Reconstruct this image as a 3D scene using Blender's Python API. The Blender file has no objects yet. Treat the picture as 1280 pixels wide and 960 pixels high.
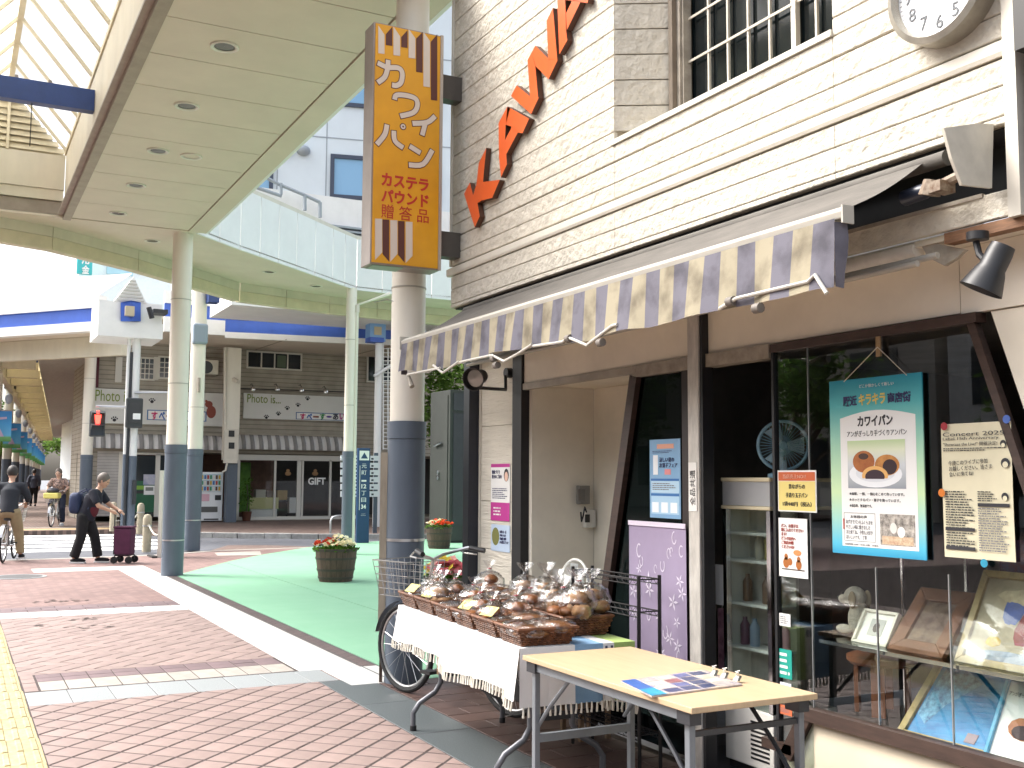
import bpy, bmesh, math, random
from mathutils import Vector, Matrix
import numpy as np
random.seed(7)
S = bpy.context.scene
COL = S.collection
PI = math.pi
# ------------------------------------------------------------------ camera
# world: X runs along the bakery front (towards the right), Y into the bakery, Z up; metres
FPX, YAW, PIT, ROL, EYE = 1335.0, math.radians(27.6), math.radians(5.08), math.radians(.33), 1.48
f0 = np.array([-math.cos(YAW), math.sin(YAW), 0]); r0 = np.array([math.sin(YAW), math.cos(YAW), 0]); z0 = np.array([0, 0, 1.])
FW = math.cos(PIT)*f0 + math.sin(PIT)*z0
UP = -math.sin(PIT)*f0 + math.cos(PIT)*z0
RT = math.cos(ROL)*r0 + math.sin(ROL)*UP
UP = -math.sin(ROL)*r0 + math.cos(ROL)*UP
CAM = np.array([0, 0, EYE])
cam = bpy.data.cameras.new('camera'); cam.sensor_width = 36; cam.lens = FPX/1280*36; cam.clip_start = .05; cam.clip_end = 2000
camo = bpy.data.objects.new('camera', cam); COL.objects.link(camo); S.camera = camo
camo.matrix_world = Matrix(((RT[0], UP[0], -FW[0], 0), (RT[1], UP[1], -FW[1], 0), (RT[2], UP[2], -FW[2], EYE), (0, 0, 0, 1)))
def ray(x, y): return (x-640)*RT - (y-480)*UP + FPX*FW
def oz(x, y, z=0.):
    d = ray(x, y); return CAM + d*((z-EYE)/d[2])
def ox(x, y, X):
    d = ray(x, y); return CAM + d*(X/d[0])
def oy(x, y, Y):
    d = ray(x, y); return CAM + d*(Y/d[1])
# ------------------------------------------------------------------ sky, sun, exposure
SUNV = Vector((-.64, -.77, 0)).normalized()*math.cos(math.radians(50)) + Vector((0, 0, math.sin(math.radians(50))))
W = bpy.data.worlds.new('World'); S.world = W; W.use_nodes = True
nt = W.node_tree; bg = nt.nodes['Background']; sky = nt.nodes.new('ShaderNodeTexSky'); sky.sky_type = 'NISHITA'
sky.sun_disc = False; sky.sun_elevation = math.radians(50); sky.sun_rotation = math.atan2(SUNV.x, SUNV.y)
sky.air_density = 1.0; sky.dust_density = 6.0; sky.ozone_density = .6
hz_ = nt.nodes.new('ShaderNodeHueSaturation'); hz_.inputs['Saturation'].default_value = .45   # thin cloud: the sky's own colour washed out evenly
nt.links.new(sky.outputs[0], hz_.inputs['Color']); nt.links.new(hz_.outputs[0], bg.inputs[0]); bg.inputs[1].default_value = .15
sun = bpy.data.lights.new('sun', 'SUN'); sun.energy = .8; sun.angle = math.radians(18); sun.color = (1, .975, .93)
suno = bpy.data.objects.new('sun', sun); COL.objects.link(suno); suno.rotation_euler = SUNV.to_track_quat('Z', 'Y').to_euler(); suno.location = (0, -5, 20)
S.view_settings.view_transform = 'Standard'; S.view_settings.look = 'None'; S.view_settings.gamma = 1; S.view_settings.exposure = 1.8
S.render.engine = 'CYCLES'
S.cycles.max_bounces = 8; S.cycles.transparent_max_bounces = 16; S.cycles.transmission_bounces = 6; S.cycles.glossy_bounces = 3; S.cycles.diffuse_bounces = 4
S.cycles.caustics_reflective = False; S.cycles.caustics_refractive = False
# ------------------------------------------------------------------ materials
def lin(c):
    if isinstance(c, str):
        c = c.lstrip('#'); c = [int(c[i:i+2], 16)/255 for i in (0, 2, 4)]
        return tuple((v/12.92 if v <= .04045 else ((v+.055)/1.055)**2.4) for v in c)
    return tuple(c)
MATS = {}
def mat(name, col, rough=.6, metal=0., var=.0, scale=6., bump=0., bscale=60., col2=None, rnd=0., spec=.5, kind='noise', stretch=(1, 1, 1), emit=0., bdist=.01, detail=4., trans=0., sheen=0.):
    """procedural material: base colour modulated by noise (var or col2), optional per-object random value, optional bump"""
    if name in MATS: return MATS[name]
    m = bpy.data.materials.new(name); m.use_nodes = True; n = m.node_tree.nodes; L = m.node_tree.links
    b = n['Principled BSDF']; c = lin(col)
    b.inputs['Roughness'].default_value = rough; b.inputs['Metallic'].default_value = metal
    b.inputs['Specular IOR Level'].default_value = spec
    if sheen: b.inputs['Sheen Weight'].default_value = sheen
    if trans: b.inputs['Transmission Weight'].default_value = trans
    tc = n.new('ShaderNodeTexCoord'); mp = n.new('ShaderNodeMapping'); mp.inputs['Scale'].default_value = stretch
    L.new(tc.outputs['Object'], mp.inputs[0])
    out = None
    if var or col2 is not None:
        t = n.new('ShaderNodeTexNoise'); t.inputs['Scale'].default_value = scale; t.inputs['Detail'].default_value = detail; t.inputs['Roughness'].default_value = .65
        L.new(mp.outputs[0], t.inputs['Vector'])
        r = n.new('ShaderNodeValToRGB'); c2 = lin(col2) if col2 is not None else tuple(max(0, v*(1-var)) for v in c)
        c1 = c if col2 is not None else tuple(v*(1+var*.5) for v in c)
        r.color_ramp.elements[0].position = .32; r.color_ramp.elements[1].position = .68
        r.color_ramp.elements[0].color = (*c2, 1); r.color_ramp.elements[1].color = (*c1, 1)
        L.new(t.outputs['Fac'], r.inputs[0]); out = r.outputs[0]
    else:
        rgb = n.new('ShaderNodeRGB'); rgb.outputs[0].default_value = (*c, 1); out = rgb.outputs[0]
    if rnd:
        oi = n.new('ShaderNodeObjectInfo'); hs = n.new('ShaderNodeHueSaturation'); mr = n.new('ShaderNodeMapRange')
        mr.inputs['To Min'].default_value = 1-rnd; mr.inputs['To Max'].default_value = 1+rnd
        L.new(oi.outputs['Random'], mr.inputs[0]); L.new(mr.outputs[0], hs.inputs['Value']); L.new(out, hs.inputs['Color']); out = hs.outputs[0]
    L.new(out, b.inputs['Base Color'])
    if emit:
        L.new(out, b.inputs['Emission Color']); b.inputs['Emission Strength'].default_value = emit
    if bump:
        if kind == 'voronoi':
            t2 = n.new('ShaderNodeTexVoronoi'); t2.feature = 'SMOOTH_F1'; o2 = t2.outputs['Distance']
        else:
            t2 = n.new('ShaderNodeTexNoise'); t2.inputs['Detail'].default_value = 5; o2 = t2.outputs['Fac']
        t2.inputs['Scale'].default_value = bscale; L.new(mp.outputs[0], t2.inputs['Vector'])
        bp = n.new('ShaderNodeBump'); bp.inputs['Strength'].default_value = bump; bp.inputs['Distance'].default_value = bdist
        L.new(o2, bp.inputs['Height']); L.new(bp.outputs[0], b.inputs['Normal'])
    MATS[name] = m; return m
def glass(name, tint=(.9, .95, .93), ior=1.5, rough=0.0, gain=1.0):
    if name in MATS: return MATS[name]
    m = bpy.data.materials.new(name); m.use_nodes = True; n = m.node_tree.nodes; L = m.node_tree.links; n.clear()
    o = n.new('ShaderNodeOutputMaterial'); mx = n.new('ShaderNodeMixShader'); fr = n.new('ShaderNodeFresnel'); fr.inputs[0].default_value = ior
    t = n.new('ShaderNodeBsdfTransparent'); t.inputs[0].default_value = (*tint, 1); g = n.new('ShaderNodeBsdfGlossy'); g.inputs['Roughness'].default_value = rough
    ml = n.new('ShaderNodeMath'); ml.operation = 'MULTIPLY'; ml.use_clamp = True; ml.inputs[1].default_value = gain
    ge = n.new('ShaderNodeNewGeometry'); mr = n.new('ShaderNodeMapRange'); mr.inputs['To Min'].default_value = ior; mr.inputs['To Max'].default_value = 1/ior   # thin pane: the same reflectance from either side
    L.new(ge.outputs['Backfacing'], mr.inputs[0]); L.new(mr.outputs[0], fr.inputs[0])
    L.new(fr.outputs[0], ml.inputs[0]); L.new(ml.outputs[0], mx.inputs[0]); L.new(t.outputs[0], mx.inputs[1]); L.new(g.outputs[0], mx.inputs[2]); L.new(mx.outputs[0], o.inputs[0])
    MATS[name] = m; return m
def translucent(name, col, share=.5, tr=.0, noise=0):
    if name in MATS: return MATS[name]
    m = bpy.data.materials.new(name); m.use_nodes = True; n = m.node_tree.nodes; L = m.node_tree.links; n.clear()
    o = n.new('ShaderNodeOutputMaterial'); mx = n.new('ShaderNodeMixShader'); mx.inputs[0].default_value = share
    d = n.new('ShaderNodeBsdfDiffuse'); t = n.new('ShaderNodeBsdfTranslucent'); d.inputs[0].default_value = t.inputs[0].default_value = (*lin(col), 1)
    if noise:
        tx = n.new('ShaderNodeObjectInfo'); hs = n.new('ShaderNodeHueSaturation'); mr = n.new('ShaderNodeMapRange')
        mr.inputs['To Min'].default_value = 1-noise; mr.inputs['To Max'].default_value = 1+noise
        ge = n.new('ShaderNodeNewGeometry'); L.new(ge.outputs['Random Per Island'], mr.inputs[0]); hs.inputs['Color'].default_value = (*lin(col), 1)
        L.new(mr.outputs[0], hs.inputs['Value']); L.new(hs.outputs[0], d.inputs[0]); L.new(hs.outputs[0], t.inputs[0])
    L.new(d.outputs[0], mx.inputs[1]); L.new(t.outputs[0], mx.inputs[2])
    if tr:
        m2 = n.new('ShaderNodeMixShader'); m2.inputs[0].default_value = tr; tp = n.new('ShaderNodeBsdfTransparent')
        L.new(mx.outputs[0], m2.inputs[1]); L.new(tp.outputs[0], m2.inputs[2]); L.new(m2.outputs[0], o.inputs[0])
    else: L.new(mx.outputs[0], o.inputs[0])
    MATS[name] = m; return m
# ------------------------------------------------------------------ mesh helpers
def V3(*a): return Vector(a)
class MB:
    """collects shapes; build() links them as ONE mesh object"""
    def __init__(s): s.v = []; s.f = []; s.m = []; s.cur = 0
    def quad(s, a, b, c, d): s.poly([a, b, c, d]); return s
    def poly(s, pts):
        k = len(s.v); s.v += [tuple(p) for p in pts]; s.f.append(tuple(range(k, k+len(pts)))); s.m.append(s.cur); return s
    def box(s, a, b):
        x0, x1 = sorted((a[0], b[0])); y0, y1 = sorted((a[1], b[1])); zz0, zz1 = sorted((a[2], b[2])); k = len(s.v)
        s.v += [(x0,y0,zz0),(x1,y0,zz0),(x1,y1,zz0),(x0,y1,zz0),(x0,y0,zz1),(x1,y0,zz1),(x1,y1,zz1),(x0,y1,zz1)]
        for f in ((0,3,2,1),(4,5,6,7),(0,1,5,4),(1,2,6,5),(2,3,7,6),(3,0,4,7)): s.f.append(tuple(k+i for i in f)); s.m.append(s.cur)
        return s
    def prism(s, pts, d):
        """pts: planar polygon, extruded along vector d"""
        k = len(s.v); n = len(pts); d = Vector(d)
        s.v += [tuple(p) for p in pts] + [tuple(Vector(p)+d) for p in pts]
        s.f.append(tuple(range(k, k+n))[::-1]); s.f.append(tuple(range(k+n, k+2*n))); s.m += [s.cur]*2
        for i in range(n): j = (i+1) % n; s.f.append((k+i, k+j, k+n+j, k+n+i)); s.m.append(s.cur)
        return s
    def tube(s, pts, r, n=8, cap=True, closed=False):
        """round bar through points; r a number or one per point"""
        P = [Vector(p) for p in pts]; R = r if isinstance(r, (list, tuple)) else [r]*len(P); N = len(P); rings = []; k0 = len(s.v)
        prev = None
        for i, p in enumerate(P):
            if closed: t = (P[(i+1) % N]-P[i-1])
            else: t = (P[min(i+1, N-1)]-P[max(i-1, 0)])
            if t.length < 1e-9: t = Vector((0, 0, 1))
            t.normalize()
            if prev is None:
                a = Vector((0, 0, 1)) if abs(t.z) < .9 else Vector((1, 0, 0)); u = t.cross(a).normalized()
            else:
                u = (prev - t*prev.dot(t)); u = u.normalized() if u.length > 1e-6 else t.orthogonal().normalized()
            prev = u; w = t.cross(u)
            for j in range(n):
                a = 2*PI*j/n; s.v.append(tuple(p + (u*math.cos(a)+w*math.sin(a))*R[i]))
        M = N if closed else N-1
        for i in range(M):
            a = k0+i*n; b = k0+((i+1) % N)*n
            for j in range(n): q = (j+1) % n; s.f.append((a+j, a+q, b+q, b+j)); s.m.append(s.cur)
        if cap and not closed:
            s.f.append(tuple(k0+j for j in range(n))[::-1]); s.f.append(tuple(k0+(N-1)*n+j for j in range(n))); s.m += [s.cur]*2
        return s
    def lathe(s, prof, c=(0, 0, 0), n=24, cap=(True, True)):
        """prof: (r, z) pairs, turned round Z at c"""
        k0 = len(s.v)
        for r, z in prof:
            for j in range(n): a = 2*PI*j/n; s.v.append((c[0]+r*math.cos(a), c[1]+r*math.sin(a), c[2]+z))
        for i in range(len(prof)-1):
            for j in range(n): q = (j+1) % n; s.f.append((k0+i*n+j, k0+i*n+q, k0+(i+1)*n+q, k0+(i+1)*n+j)); s.m.append(s.cur)
        if cap[0]: s.f.append(tuple(k0+j for j in range(n))[::-1]); s.m.append(s.cur)
        if cap[1]: s.f.append(tuple(k0+(len(prof)-1)*n+j for j in range(n))); s.m.append(s.cur)
        return s
    def grid(s, fn, nu, nv, wrap=False):
        k = len(s.v)
        for i in range(nu+1):
            for j in range(nv+1): s.v.append(tuple(fn(i/nu, j/nv)))
        for i in range(nu):
            for j in range(nv): a = k+i*(nv+1)+j; s.f.append((a, a+nv+1, a+nv+2, a+1)); s.m.append(s.cur)
        return s
    def ell(s, c, r, n=12, m=8, fn=None):
        """ellipsoid"""
        k0 = len(s.v); c = Vector(c)
        for i in range(m+1):
            th = PI*i/m
            for j in range(n):
                ph = 2*PI*j/n; d = Vector((math.sin(th)*math.cos(ph), math.sin(th)*math.sin(ph), math.cos(th)))
                q = fn(d) if fn else 1.
                s.v.append((c.x+r[0]*d.x*q, c.y+r[1]*d.y*q, c.z+r[2]*d.z*q))
        for i in range(m):
            for j in range(n): q = (j+1) % n; s.f.append((k0+i*n+j, k0+(i+1)*n+j, k0+(i+1)*n+q, k0+i*n+q)); s.m.append(s.cur)
        return s
    def xf(s, M, start=0):
        s.v = s.v[:start] + [tuple(M @ Vector(v)) for v in s.v[start:]]; return s
    def mesh(s, name, mats, smooth=False, off=None):
        me = bpy.data.meshes.new(name); vv = s.v
        if off is not None: vv = [(a-off[0], b-off[1], c-off[2]) for a, b, c in vv]
        me.from_pydata(vv, [], s.f); me.validate()
        for m in (mats if isinstance(mats, (list, tuple)) else [mats]): me.materials.append(m)
        if len(me.materials) > 1 and len(me.polygons) == len(s.m): me.polygons.foreach_set('material_index', s.m)
        if smooth:
            me.polygons.foreach_set('use_smooth', [True]*len(me.polygons))
            if smooth != 2: me.set_sharp_from_angle(angle=math.radians(38))
        me.update(); return me
    def build(s, name, mats, parent=None, smooth=False, bevel=0., own=True):
        """origin at the parent's origin (or at the shape's own base when top-level)"""
        if parent is not None: off = base_of(parent)
        elif own and s.v:
            A = np.array(s.v); off = np.array([(A[:, 0].min()+A[:, 0].max())/2, (A[:, 1].min()+A[:, 1].max())/2, A[:, 2].min()])
        else: off = (0, 0, 0)
        o = bpy.data.objects.new(name, s.mesh(name, mats, smooth, off)); COL.objects.link(o)
        if parent is not None: o.parent = parent
        else: o.location = off
        if bevel:
            b = o.modifiers.new('bevel', 'BEVEL'); b.width = bevel; b.segments = 2; b.limit_method = 'ANGLE'; b.angle_limit = math.radians(40)
        return o
def base_of(o):
    p = Vector(o.location)
    while o.parent is not None: o = o.parent; p = p + Vector(o.location)
    return p
def thing(name, label, cat, loc=(0, 0, 0), group=None):
    o = bpy.data.objects.new(name, None); COL.objects.link(o); o.location = tuple(float(v) for v in loc); o.empty_display_size = .1
    return tag(o, label, cat, group)
def tag(o, label, cat, group=None):
    o['label'] = label; o['category'] = cat
    if group: o['group'] = group
    return o
def struct(o): o['kind'] = 'structure'; return o
def stuff(o): o['kind'] = 'stuff'; return o
def box(name, a, b, m, parent=None, bevel=0.): return MB().box(a, b).build(name, m, parent, bevel=bevel)
def dup(root, loc=None, rotz=None, label=None, group=None, scale=None):
    r = root.copy(); COL.objects.link(r)
    if loc is not None: r.location = loc
    if rotz is not None: r.rotation_euler = (0, 0, rotz)
    if scale is not None: r.scale = scale if isinstance(scale, (tuple, list)) else (scale,)*3
    if label: r['label'] = label
    if group: r['group'] = group
    for ch in list(root.children):
        c = ch.copy(); COL.objects.link(c); c.parent = r
        for g in list(ch.children):
            d = g.copy(); COL.objects.link(d); d.parent = c
    return r
def disc_pts(c, r, u, v, n=24):
    c = Vector(c); u = Vector(u); v = Vector(v)
    return [c + u*(r*math.cos(2*PI*i/n)) + v*(r*math.sin(2*PI*i/n)) for i in range(n)]
def clip(poly, x0, x1, y0, y1):
    for ax, lim, sg in ((0, x0, 1), (0, x1, -1), (1, y0, 1), (1, y1, -1)):
        out = []
        for i in range(len(poly)):
            p, q = poly[i], poly[(i+1) % len(poly)]; dp = (p[ax]-lim)*sg; dq = (q[ax]-lim)*sg
            if dp >= 0: out.append(p)
            if (dp > 0 > dq) or (dp < 0 < dq):
                t = dp/(dp-dq); out.append((p[0]+(q[0]-p[0])*t, p[1]+(q[1]-p[1])*t))
        poly = out
        if len(poly) < 3: return []
    return poly
# ------------------------------------------------------------------ lettering: every text is turned into a mesh once, before the scene fills up
TXT = {}
def make_texts(items):
    tmp = []
    for body, bold in items:
        c = bpy.data.curves.new('t', 'FONT'); c.body = body; c.extrude = .5; c.offset = bold; c.resolution_u = 3; c.space_line = 1.1
        o = bpy.data.objects.new('t', c); COL.objects.link(o); tmp.append((body, bold, o, c))
    bpy.context.view_layer.update(); dg = bpy.context.evaluated_depsgraph_get()
    for body, bold, o, c in tmp:
        me = bpy.data.meshes.new_from_object(o.evaluated_get(dg)); n = len(me.vertices)
        co = np.zeros(n*3); me.vertices.foreach_get('co', co); co = co.reshape(-1, 3)
        fs = [tuple(p.vertices) for p in me.polygons]
        mn = co.min(0); mx = co.max(0); co = (co-mn)/np.maximum(mx-mn, 1e-6)
        TXT[(body, bold)] = (co, fs, (mx-mn)[0]/max((mx-mn)[1], 1e-6)); bpy.data.objects.remove(o); bpy.data.curves.remove(c); bpy.data.meshes.remove(me)
FACE_Y = (Vector((1, 0, 0)), Vector((0, 0, 1)), Vector((0, -1, 0)))   # reads on a surface that looks towards -Y
FACE_X = (Vector((0, 1, 0)), Vector((0, 0, 1)), Vector((1, 0, 0)))    # reads on a surface that looks towards +X
def text_mb(body, org, w, h, fr=FACE_Y, th=.002, bold=0., mb=None, ang=0.):
    co, fs, asp = TXT[(body, bold)]; u, v, n = fr; org = Vector(org)
    if w is None: w = h*asp
    if h is None: h = w/asp
    mb = mb or MB(); k = len(mb.v)
    if ang: u, v = u*math.cos(ang)+v*math.sin(ang), v*math.cos(ang)-u*math.sin(ang)
    mb.v += [tuple(org + u*(p[0]*w) + v*(p[1]*h) + n*(p[2]*th)) for p in co]
    mb.f += [tuple(k+i for i in f) for f in fs]; mb.m += [mb.cur]*len(fs); return mb
def text(name, body, org, w, h, m, parent, fr=FACE_Y, th=.002, bold=0., ang=0.):
    return stuff(text_mb(body, org, w, h, fr, th, bold, ang=ang).build(name, m, parent))
# ------------------------------------------------------------------ lettering used in the scene
make_texts([(b, k) for k, L in {
    .035: ['カ', 'ワ', 'イ', 'パ', 'ン', 'カワイパン', '贈 答 品', 'カステラ', 'パウンド', 'キラキラ', '駅近', '商店街', 'す', 'べ', 'ー', '・', 'あ', 'い', 'GIFT', 'K', 'A', 'W', 'I', '12', '34', '用', '金', '信', '34m', '元町商店街'],
    .05: ['カ', 'ワ', 'イ', 'パ', 'ン'],
    0.: ['アンがぎっしり手づくりアンパン', '8', '7', '6', '5', '9', '4', '10', '3', '11', '12', '1', '2', 'Photo is...', 'どこか懐かしくて新しい',
         '★毎朝、一個、一個心をこめて作っています。', '★ホッとするパン・菓子を焼っています。', '★保存料、無添加です。', 'お客様の声', '昔ながらの', '手造り玉子パン', '1袋440円（税込）', '当店売上NO1!',
         'あずきでパンをふくらませ\nやさしい味に焼きました\nまた来てね。子供も大好き\nおいしいです。 丁寧', '営業時間: 8:00～18:00 日曜・水曜休',
         '贈 答 品', 'Concert 2025', 'Label 15th Anniversary', '"Showcase the Live!" 開催決定!', '今度このライブに参加\nお越しください。皆さま\n会いに来てね!', 'お申込みはこちらまで\n詳しくは店頭まで\nお問い合わせください\n開場 18:00 開演 18:30\n全席指定 税込\n未就学児入場不可',
         '一般発売\n先行受付\n抽選販売\n当日券\n電話予約\n窓口販売', '本日の\nパンの耳\nあります\n小袋入り', 'パン、お菓子は\n袋に入れてください\nます!\nどうぞ店内へ\nご来店の際\nくださいね!', '夏のたより', 'お買い得 お知らせ', '涼しい夏の\nお菓子フェア', '全品共通', '防犯カメラ作動中', '健康づくり\n教室のご案内', '毎週 水・金\n10:00-11:30\n参加費 無料\nお気軽にどうぞ', '東京都', '元', '町', '一', '二', '丁', '目']}.items() for b in L])
# ------------------------------------------------------------------ ground, road, pavements
m_asph = mat('asphalt', (.16, .165, .18), .9, var=.25, scale=3, bump=.4, bscale=90)
m_road = mat('road_asphalt', (.095, .10, .115), .85, var=.2, scale=2, bump=.3, bscale=120)
m_mortar = mat('joint_sand', (.06, .045, .042), .95, var=.3, scale=20)
m_pink = mat('pink_paver', '#8a7771', .62, var=.16, scale=5, bump=.25, bscale=140, rnd=.10, bdist=.003)
m_pinkd = mat('purple_paver', '#6c5a5c', .65, var=.15, scale=5, bump=.25, bscale=140, rnd=.10, bdist=.003)
m_cream = mat('cream_paver', '#98928a', .7, var=.15, scale=9, bump=.2, bscale=120, rnd=.08, bdist=.003)
m_gran = mat('pale_granite', (.27, .29, .295), .5, var=.22, scale=90, bump=.05, bscale=200, rnd=.05, detail=6)
m_white = mat('white_granite', (.50, .50, .48), .55, var=.12, scale=60, bump=.05, bscale=200, rnd=.03)
m_dgran = mat('grey_granite', (.085, .10, .105), .45, var=.35, scale=110, rnd=.08, detail=6)
m_brown = mat('brown_paver', '#4c3832', .6, var=.2, scale=6, bump=.25, bscale=120, rnd=.14, bdist=.003)
m_yel = mat('tactile_yellow', '#aba07c', .7, var=.22, scale=14, bump=.2, bscale=90, col2='#988a5e', rnd=.05)
m_green = mat('green_coating', (.165, .36, .225), .75, col2=(.19, .385, .25), scale=1.6, bump=.1, bscale=150)
struct(MB().quad((-450, -450, -.14), (450, -450, -.14), (450, 450, -.14), (-450, 450, -.14)).build('ground', m_asph))
struct(MB().quad((-33, -60, -.02), (-12, -60, -.02), (-12, 60, -.02), (-33, 60, -.02)).build('road', m_road))
# near pavement: sand bed, far part with a fine brick pattern
def brick_mat(name, c1, c2, mortar, w, h, ang=45, rough=.7):
    m = bpy.data.materials.new(name); m.use_nodes = True; n = m.node_tree.nodes; L = m.node_tree.links; b = n['Principled BSDF']; b.inputs['Roughness'].default_value = rough
    tc = n.new('ShaderNodeTexCoord'); mp = n.new('ShaderNodeMapping'); mp.inputs['Rotation'].default_value = (0, 0, math.radians(ang)); t = n.new('ShaderNodeTexBrick')
    t.inputs['Color1'].default_value = (*lin(c1), 1); t.inputs['Color2'].default_value = (*lin(c2), 1); t.inputs['Mortar'].default_value = (*lin(mortar), 1)
    t.inputs['Scale'].default_value = 1; t.inputs['Brick Width'].default_value = w; t.inputs['Row Height'].default_value = h; t.inputs['Mortar Size'].default_value = .006
    L.new(tc.outputs['Object'], mp.inputs[0]); L.new(mp.outputs[0], t.inputs['Vector'])
    nz = n.new('ShaderNodeTexNoise'); nz.inputs['Scale'].default_value = .9; nz.inputs['Detail'].default_value = 6; mx = n.new('ShaderNodeMixRGB'); mx.blend_type = 'MULTIPLY'; mx.inputs[0].default_value = .5
    rp = n.new('ShaderNodeValToRGB'); rp.color_ramp.elements[0].position = .3; rp.color_ramp.elements[0].color = (.62, .6, .6, 1); rp.color_ramp.elements[1].position = .62
    L.new(tc.outputs['Object'], nz.inputs['Vector']); L.new(nz.outputs['Fac'], rp.inputs[0]); L.new(t.outputs['Color'], mx.inputs[1]); L.new(rp.outputs[0], mx.inputs[2]); L.new(mx.outputs[0], b.inputs['Base Color'])
    return m
m_farpink = brick_mat('pink_paving_far', '#8a706a', '#785f5a', '#5a4845', .2, .1)
m_farpink2 = brick_mat('pink_paving_across', '#77655c', '#6a574f', '#4a3d38', .2, .1, 0)
edge_px = [(-60, 702), (0, 700), (100, 697), (200, 693), (270, 688), (350, 685), (430, 683), (490, 681)]
edge = [oz(*p) for p in edge_px]
poly = [(e[0], e[1], 0) for e in edge] + [(-22, 30, 0), (-7.45, 30, 0), (-7.45, 2.44, 0), (-13.42, 2.44, 0), (-13.42, -30, 0), (edge[0][0], -30, 0)]
pave = struct(MB().poly([(a, b, -.002) for a, b, c in poly]).build('pavement', m_farpink, own=False))
struct(MB().quad((-13.42, -30, -.0026), (6, -30, -.0026), (6, 3.45, -.0026), (-13.42, 3.45, -.0026)).build('paving_bed', m_mortar))
MB().prism([(a, b, -.002) for a, b, c in poly[:8]] + [(a+.22, b-.02, -.002) for a, b, c in poly[:8]][::-1], (0, 0, .004)).build('edging', m_cream, pave)
def inframe(x, y, z=0, mrg=25):
    d = np.array([x, y, z])-CAM; w = d@FW
    if w < .3: return False
    px = 640+FPX*(d@RT)/w; py = 480-FPX*(d@UP)/w
    return -mrg < px < 1280+mrg and -mrg < py < 960+mrg
def tile_mb(mb, p, top=0., dep=.03, ch=.0025):
    """one bevelled paver from a convex outline"""
    n = len(p); cx = sum(a for a, b in p)/n; cy = sum(b for a, b in p)/n; k = len(mb.v); ins = [(cx+(a-cx)*.98, cy+(b-cy)*.98) for a, b in p]
    mb.v += [(a, b, top) for a, b in ins] + [(a, b, top-ch) for a, b in p] + [(a, b, top-dep) for a, b in p]
    mb.f.append(tuple(range(k, k+n))); mb.m.append(mb.cur)
    for i in range(n):
        j = (i+1) % n; mb.f += [(k+i, k+n+i, k+n+j, k+j), (k+n+i, k+2*n+i, k+2*n+j, k+n+j)]; mb.m += [mb.cur]*2
def pavers(parent, polys, m, name='brick', limit=290, jit=.0008):
    polys = [p for p in polys if len(p) > 2]
    def area(p): return abs(sum(p[i][0]*p[(i+1) % len(p)][1]-p[(i+1) % len(p)][0]*p[i][1] for i in range(len(p))))/2
    polys = [p for p in polys if area(p) > 2e-4]
    key = []
    for p in polys:
        cx = sum(a for a, b in p)/len(p); cy = sum(b for a, b in p)/len(p); key.append((0 if inframe(cx, cy) else 1, math.hypot(cx, cy)))
    order = sorted(range(len(polys)), key=lambda i: key[i]); cache = {}; rest = MB()
    for q, i in enumerate(order):
        p = polys[i]; h = random.uniform(-jit, jit)
        if q < limit and key[i][0] == 0:
            if sum(b for a, b in p) and True:
                c = (sum(a for a, b in p)/len(p), sum(b for a, b in p)/len(p)); sig = tuple((round(a-c[0], 3), round(b-c[1], 3)) for a, b in p)
                if sig not in cache:
                    mb = MB(); tile_mb(mb, list(sig)); cache[sig] = mb.mesh(name, m)
                o = bpy.data.objects.new(name, cache[sig]); COL.objects.link(o); o.parent = parent; b = base_of(parent); o.location = (c[0]-b[0], c[1]-b[1], h-b[2])
        else: tile_mb(rest, p, h)
    if rest.v: stuff(rest.build('paver_field', m, parent))
def shrink(p, g):
    cx = sum(a for a, b in p)/len(p); cy = sum(b for a, b in p)/len(p); out = []
    for a, b in p:
        d = math.hypot(a-cx, b-cy); out.append((cx+(a-cx)*(1-g/d), cy+(b-cy)*(1-g/d)))
    return out
def diamonds(x0, x1, y0, y1, D, ox_=0., oy_=0.):
    """square pavers laid at 45 degrees, D the diagonal"""
    out = []; h = D/2
    for i in range(int((x1-x0)/h)+3):
        for j in range(int((y1-y0)/D)+3):
            cx = x0+ox_+i*h; cy = y0+oy_+j*D+(h if i % 2 else 0)-D
            p = clip(shrink([(cx-h, cy), (cx, cy-h), (cx+h, cy), (cx, cy+h)], .0115), x0, x1, y0, y1)
            if p: out.append(p)
    return out
def rects(x0, x1, y0, y1, w, h, g=.004, bond=0.):
    out = []; i = 0; x = x0
    while x < x1-.01:
        xe = min(x+w, x1); y = y0-(bond*h if i % 2 else 0)
        while y < y1-.01:
            a, b = max(y, y0), min(y+h, y1)
            if b-a > .02: out.append([(x+g, a+g), (xe-g, a+g), (xe-g, b-g), (x+g, b-g)])
            y += h
        x += w; i += 1
    return out
def herring(x0, x1, y0, y1, w=.115, ang=math.radians(45)):
    L = 2*w; out = []; g = .006; ca, sa = math.cos(ang), math.sin(ang); cx, cy = (x0+x1)/2, (y0+y1)/2; N = int((x1-x0+y1-y0)/w)+4
    for i in range(-N, N):
        for j in range(-N, N):
            k = (i-j) % 4
            if k == 0: r = (i, j, 2, 1)
            elif k == 3: r = (i, j, 1, 2)
            else: continue
            a, b = r[0]*w, r[1]*w; q = [(a+g, b+g), (a+r[2]*w-g, b+g), (a+r[2]*w-g, b+r[3]*w-g), (a+g, b+r[3]*w-g)]
            q = [(cx+u*ca-v*sa, cy+u*sa+v*ca) for u, v in q]; q = clip(q, x0, x1, y0, y1)
            if q: out.append(q)
    return out
near = struct(MB().box((-7.69, .51, -.05), (0, 2.44, -.03)).build('brick_paving', m_mortar))
pavers(near, diamonds(-7.69, 0., .515, 2.437, .245), m_pink)
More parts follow.
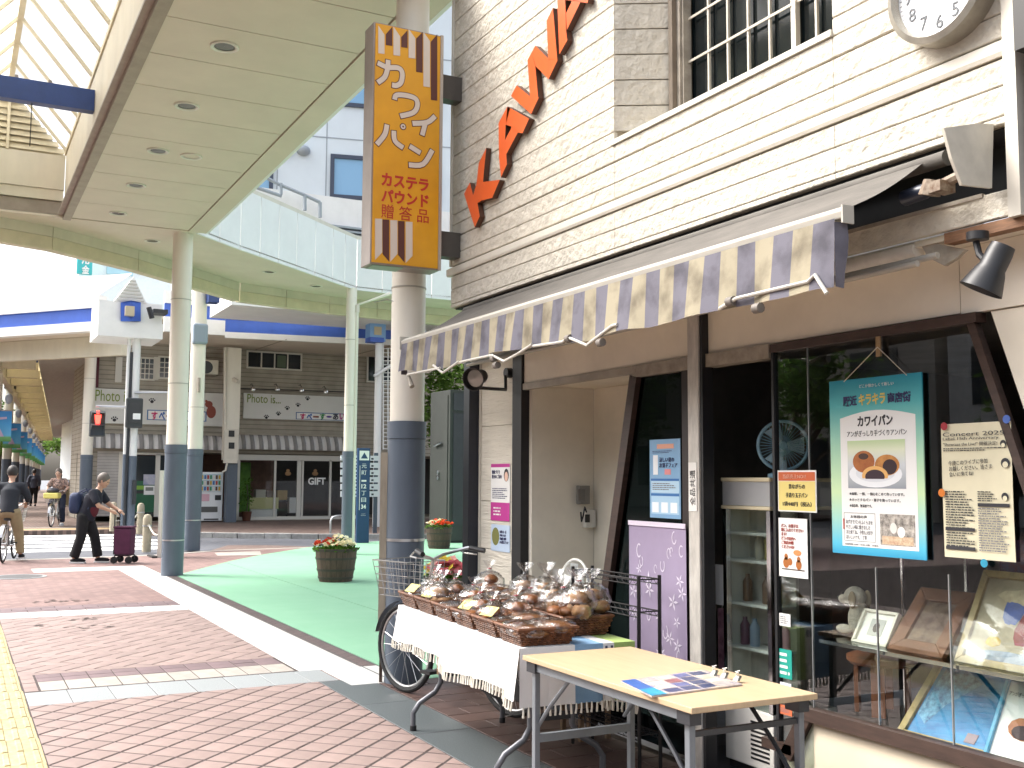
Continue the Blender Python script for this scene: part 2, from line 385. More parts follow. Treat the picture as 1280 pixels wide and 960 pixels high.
mid = struct(MB().box((-12.45, .51, -.05), (-8.87, 2.44, -.03)).build('brick_paving', m_mortar))
pavers(mid, herring(-12.44, -8.87, .515, 2.437, .15), m_pink)
back = struct(MB().box((-13.42, .51, -.05), (-12.95, 2.44, -.03)).build('brick_paving', m_mortar))
pavers(back, rects(-13.42, -12.95, .515, 2.437, .1567, .3, bond=.5), m_pinkd)
band = struct(MB().box((-8.87, .51, -.05), (-8.17, 2.44, -.03)).build('paver_band', m_mortar))
pavers(band, rects(-8.87, -8.56, .62, 2.437, .155, .18), m_pinkd, 'brick')
pavers(band, rects(-8.56, -8.20, .62, 2.437, .36, .18), m_cream, 'cream_brick')
pavers(band, rects(-8.87, -8.20, .515, .612, .17, .1), m_pink, 'brick')
strip = struct(MB().box((-8.16, .51, -.05), (-7.69, 2.44, -.03)).build('granite_strip', m_mortar))
pavers(strip, rects(-8.17, -7.69, .515, 2.6, .48, .268, .002), m_gran, 'slab')
strip2 = struct(MB().box((-12.95, .51, -.05), (-12.45, 2.44, -.03)).build('granite_strip', m_mortar))
pavers(strip2, rects(-12.94, -12.45, .515, 2.437, .49, .3, .003), m_white, 'slab')
lstrip = struct(MB().box((-18.9, 2.44, -.05), (-8.2, 2.93, -.04)).build('white_granite_strip', m_mortar))
pavers(lstrip, rects(-18.2, -8.16, 2.44, 2.93, .98, .5, .001) + rects(-18.9, -18.2, 1.2, 2.93, .7, .9, .002) + rects(-8.16, -7.45, 2.61, 3.08, .71, .24, .002), m_white, 'slab', jit=.0004)
dstrip = struct(MB().box((-7.69, 2.44, -.05), (0, 2.82, -.04)).build('grey_granite_strip', m_mortar))
pavers(dstrip, rects(-7.69, 0, 2.444, 2.82, .9, .376, .0015), m_dgran, 'slab')
shopf = struct(MB().box((-7.45, 2.83, -.05), (0, 3.6, -.04)).build('brick_paving', m_mortar))
pavers(shopf, rects(-7.45, 0, 2.826, 3.45, .2, .312, .003, .5), m_brown)
# yellow tactile line
def tact_mesh():
    mb = MB(); tile_mb(mb, [(-.148, -.148), (.148, -.148), (.148, .148), (-.148, .148)])
    for k in range(4):
        y = -.1125+.075*k; q = []
        for (a, b) in ((-.135, y-.018), (.135, y-.018), (.135, y+.018), (-.135, y+.018)): q.append((a, b))
        n = len(mb.v); mb.v += [(a, b, 0) for a, b in q] + [(a*.97, y+(b-y)*.6, .006) for a, b in q]
        mb.f += [(n+4, n+5, n+6, n+7)] + [(n+i, n+(i+1) % 4, n+4+(i+1) % 4, n+4+i) for i in range(4)]; mb.m += [0]*5
    return mb.mesh('tactile_block', m_yel)
tm = tact_mesh(); tl = struct(MB().box((-13.4, -.1, -.05), (0, .51, -.04)).build('tactile_line', m_mortar)); b = base_of(tl)
for i in range(44):
    for j in range(2):
        o = bpy.data.objects.new('tactile_block', tm); COL.objects.link(o); o.parent = tl
        o.location = (-13.2+.3*i-b[0], .36-.3*j-b[1]+random.uniform(-.004, .004), random.uniform(-.001, .001)-b[2])
pavers(struct(MB().box((-13.4, -3, -.05), (0, -.11, -.04)).build('brick_paving', m_mortar)), diamonds(-13.4, 0, -3, -.11, .245), m_pink)
# dirt marks on the bricks
m_dirt = mat('oil_stain', (.05, .035, .03), .9, var=.4, scale=30)
st = MB()
for (px, py, sx, n) in ((80, 751, .28, 26), (108, 774, .2, 12), (110, 784, .24, 14), (60, 782, .1, 5)):
    c = oz(px, py)
    for k in range(n):
        a = random.uniform(0, 6.28); q = random.uniform(.006, .03); cx = c[0]+random.gauss(0, .07); cy = c[1]+random.gauss(0, sx*.5)
        st.poly([(cx+q*random.uniform(.5, 1.4)*math.cos(t), cy+q*random.uniform(.6, 2.2)*math.sin(t), .0028) for t in [i*PI/4 for i in range(8)]])
tag(stuff(st.build('stain', m_dirt)), 'dark oily stain specks on the pink bricks beside the white stone band', 'stain')
c = oz(22, 721); mh = tag(MB().lathe([(.34, -.02), (.34, .003)], (c[0], c[1], 0), 40).build('manhole_cover', mat('cast_iron', (.10, .10, .10), .6, metal=.5, var=.3, scale=25), None, True), 'round iron manhole cover in the pink paving', 'manhole cover'); MB().lathe([(.345, -.02), (.345, .004), (.40, .004), (.40, -.02)], (c[0], c[1], 0), 40, (False, False)).build('rim', m_gran, mh, True)
# drain channel and the green plaza
dr = tag(MB().box((-16.7, 2.935, -.06), (-7.5, 3.075, -.05)).build('drain_grate', m_mortar), 'narrow steel drain grate along the green floor edge', 'drain')
g = MB(); x = -16.7
while x < -7.5: g.box((x, 2.95, -.03), (x+.012, 3.06, -.001)); x += .03
g.box((-16.7, 2.935, -.03), (-7.5, 2.95, 0)).box((-16.7, 3.06, -.03), (-7.5, 3.075, 0))
stuff(g.build('grating', mat('drain_steel', (.10, .10, .10), .6, metal=.4, var=.3, scale=20), dr))
gb = [(-16.8, 3.08), (-18.0, 3.75), (-19.4, 4.55), (-20.7, 5.45), (-22.3, 6.75), (-23.3, 7.8), (-24.2, 9.6), (-24.6, 14)]
i43 = 1.0
gf = struct(MB().prism([(-7.45, 3.08, -.02), (-7.45, 4.29, -.02), (-18.95, 4.29, -.02), (-18.0, 3.75, -.02), (-16.8, 3.08, -.02)], (0, 0, .024)).build('green_floor', m_green, own=False))
struct(MB().prism([(-7.45, 4.305, -.02), (-7.45, 14, -.02)] + [(a, b, -.02) for a, b in gb[:1:-1]] + [(-18.98, 4.305, -.02)], (0, 0, .024)).build('green_floor', m_green, own=False))
# far side of the crossing: kerb stones, pavement, zebra
kp = [oz(x, y, -.02) for x, y in ((208, 671), (300, 672.5), (400, 673.5), (490, 674), (560, 674))]
FZ = .1
m_kerb = mat('kerb_stone', (.36, .355, .34), .8, var=.25, scale=8, bump=.3, bscale=60, rnd=.15)
fp = [(kp[0][0]+.0, -60, FZ), (-29.5, -60, FZ), (-29.5, 3.6, FZ)]
fpoly = [(-120, -60, FZ), (-29.8, -60, FZ), (-29.8, 4.3, FZ)] + [(p[0], p[1], FZ) for p in kp] + [(kp[-1][0]+2, 30, FZ), (-120, 60, FZ)]
fpav = struct(MB().prism([(a, b, -.13) for a, b, c in fpoly], (0, 0, .13+FZ)).build('pavement', m_farpink2, own=False))
kb = struct(MB().box((kp[0][0], kp[0][1], -.1), (kp[0][0]+.1, kp[0][1]+.1, -.05)).build('kerb', m_kerb))
bo = base_of(kb); run = 0
for i in range(len(kp)-1):
    a = Vector(kp[i]); c = Vector(kp[i+1]); n = max(1, round((c-a).length/.6)); d = (c-a)/n; nn = Vector((d.y, -d.x, 0)).normalized()*.16
    for k in range(n):
        p = a+d*k; q = a+d*(k+1)-d.normalized()*.012
        mb = MB().prism([(p.x, p.y, -.12), (q.x, q.y, -.12), (q.x+nn.x, q.y+nn.y, -.12), (p.x+nn.x, p.y+nn.y, -.12)], (0, 0, .12+FZ+.01+random.uniform(-.004, .004)))
        mb.build('kerb_stone', m_kerb, kb, bevel=.012)
m_paint = mat('road_paint', (.72, .72, .70), .8, var=.18, scale=9)
zb = MB(); k = 0
zc = struct(MB().box((-23, 1, -.03), (-22.9, 1.1, -.025)).build('crosswalk', m_paint))
for X in np.arange(-23.3, -29.2, -1.42):
    box('stripe', (X, -4 + .12*(X+23), -.03), (X-.90, 4.6 + .05*(X+23), -.016), m_paint, zc)
struct(MB().box((-30.9, -8, FZ), (-30.1, 4.4, FZ+.004)).build('tactile_line', mat('tactile_far', '#b39a72', .8, var=.25, scale=5)))
struct(MB().box((-31.6, -8, FZ), (-31.3, 6.2, FZ+.004)).build('paved_line', m_cream))
# pale painted patches on the paving near the corner
for q in (((268, 691), (325, 689), (327, 694), (272, 695)),): 
    P = [oz(*p) for p in q]; struct(MB().poly([(p[0], p[1], .004) for p in P]).build('pale_paving', m_cream))
P = [oz(*p) for p in ((262, 688), (285, 681), (330, 681), (400, 683), (430, 686), (330, 688))]
struct(MB().poly([(p[0], p[1], -.008) for p in P][::-1]).build('pavement_ramp', m_farpink2))
# ------------------------------------------------------------------ bakery building
YS, YW = 3.25, 3.45
m_side = mat('cream_siding', (.59, .545, .455), .75, var=.12, scale=9, bump=1., bscale=20, kind='noise', bdist=.02, rnd=.03, detail=3)
m_trim = mat('cream_trim', (.66, .62, .53), .6, var=.08, scale=5)
m_dark = mat('recess_shade', (.020, .020, .021), .85, var=.3, scale=3)
m_beige = mat('beige_panel', (.82, .765, .65), .6, var=.10, scale=2.2, bump=.06, bscale=80)
m_beige2 = mat('beige_board', (.82, .765, .64), .65, var=.14, scale=1.8)
m_bframe = mat('brown_frame', (.055, .032, .024), .5, var=.3, scale=9, stretch=(1, 1, 6))
m_beam = mat('brown_beam', (.34, .30, .245), .6, var=.3, scale=12)
m_alu = mat('aluminium', (.58, .55, .50), .5, metal=.25, var=.25, scale=6, stretch=(4, 4, 1))
m_chrome = mat('chrome', (.75, .75, .75), .15, metal=1.)
m_black = mat('black_metal', (.018, .018, .02), .45, var=.2, scale=10)
m_glass = glass('window_glass', (.88, .92, .90), 1.5, 0, 2.0)
m_navy = mat('navy_panel', (.012, .016, .03), .3, var=.2, scale=5)
m_back = mat('sheathing', (.36, .31, .24), .9)
B = thing('bakery_building', 'cream sided bakery with dark glass shop front and beige wall below its awning', 'building', (-4.8, 3.6, 0))
def boards(z0, z1, xs, y0=YS, th=.022, name='siding_board'):
    for a, b_ in zip(xs[:-1], xs[1:]):
        g = .0015
        mb = MB().prism([(a+g, y0+th, z0+.002), (a+g, y0+.003, z0+.002), (a+g, y0, z0+.006), (a+g, y0, z1-.006), (a+g, y0+.004, z1-.002), (a+g, y0+th, z1-.002)][::-1], (b_-a-2*g, 0, 0))
        mb.build(name, m_side, B)
XL, XR, XWL, XWR = -7.21, -2.445, -4.98, -3.28
xs = [XL, XWL, XWR, XR]
for z0, z1 in ((2.745, 2.775), (2.775, 2.885), (2.885, 2.985), (3.06, 3.15), (3.15, 3.27), (3.275, 3.37)): boards(z0, z1, xs)
z = 3.45
boards(3.37, 3.45, [XL, XWL]); boards(3.37, 3.45, [XWR, XR])
while z < 5.5:
    boards(z, z+.15, [XL, XWL]); boards(z, z+.15, [XWR, XR]); z += .15
boards(2.41, 2.51, [XL, XWL, -3.6, XR])
# projecting ledge and sill of the upper window
MB().prism([(XL-.06, YS+.02, 2.99), (XL-.06, YS-.008, 2.99), (XL-.06, YS-.014, 3.005), (XL-.06, YS-.014, 3.045), (XL-.06, YS+.02, 3.058)][::-1], (XR-XL+.07, 0, 0)).build('ledge', m_trim, B)
MB().prism([(XWL-.02, YS+.35, 3.372), (XWL-.02, YS-.012, 3.372), (XWL-.02, YS-.012, 3.40), (XWL-.02, YS+.35, 3.425)][::-1], (XWR-XWL+.02, 0, 0)).build('window_sill', m_trim, B)
z = 3.45                                                   # splayed side of the recess, the same boards
while z < 5.5:
    MB().prism([(XWL+.002, YS+.002, z+.005), (-4.80, 3.55, z+.005), (-4.81, 3.57, z+.005), (XWL-.01, YS+.02, z+.005)], (0, 0, .142)).build('siding_board', m_side, B); z += .15
MB().box((XL+.005, YS+.022, 2.745), (XWL-.005, YS+.2, 5.5)).build('wall', m_back, B)
MB().box((XWL, YS+.024, 2.745), (XWR, YS+.2, 3.37)).build('wall', m_back, B)
MB().box((XWR+.005, YS+.022, 2.745), (XR, YS+.4, 5.5)).build('wall', m_back, B)
MB().box((XWL, 3.66, 3.3), (XWR+.3, 3.7, 5.5)).build('wall', m_back, B)
# the rest of the block behind: flank towards the plaza
m_flank = mat('flank_render', (.55, .52, .45), .85, var=.15, scale=2)
MB().box((XL+.01, YS+.21, 2.42), (XL+.12, 9, 5.5)).build('flank_wall', m_flank, B)
MB().box((XL+.1, 3.5, 0), (XL+.2, 9, 2.42)).build('flank_wall', m_flank, B)
MB().box((XL+.01, YS+.03, 5.5), (XR, 9, 5.6)).build('roof_slab', m_flank, B)
for a in (XL, XR-.0): pass
box('corner_trim', (XL-.012, YS-.012, 3.06), (XL+.012, YS+.05, 5.5), m_trim, B)
box('corner_trim', (XR, YS-.02, 2.40), (XR+.05, YS+.06, 5.5), m_trim, B)
# upper lattice window
uw = box('window', (-4.80, 3.50, 3.40), (-4.765, 3.56, 5.5), mat('bronze_frame', (.20, .16, .12), .5, var=.2, scale=8), B)
box('frame', (-4.762, 3.53, 3.40), (-4.735, 3.58, 5.5), m_beam, uw)
box('frame', (-4.73, 3.545, 3.40), (-4.72, 3.60, 5.5), m_beam, uw)
m_lat = mat('lattice_cream', (.52, .48, .40), .5); x = -4.55
while x < -3.2:
    box('lattice_bar', (x-.0065, 3.585, 3.40), (x+.0065, 3.60, 5.5), m_lat, uw); x += .165
for zz in (3.58, 3.83, 4.08, 4.33, 4.58, 4.83): box('lattice_bar', (-4.72, 3.58, zz-.0065), (-3.2, 3.586, zz+.0065), m_lat, uw)
box('lattice_bar', (-3.872, 3.57, 3.40), (-3.848, 3.60, 5.5), m_lat, uw)
box('pane', (-4.73, 3.615, 3.40), (-3.2, 3.62, 5.5), mat('dark_glass', (.006, .009, .010), .08, spec=.4), uw)
# overhang underside and shop front header
MB().box((XL+.01, YS+.03, 2.385), (XR+.02, 3.6, 2.408)).build('soffit', m_beige2, B)
box('wood_strip', (-2.74, YS+.006, 2.365), (XR+.08, YS+.06, 2.406), mat('raw_wood', (.22, .11, .055), .7, var=.4, scale=14, stretch=(1, 6, 6)), B)
for a, b_ in ((-6.40, -4.51), (-4.39, -2.83), (-2.826, -2.05)):
    box('header_panel', (a, YW-.01, 2.13 if a < -4 else 2.125), (b_, YW+.02, 2.383), m_beige, B)
box('header_lip', (-6.40, YW-.022, 2.085), (-5.05, YW+.02, 2.128), mat('grey_lip', (.36, .32, .26), .5, var=.2), B)
box('door_beam', (-5.06, YW-.03, 2.06), (-4.51, YW+.04, 2.128), m_beam, B)
box('door_beam', (-4.39, YW-.03, 2.06), (-3.91, YW+.04, 2.128), m_beam, B)
box('window_head', (-3.90, YW-.03, 2.085), (-2.745, YW+.03, 2.123), m_bframe, B)
# alcove
box('alcove_wall', (-6.40, YW+.03, 0), (-6.36, 3.97, 2.11), m_beige, B)
box('alcove_wall', (-6.36, 3.972, 0), (-5.35, 4.0, 2.11), m_beige2, B)
box('alcove_ceiling', (-6.40, YW+.021, 2.112), (-5.3, 4.0, 2.13), m_beige2, B)
box('black_jamb', (-6.535, YW-.03, 0), (-6.405, YW+.06, 2.384), m_black, B)
# rough faced white pillar in courses
m_rib = mat('ribbed_tile', (.66, .62, .53), .8, var=.10, scale=5, bump=.9, bscale=26, stretch=(.35, .35, 3), bdist=.012)
for i, (a, b_) in enumerate(((0, .45), (.45, .98), (.98, 1.32), (1.32, 1.86), (1.86, 2.384))):
    box('pillar_course', (-7.07, YW-.006, a+.002), (-6.537, YW+.05, b_-.002), m_rib, B, .003)
box('pillar_edge', (-7.10, YW-.012, 0), (-7.072, YW+.06, 2.384), m_trim, B)
box('dark_panel', (-7.20, 3.36, 0), (-7.105, 3.47, 2.34), m_navy, B)
# slanted brown frame, fixed pane, aluminium post
def bar2(mb, p, q, w, y0, y1):
    """flat bar in the XZ plane from p to q, width w to the left"""
    d = Vector((q[0]-p[0], 0, q[1]-p[1])).normalized(); n = Vector((-d.z, 0, d.x))*w
    return mb.prism([(p[0], y0, p[1]), (q[0], y0, q[1]), (q[0]+n.x, y0, q[1]+n.z), (p[0]+n.x, y0, p[1]+n.z)], (0, y1-y0, 0))
bar2(MB(), (-5.02, 2.06), (-5.53, .02), -.07, YW-.03, YW+.03).build('slanted_frame', m_bframe, B)
MB().prism([(-5.03, YW+.005, 2.06), (-5.52, YW+.005, .05), (-4.505, YW+.005, .05), (-4.505, YW+.005, 2.06)], (0, .006, 0)).build('fixed_pane', glass('dim_glass', (.12, .16, .17), 1.5, 0, .22), B)
box('door_stile', (-4.61, YW-.02, .02), (-4.515, YW+.03, 2.06), mat('dark_stile', (.02, .012, .01), .5), B)
box('aluminium_post', (-4.505, YW-.06, .0), (-4.415, YW-.01, 2.36), m_alu, B, .004)
box('post_groove', (-4.412, YW-.05, .0), (-4.392, YW+.02, 2.36), m_black, B)
# glass door leaf and display window
box('door_leaf', (-3.905, YW-.02, .03), (-3.89, YW+.01, 2.085), m_black, B)
box('door_glass', (-3.89, YW-.006, .03), (-3.685, YW-.001, 2.085), m_glass, B)
dw = MB().poly([(-3.68, YW, .475), (-2.20, YW, .475), (-2.755, YW, 2.085), (-3.68, YW, 2.085)]).build('display_window', m_glass, B)
for X in (-3.68, -3.30, -2.93): box('glass_joint', (X-.0025, YW-.003, .475), (X+.0025, YW+.006, 2.085 if X < -3.6 else 1.12), mat('joint_grey', (.30, .31, .31), .35, metal=.5), dw)
bar2(MB(), (-2.20, .44), (-2.765, 2.09), .034, YW-.016, YW+.02).build('slanted_frame', m_bframe, B)
box('window_frame', (-3.74, YW-.035, .415), (-2.15, YW+.03, .472), m_bframe, B)
bar2(MB(), (-3.735, .46), (-3.87, .25), .07, YW-.03, YW+.02).build('slanted_frame', m_bframe, B)
box('window_frame', (-4.0, YW-.03, .24), (-3.80, YW+.02, .285), m_bframe, B)
MB().prism([(-3.74, YW, .413), (-3.86, YW, .22), (-3.86, YW, 0), (-2.0, YW, 0), (-2.0, YW, .413)], (0, .05, 0)).build('base_wall', mat('cream_base', (.72, .63, .48), .7, var=.1, scale=2), B)
MB().prism([(-2.15, YW, .473), (-1.9, YW, .473), (-1.9, YW, 2.12), (-2.70, YW, 2.12)], (0, .03, 0)).build('beige_panel', m_beige2, B)
# interior shell
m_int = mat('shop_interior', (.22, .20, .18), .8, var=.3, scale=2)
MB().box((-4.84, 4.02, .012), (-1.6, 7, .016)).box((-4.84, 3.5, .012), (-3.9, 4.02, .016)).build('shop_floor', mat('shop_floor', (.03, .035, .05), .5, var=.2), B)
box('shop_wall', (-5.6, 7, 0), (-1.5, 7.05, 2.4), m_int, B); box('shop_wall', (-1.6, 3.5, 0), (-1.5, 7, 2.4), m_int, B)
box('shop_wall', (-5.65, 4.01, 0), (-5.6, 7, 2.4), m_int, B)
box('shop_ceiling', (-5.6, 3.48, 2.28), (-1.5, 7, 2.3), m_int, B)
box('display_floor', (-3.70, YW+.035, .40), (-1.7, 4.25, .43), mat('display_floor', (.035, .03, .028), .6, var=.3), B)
box('display_shelf', (-3.66, YW+.03, .762), (-1.9, 4.0, .774), glass('shelf_glass', (.45, .55, .52), 1.5), B)
box('shelf_edge', (-3.66, YW+.018, .760), (-2.12, YW+.029, .776), m_chrome, B)
for X in (-3.66, -3.3, -2.93, -2.4): box('shelf_upright', (X-.006, 3.99, .43), (X+.006, 4.002, 1.2), m_chrome, B)
stuff(MB().box((-3.6, 4.6, .95), (-2.0, 4.62, 1.2)).build('patterned_cloth', mat('patterned_cloth', '#5a2430', .9, col2='#3a3c62', scale=22), B))
for (a, b_, zz, c) in ((-3.6, -2.9, 1.28, '#6a4a38'), (-2.9, -2.1, 1.45, '#304034'), (-3.5, -2.6, .7, '#4c3a44')): box('back_shelf', (a, 5.2, zz), (b_, 5.5, zz+.04), mat('bs'+c, c, .7), B)
# a neighbouring dark pier at the right
nb = thing('shop_pier', 'dark pier of the next building beside the cream corner trim', 'building', (-2.1, 3.5, 0))
box('pier', (XR+.09, YS-.01, 2.44), (-1.2, 4.2, 5.5), mat('dark_pier', (.045, .04, .04), .5, var=.3, scale=4), nb)
box('sign_box', (XR+.10, YS-.09, 2.95), (-1.4, YS-.012, 3.35), mat('dark_sign', (.02, .018, .015), .35), nb)
box('lower_pier', (-1.88, YW, 0), (-1.2, 4.2, 2.43), m_beige2, nb)
# small boxes in the alcove
def px_box_x(name, p, q, X, d, m, parent, bevel=.004):
    a = ox(*p, X); c = ox(*q, X); return box(name, (X, a[1], a[2]), (X+d, c[1], c[2]), m, parent, bevel)
mb = thing('meter_box', 'small grey meter box on the beige alcove wall', 'box', (-6.34, 3.9, 1.3))
px_box_x('case', (720, 607), (733, 630), -6.36, .05, mat('grey_plastic', (.22, .21, .19), .5), mb); px_box_x('lid', (722, 611), (731, 626), -6.308, .008, mat('grey_lid', (.16, .15, .14), .3), mb)
mb = thing('power_outlet', 'white power outlet with plugged cable on the alcove wall', 'outlet', (-6.34, 3.93, 1.1))
px_box_x('case', (728, 637), (740, 659), -6.36, .05, mat('white_plastic', (.7, .68, .62), .4), mb); px_box_x('socket', (731, 643), (737, 653), -6.308, .006, m_black, mb)
MB().tube([ox(733, 640, -6.3), ox(731, 634, -6.28), ox(729, 645, -6.27), ox(727, 652, -6.29), ox(726, 640, -6.3)], .006).build('cable', m_black, mb)
tag(box('price_tag', (-4.497, YW-.0645, 1.32), (-4.43, YW-.061, 1.57), mat('paper_white', (.78, .76, .72), .8), None), 'narrow white paper strip taped to the aluminium post', 'notice')
t0 = bpy.data.objects['price_tag']; text('lettering', '全品共通', (-4.44, YW-.065, 1.35), .18, .045, m_black, t0, (Vector((0, 0, 1)), Vector((-1, 0, 0)), Vector((0, -1, 0))), .001)
# clock
ck = thing('wall_clock', 'large round white wall clock with grey rim on the siding', 'clock', (-2.67, YS-.03, 3.335))
C0 = Vector((-2.67, YS, 3.335)); R = .215
MB().lathe([(R, .0), (R+.012, .0), (R+.012, .085), (R-.012, .095), (R-.02, .08), (R-.02, .05)], n=48, cap=(False, False)).xf(Matrix.Translation(C0) @ Matrix.Rotation(PI/2, 4, 'X')).build('rim', mat('clock_rim', (.40, .37, .31), .35, metal=.5, var=.3), ck, True)
MB().poly(disc_pts(C0+Vector((0, -.06, 0)), R-.015, (1, 0, 0), (0, 0, 1), 48)).build('dial', mat('clock_dial', (.93, .94, .93), .4), ck)
m_dig = mat('clock_digit', (.10, .11, .12), .6)
for h in range(1, 13):
    a = PI/2-h*PI/6; c = C0+Vector((math.cos(a)*.145, -.061, math.sin(a)*.145)); text('numeral', str(h), c+Vector((-.02, 0, -.026)), None, .052, m_dig, ck)
tk = MB()
for i in range(60):
    a = 2*PI*i/60; u = Vector((math.cos(a), 0, math.sin(a))); w = Vector((-u.z, 0, u.x))*.0012; p = C0+Vector((0, -.0615, 0))
    tk.quad(p+u*.178-w, p+u*.19-w, p+u*.19+w, p+u*.178+w)
stuff(tk.build('minute_ticks', m_dig, ck))
for (a, L, w) in ((1.1, .10, .009), (.3, .15, .006)):
    u = Vector((math.cos(a), 0, math.sin(a))); n = Vector((-u.z, 0, u.x))*w; p = C0+Vector((0, -.064, 0)); MB().quad(p-n-u*.03, p+u*L-n*.5, p+u*L+n*.5, p+n-u*.03).build('hand', m_black, ck)
MB().poly(disc_pts(C0+Vector((0, -.088, 0)), R-.014, (1, 0, 0), (0, 0, 1), 48)).build('cover_glass', glass('clock_glass', (.99, .99, .99), 1.2, 0, .3), ck)
# climbing letters of the shop name
m_or = mat('orange_acrylic', '#e2602a', .35, var=.08, scale=6); m_edge = mat('letter_side', (.09, .035, .018), .6)
LT = thing('shop_lettering', 'orange raised capital letters climbing across the cream siding', 'lettering', (-6.3, YS-.03, 3.9))
def letter(strokes, nm):
    """strokes: convex polygons in picture points on the siding; each letter is one solid outline"""
    mb = MB()
    for pl in strokes:
        P = [oy(px, py, YS-.045) for px, py in pl]; P = [Vector(p) for p in P]
        nrm = (P[1]-P[0]).cross(P[2]-P[0])
        if nrm.y > 0: P = P[::-1]
        mb.cur = 0; mb.poly(P); mb.cur = 1
        k = len(P)
        for i in range(k): a, c = P[i], P[(i+1) % k]; mb.quad(c, a, a+Vector((0, .04, 0)), c+Vector((0, .04, 0)))
    return mb.build(nm, [m_or, m_edge], LT)
def c1(x, y): return (550+x/6.4, y/6.4)
def c2(x, y): return (550+x/6.4, 150+y/6.4)
letter([[c2(*p) for p in ((192, 590), (238, 500), (265, 600), (300, 665), (318, 770), (278, 858))], [c2(*p) for p in ((265, 600), (290, 520), (310, 345), (370, 222), (345, 480), (345, 500), (330, 645), (300, 665))], [c2(*p) for p in ((345, 495), (478, 478), (418, 622), (330, 645))]], 'letter')
letter([[c2(*p) for p in ((468, 30), (480, 0), (540, -108), (560, -95), (525, 40), (520, 160), (530, 270), (535, 355), (487, 460), (472, 300))], [c2(*p) for p in ((540, -108), (712, -10), (660, 105), (618, 100), (575, 55), (525, 38))], [c2(*p) for p in ((575, 55), (622, 100), (530, 275), (520, 160))]], 'letter')
letter([[c1(*p) for p in ((568, 768), (612, 682), (725, 775), (790, 780), (728, 912))], [c1(*p) for p in ((700, 480), (735, 415), (762, 530), (785, 780), (720, 775))], [c1(*p) for p in ((735, 415), (762, 365), (868, 470), (940, 480), (868, 632), (765, 530))], [c1(*p) for p in ((853, 165), (903, 62), (938, 480), (865, 475))]], 'letter')
letter([[c1(*p) for p in ((938, 0), (940, -60), (1000, -40), (1005, 100), (1008, 240), (1018, 320), (955, 435))], [c1(*p) for p in ((1000, -40), (1190, -20), (1180, 25), (1120, 15), (1060, 5), (1003, 0))], [c1(*p) for p in ((1060, 0), (1125, 12), (1015, 240), (1008, 105))]], 'letter')
letter([[(738, -60), (752, -88), (757, -30), (748, -8)]], 'letter')
# ------------------------------------------------------------------ awning
AW = thing('awning', 'partly rolled in awning with faded lilac and cream striped valance', 'awning', (-4.85, 3.0, 2.4))
m_can = mat('awning_top', (.11, .10, .087), .85, var=.25, scale=3, bump=.15, bscale=40, stretch=(1, 3, 3))
m_bar = mat('awning_bar', (.42, .395, .345), .45, var=.12, scale=9, stretch=(1, 5, 5))
YB = 2.78; aR = oy(1058, 262, YB); aL = oy(505, 430, YB); x0, x1 = aL[0], aR[0]; zb = (aL[2]+aR[2])/2
MB().grid(lambda u, v: (x0+.03+(x1-x0-.06)*u, YB+.02+(3.22-YB-.02)*v, zb+.02+(2.69-zb-.02)*v-.018*math.sin(PI*v)), 40, 8).build('canopy', m_can, AW, True)
MB().prism([(x0, YB-.02, zb-.022), (x0, YB+.025, zb-.022), (x0, YB+.03, zb+.018), (x0, YB, zb+.026), (x0, YB-.026, zb+.006)], (x1-x0, 0, 0)).build('front_bar', m_bar, AW, bevel=.004)
box('bar_end_cap', (x1, YB-.026, zb-.04), (x1+.008, YB+.028, zb+.025), mat('cap_grey', (.42, .4, .35), .5), AW)
box('bar_end_cap', (x0-.012, YB-.03, zb-.05), (x0, YB+.035, zb+.04), MATS['cap_grey'], AW)
# valance: one strip of cloth per stripe, hanging with folds
m_lil = translucent('lilac_stripe', '#77708c', .3); m_crm = translucent('cream_stripe', '#c6b993', .3)
def cloth_mat(name, c, d):
    m = bpy.data.materials.new(name); m.use_nodes = True; n = m.node_tree.nodes; L = m.node_tree.links; b = n['Principled BSDF']; b.inputs['Roughness'].default_value = .9
    tc = n.new('ShaderNodeTexCoord'); t = n.new('ShaderNodeTexNoise'); t.inputs['Scale'].default_value = 7; t.inputs['Detail'].default_value = 6
    r = n.new('ShaderNodeValToRGB'); r.color_ramp.elements[0].color = (*lin(d), 1); r.color_ramp.elements[1].color = (*lin(c), 1); r.color_ramp.elements[0].position = .34; r.color_ramp.elements[1].position = .56
    L.new(tc.outputs['Object'], t.inputs['Vector']); L.new(t.outputs['Fac'], r.inputs[0]); L.new(r.outputs[0], b.inputs['Base Color'])
    w = n.new('ShaderNodeTexNoise'); w.inputs['Scale'].default_value = 260; bp = n.new('ShaderNodeBump'); bp.inputs['Strength'].default_value = .25; bp.inputs['Distance'].default_value = .002
    L.new(tc.outputs['Object'], w.inputs['Vector']); L.new(w.outputs['Fac'], bp.inputs['Height']); L.new(bp.outputs[0], b.inputs['Normal']); return m
m_lil = cloth_mat('lilac_cloth', '#64626c', '#47454d'); m_crm = cloth_mat('cream_cloth', '#938b76', '#696151')
NS = 39; sw = (x1-.03-x0-.03)/NS
def val(x, v):
    t = (x-x0)/(x1-x0); dep = .215+.05*t
    sag = .5+.5*math.sin(x*5.1+.7); fold = math.sin(x*11)*.010*v+math.sin(x*27+1)*.004*v
    lift = .018*max(0, math.sin(x*4.7+2.2))**3*v
    return (x, YB-.028+fold-.02*v, zb-.018-dep*v+lift+.012*math.sin(x*3.3)*v)
for i in range(NS):
    a = x0+.03+i*sw; fn = lambda u, v, a=a: val(a+sw*u, v)
    MB().grid(fn, 4, 7).build('valance_stripe', m_lil if i % 2 == 0 else m_crm, AW, 2)
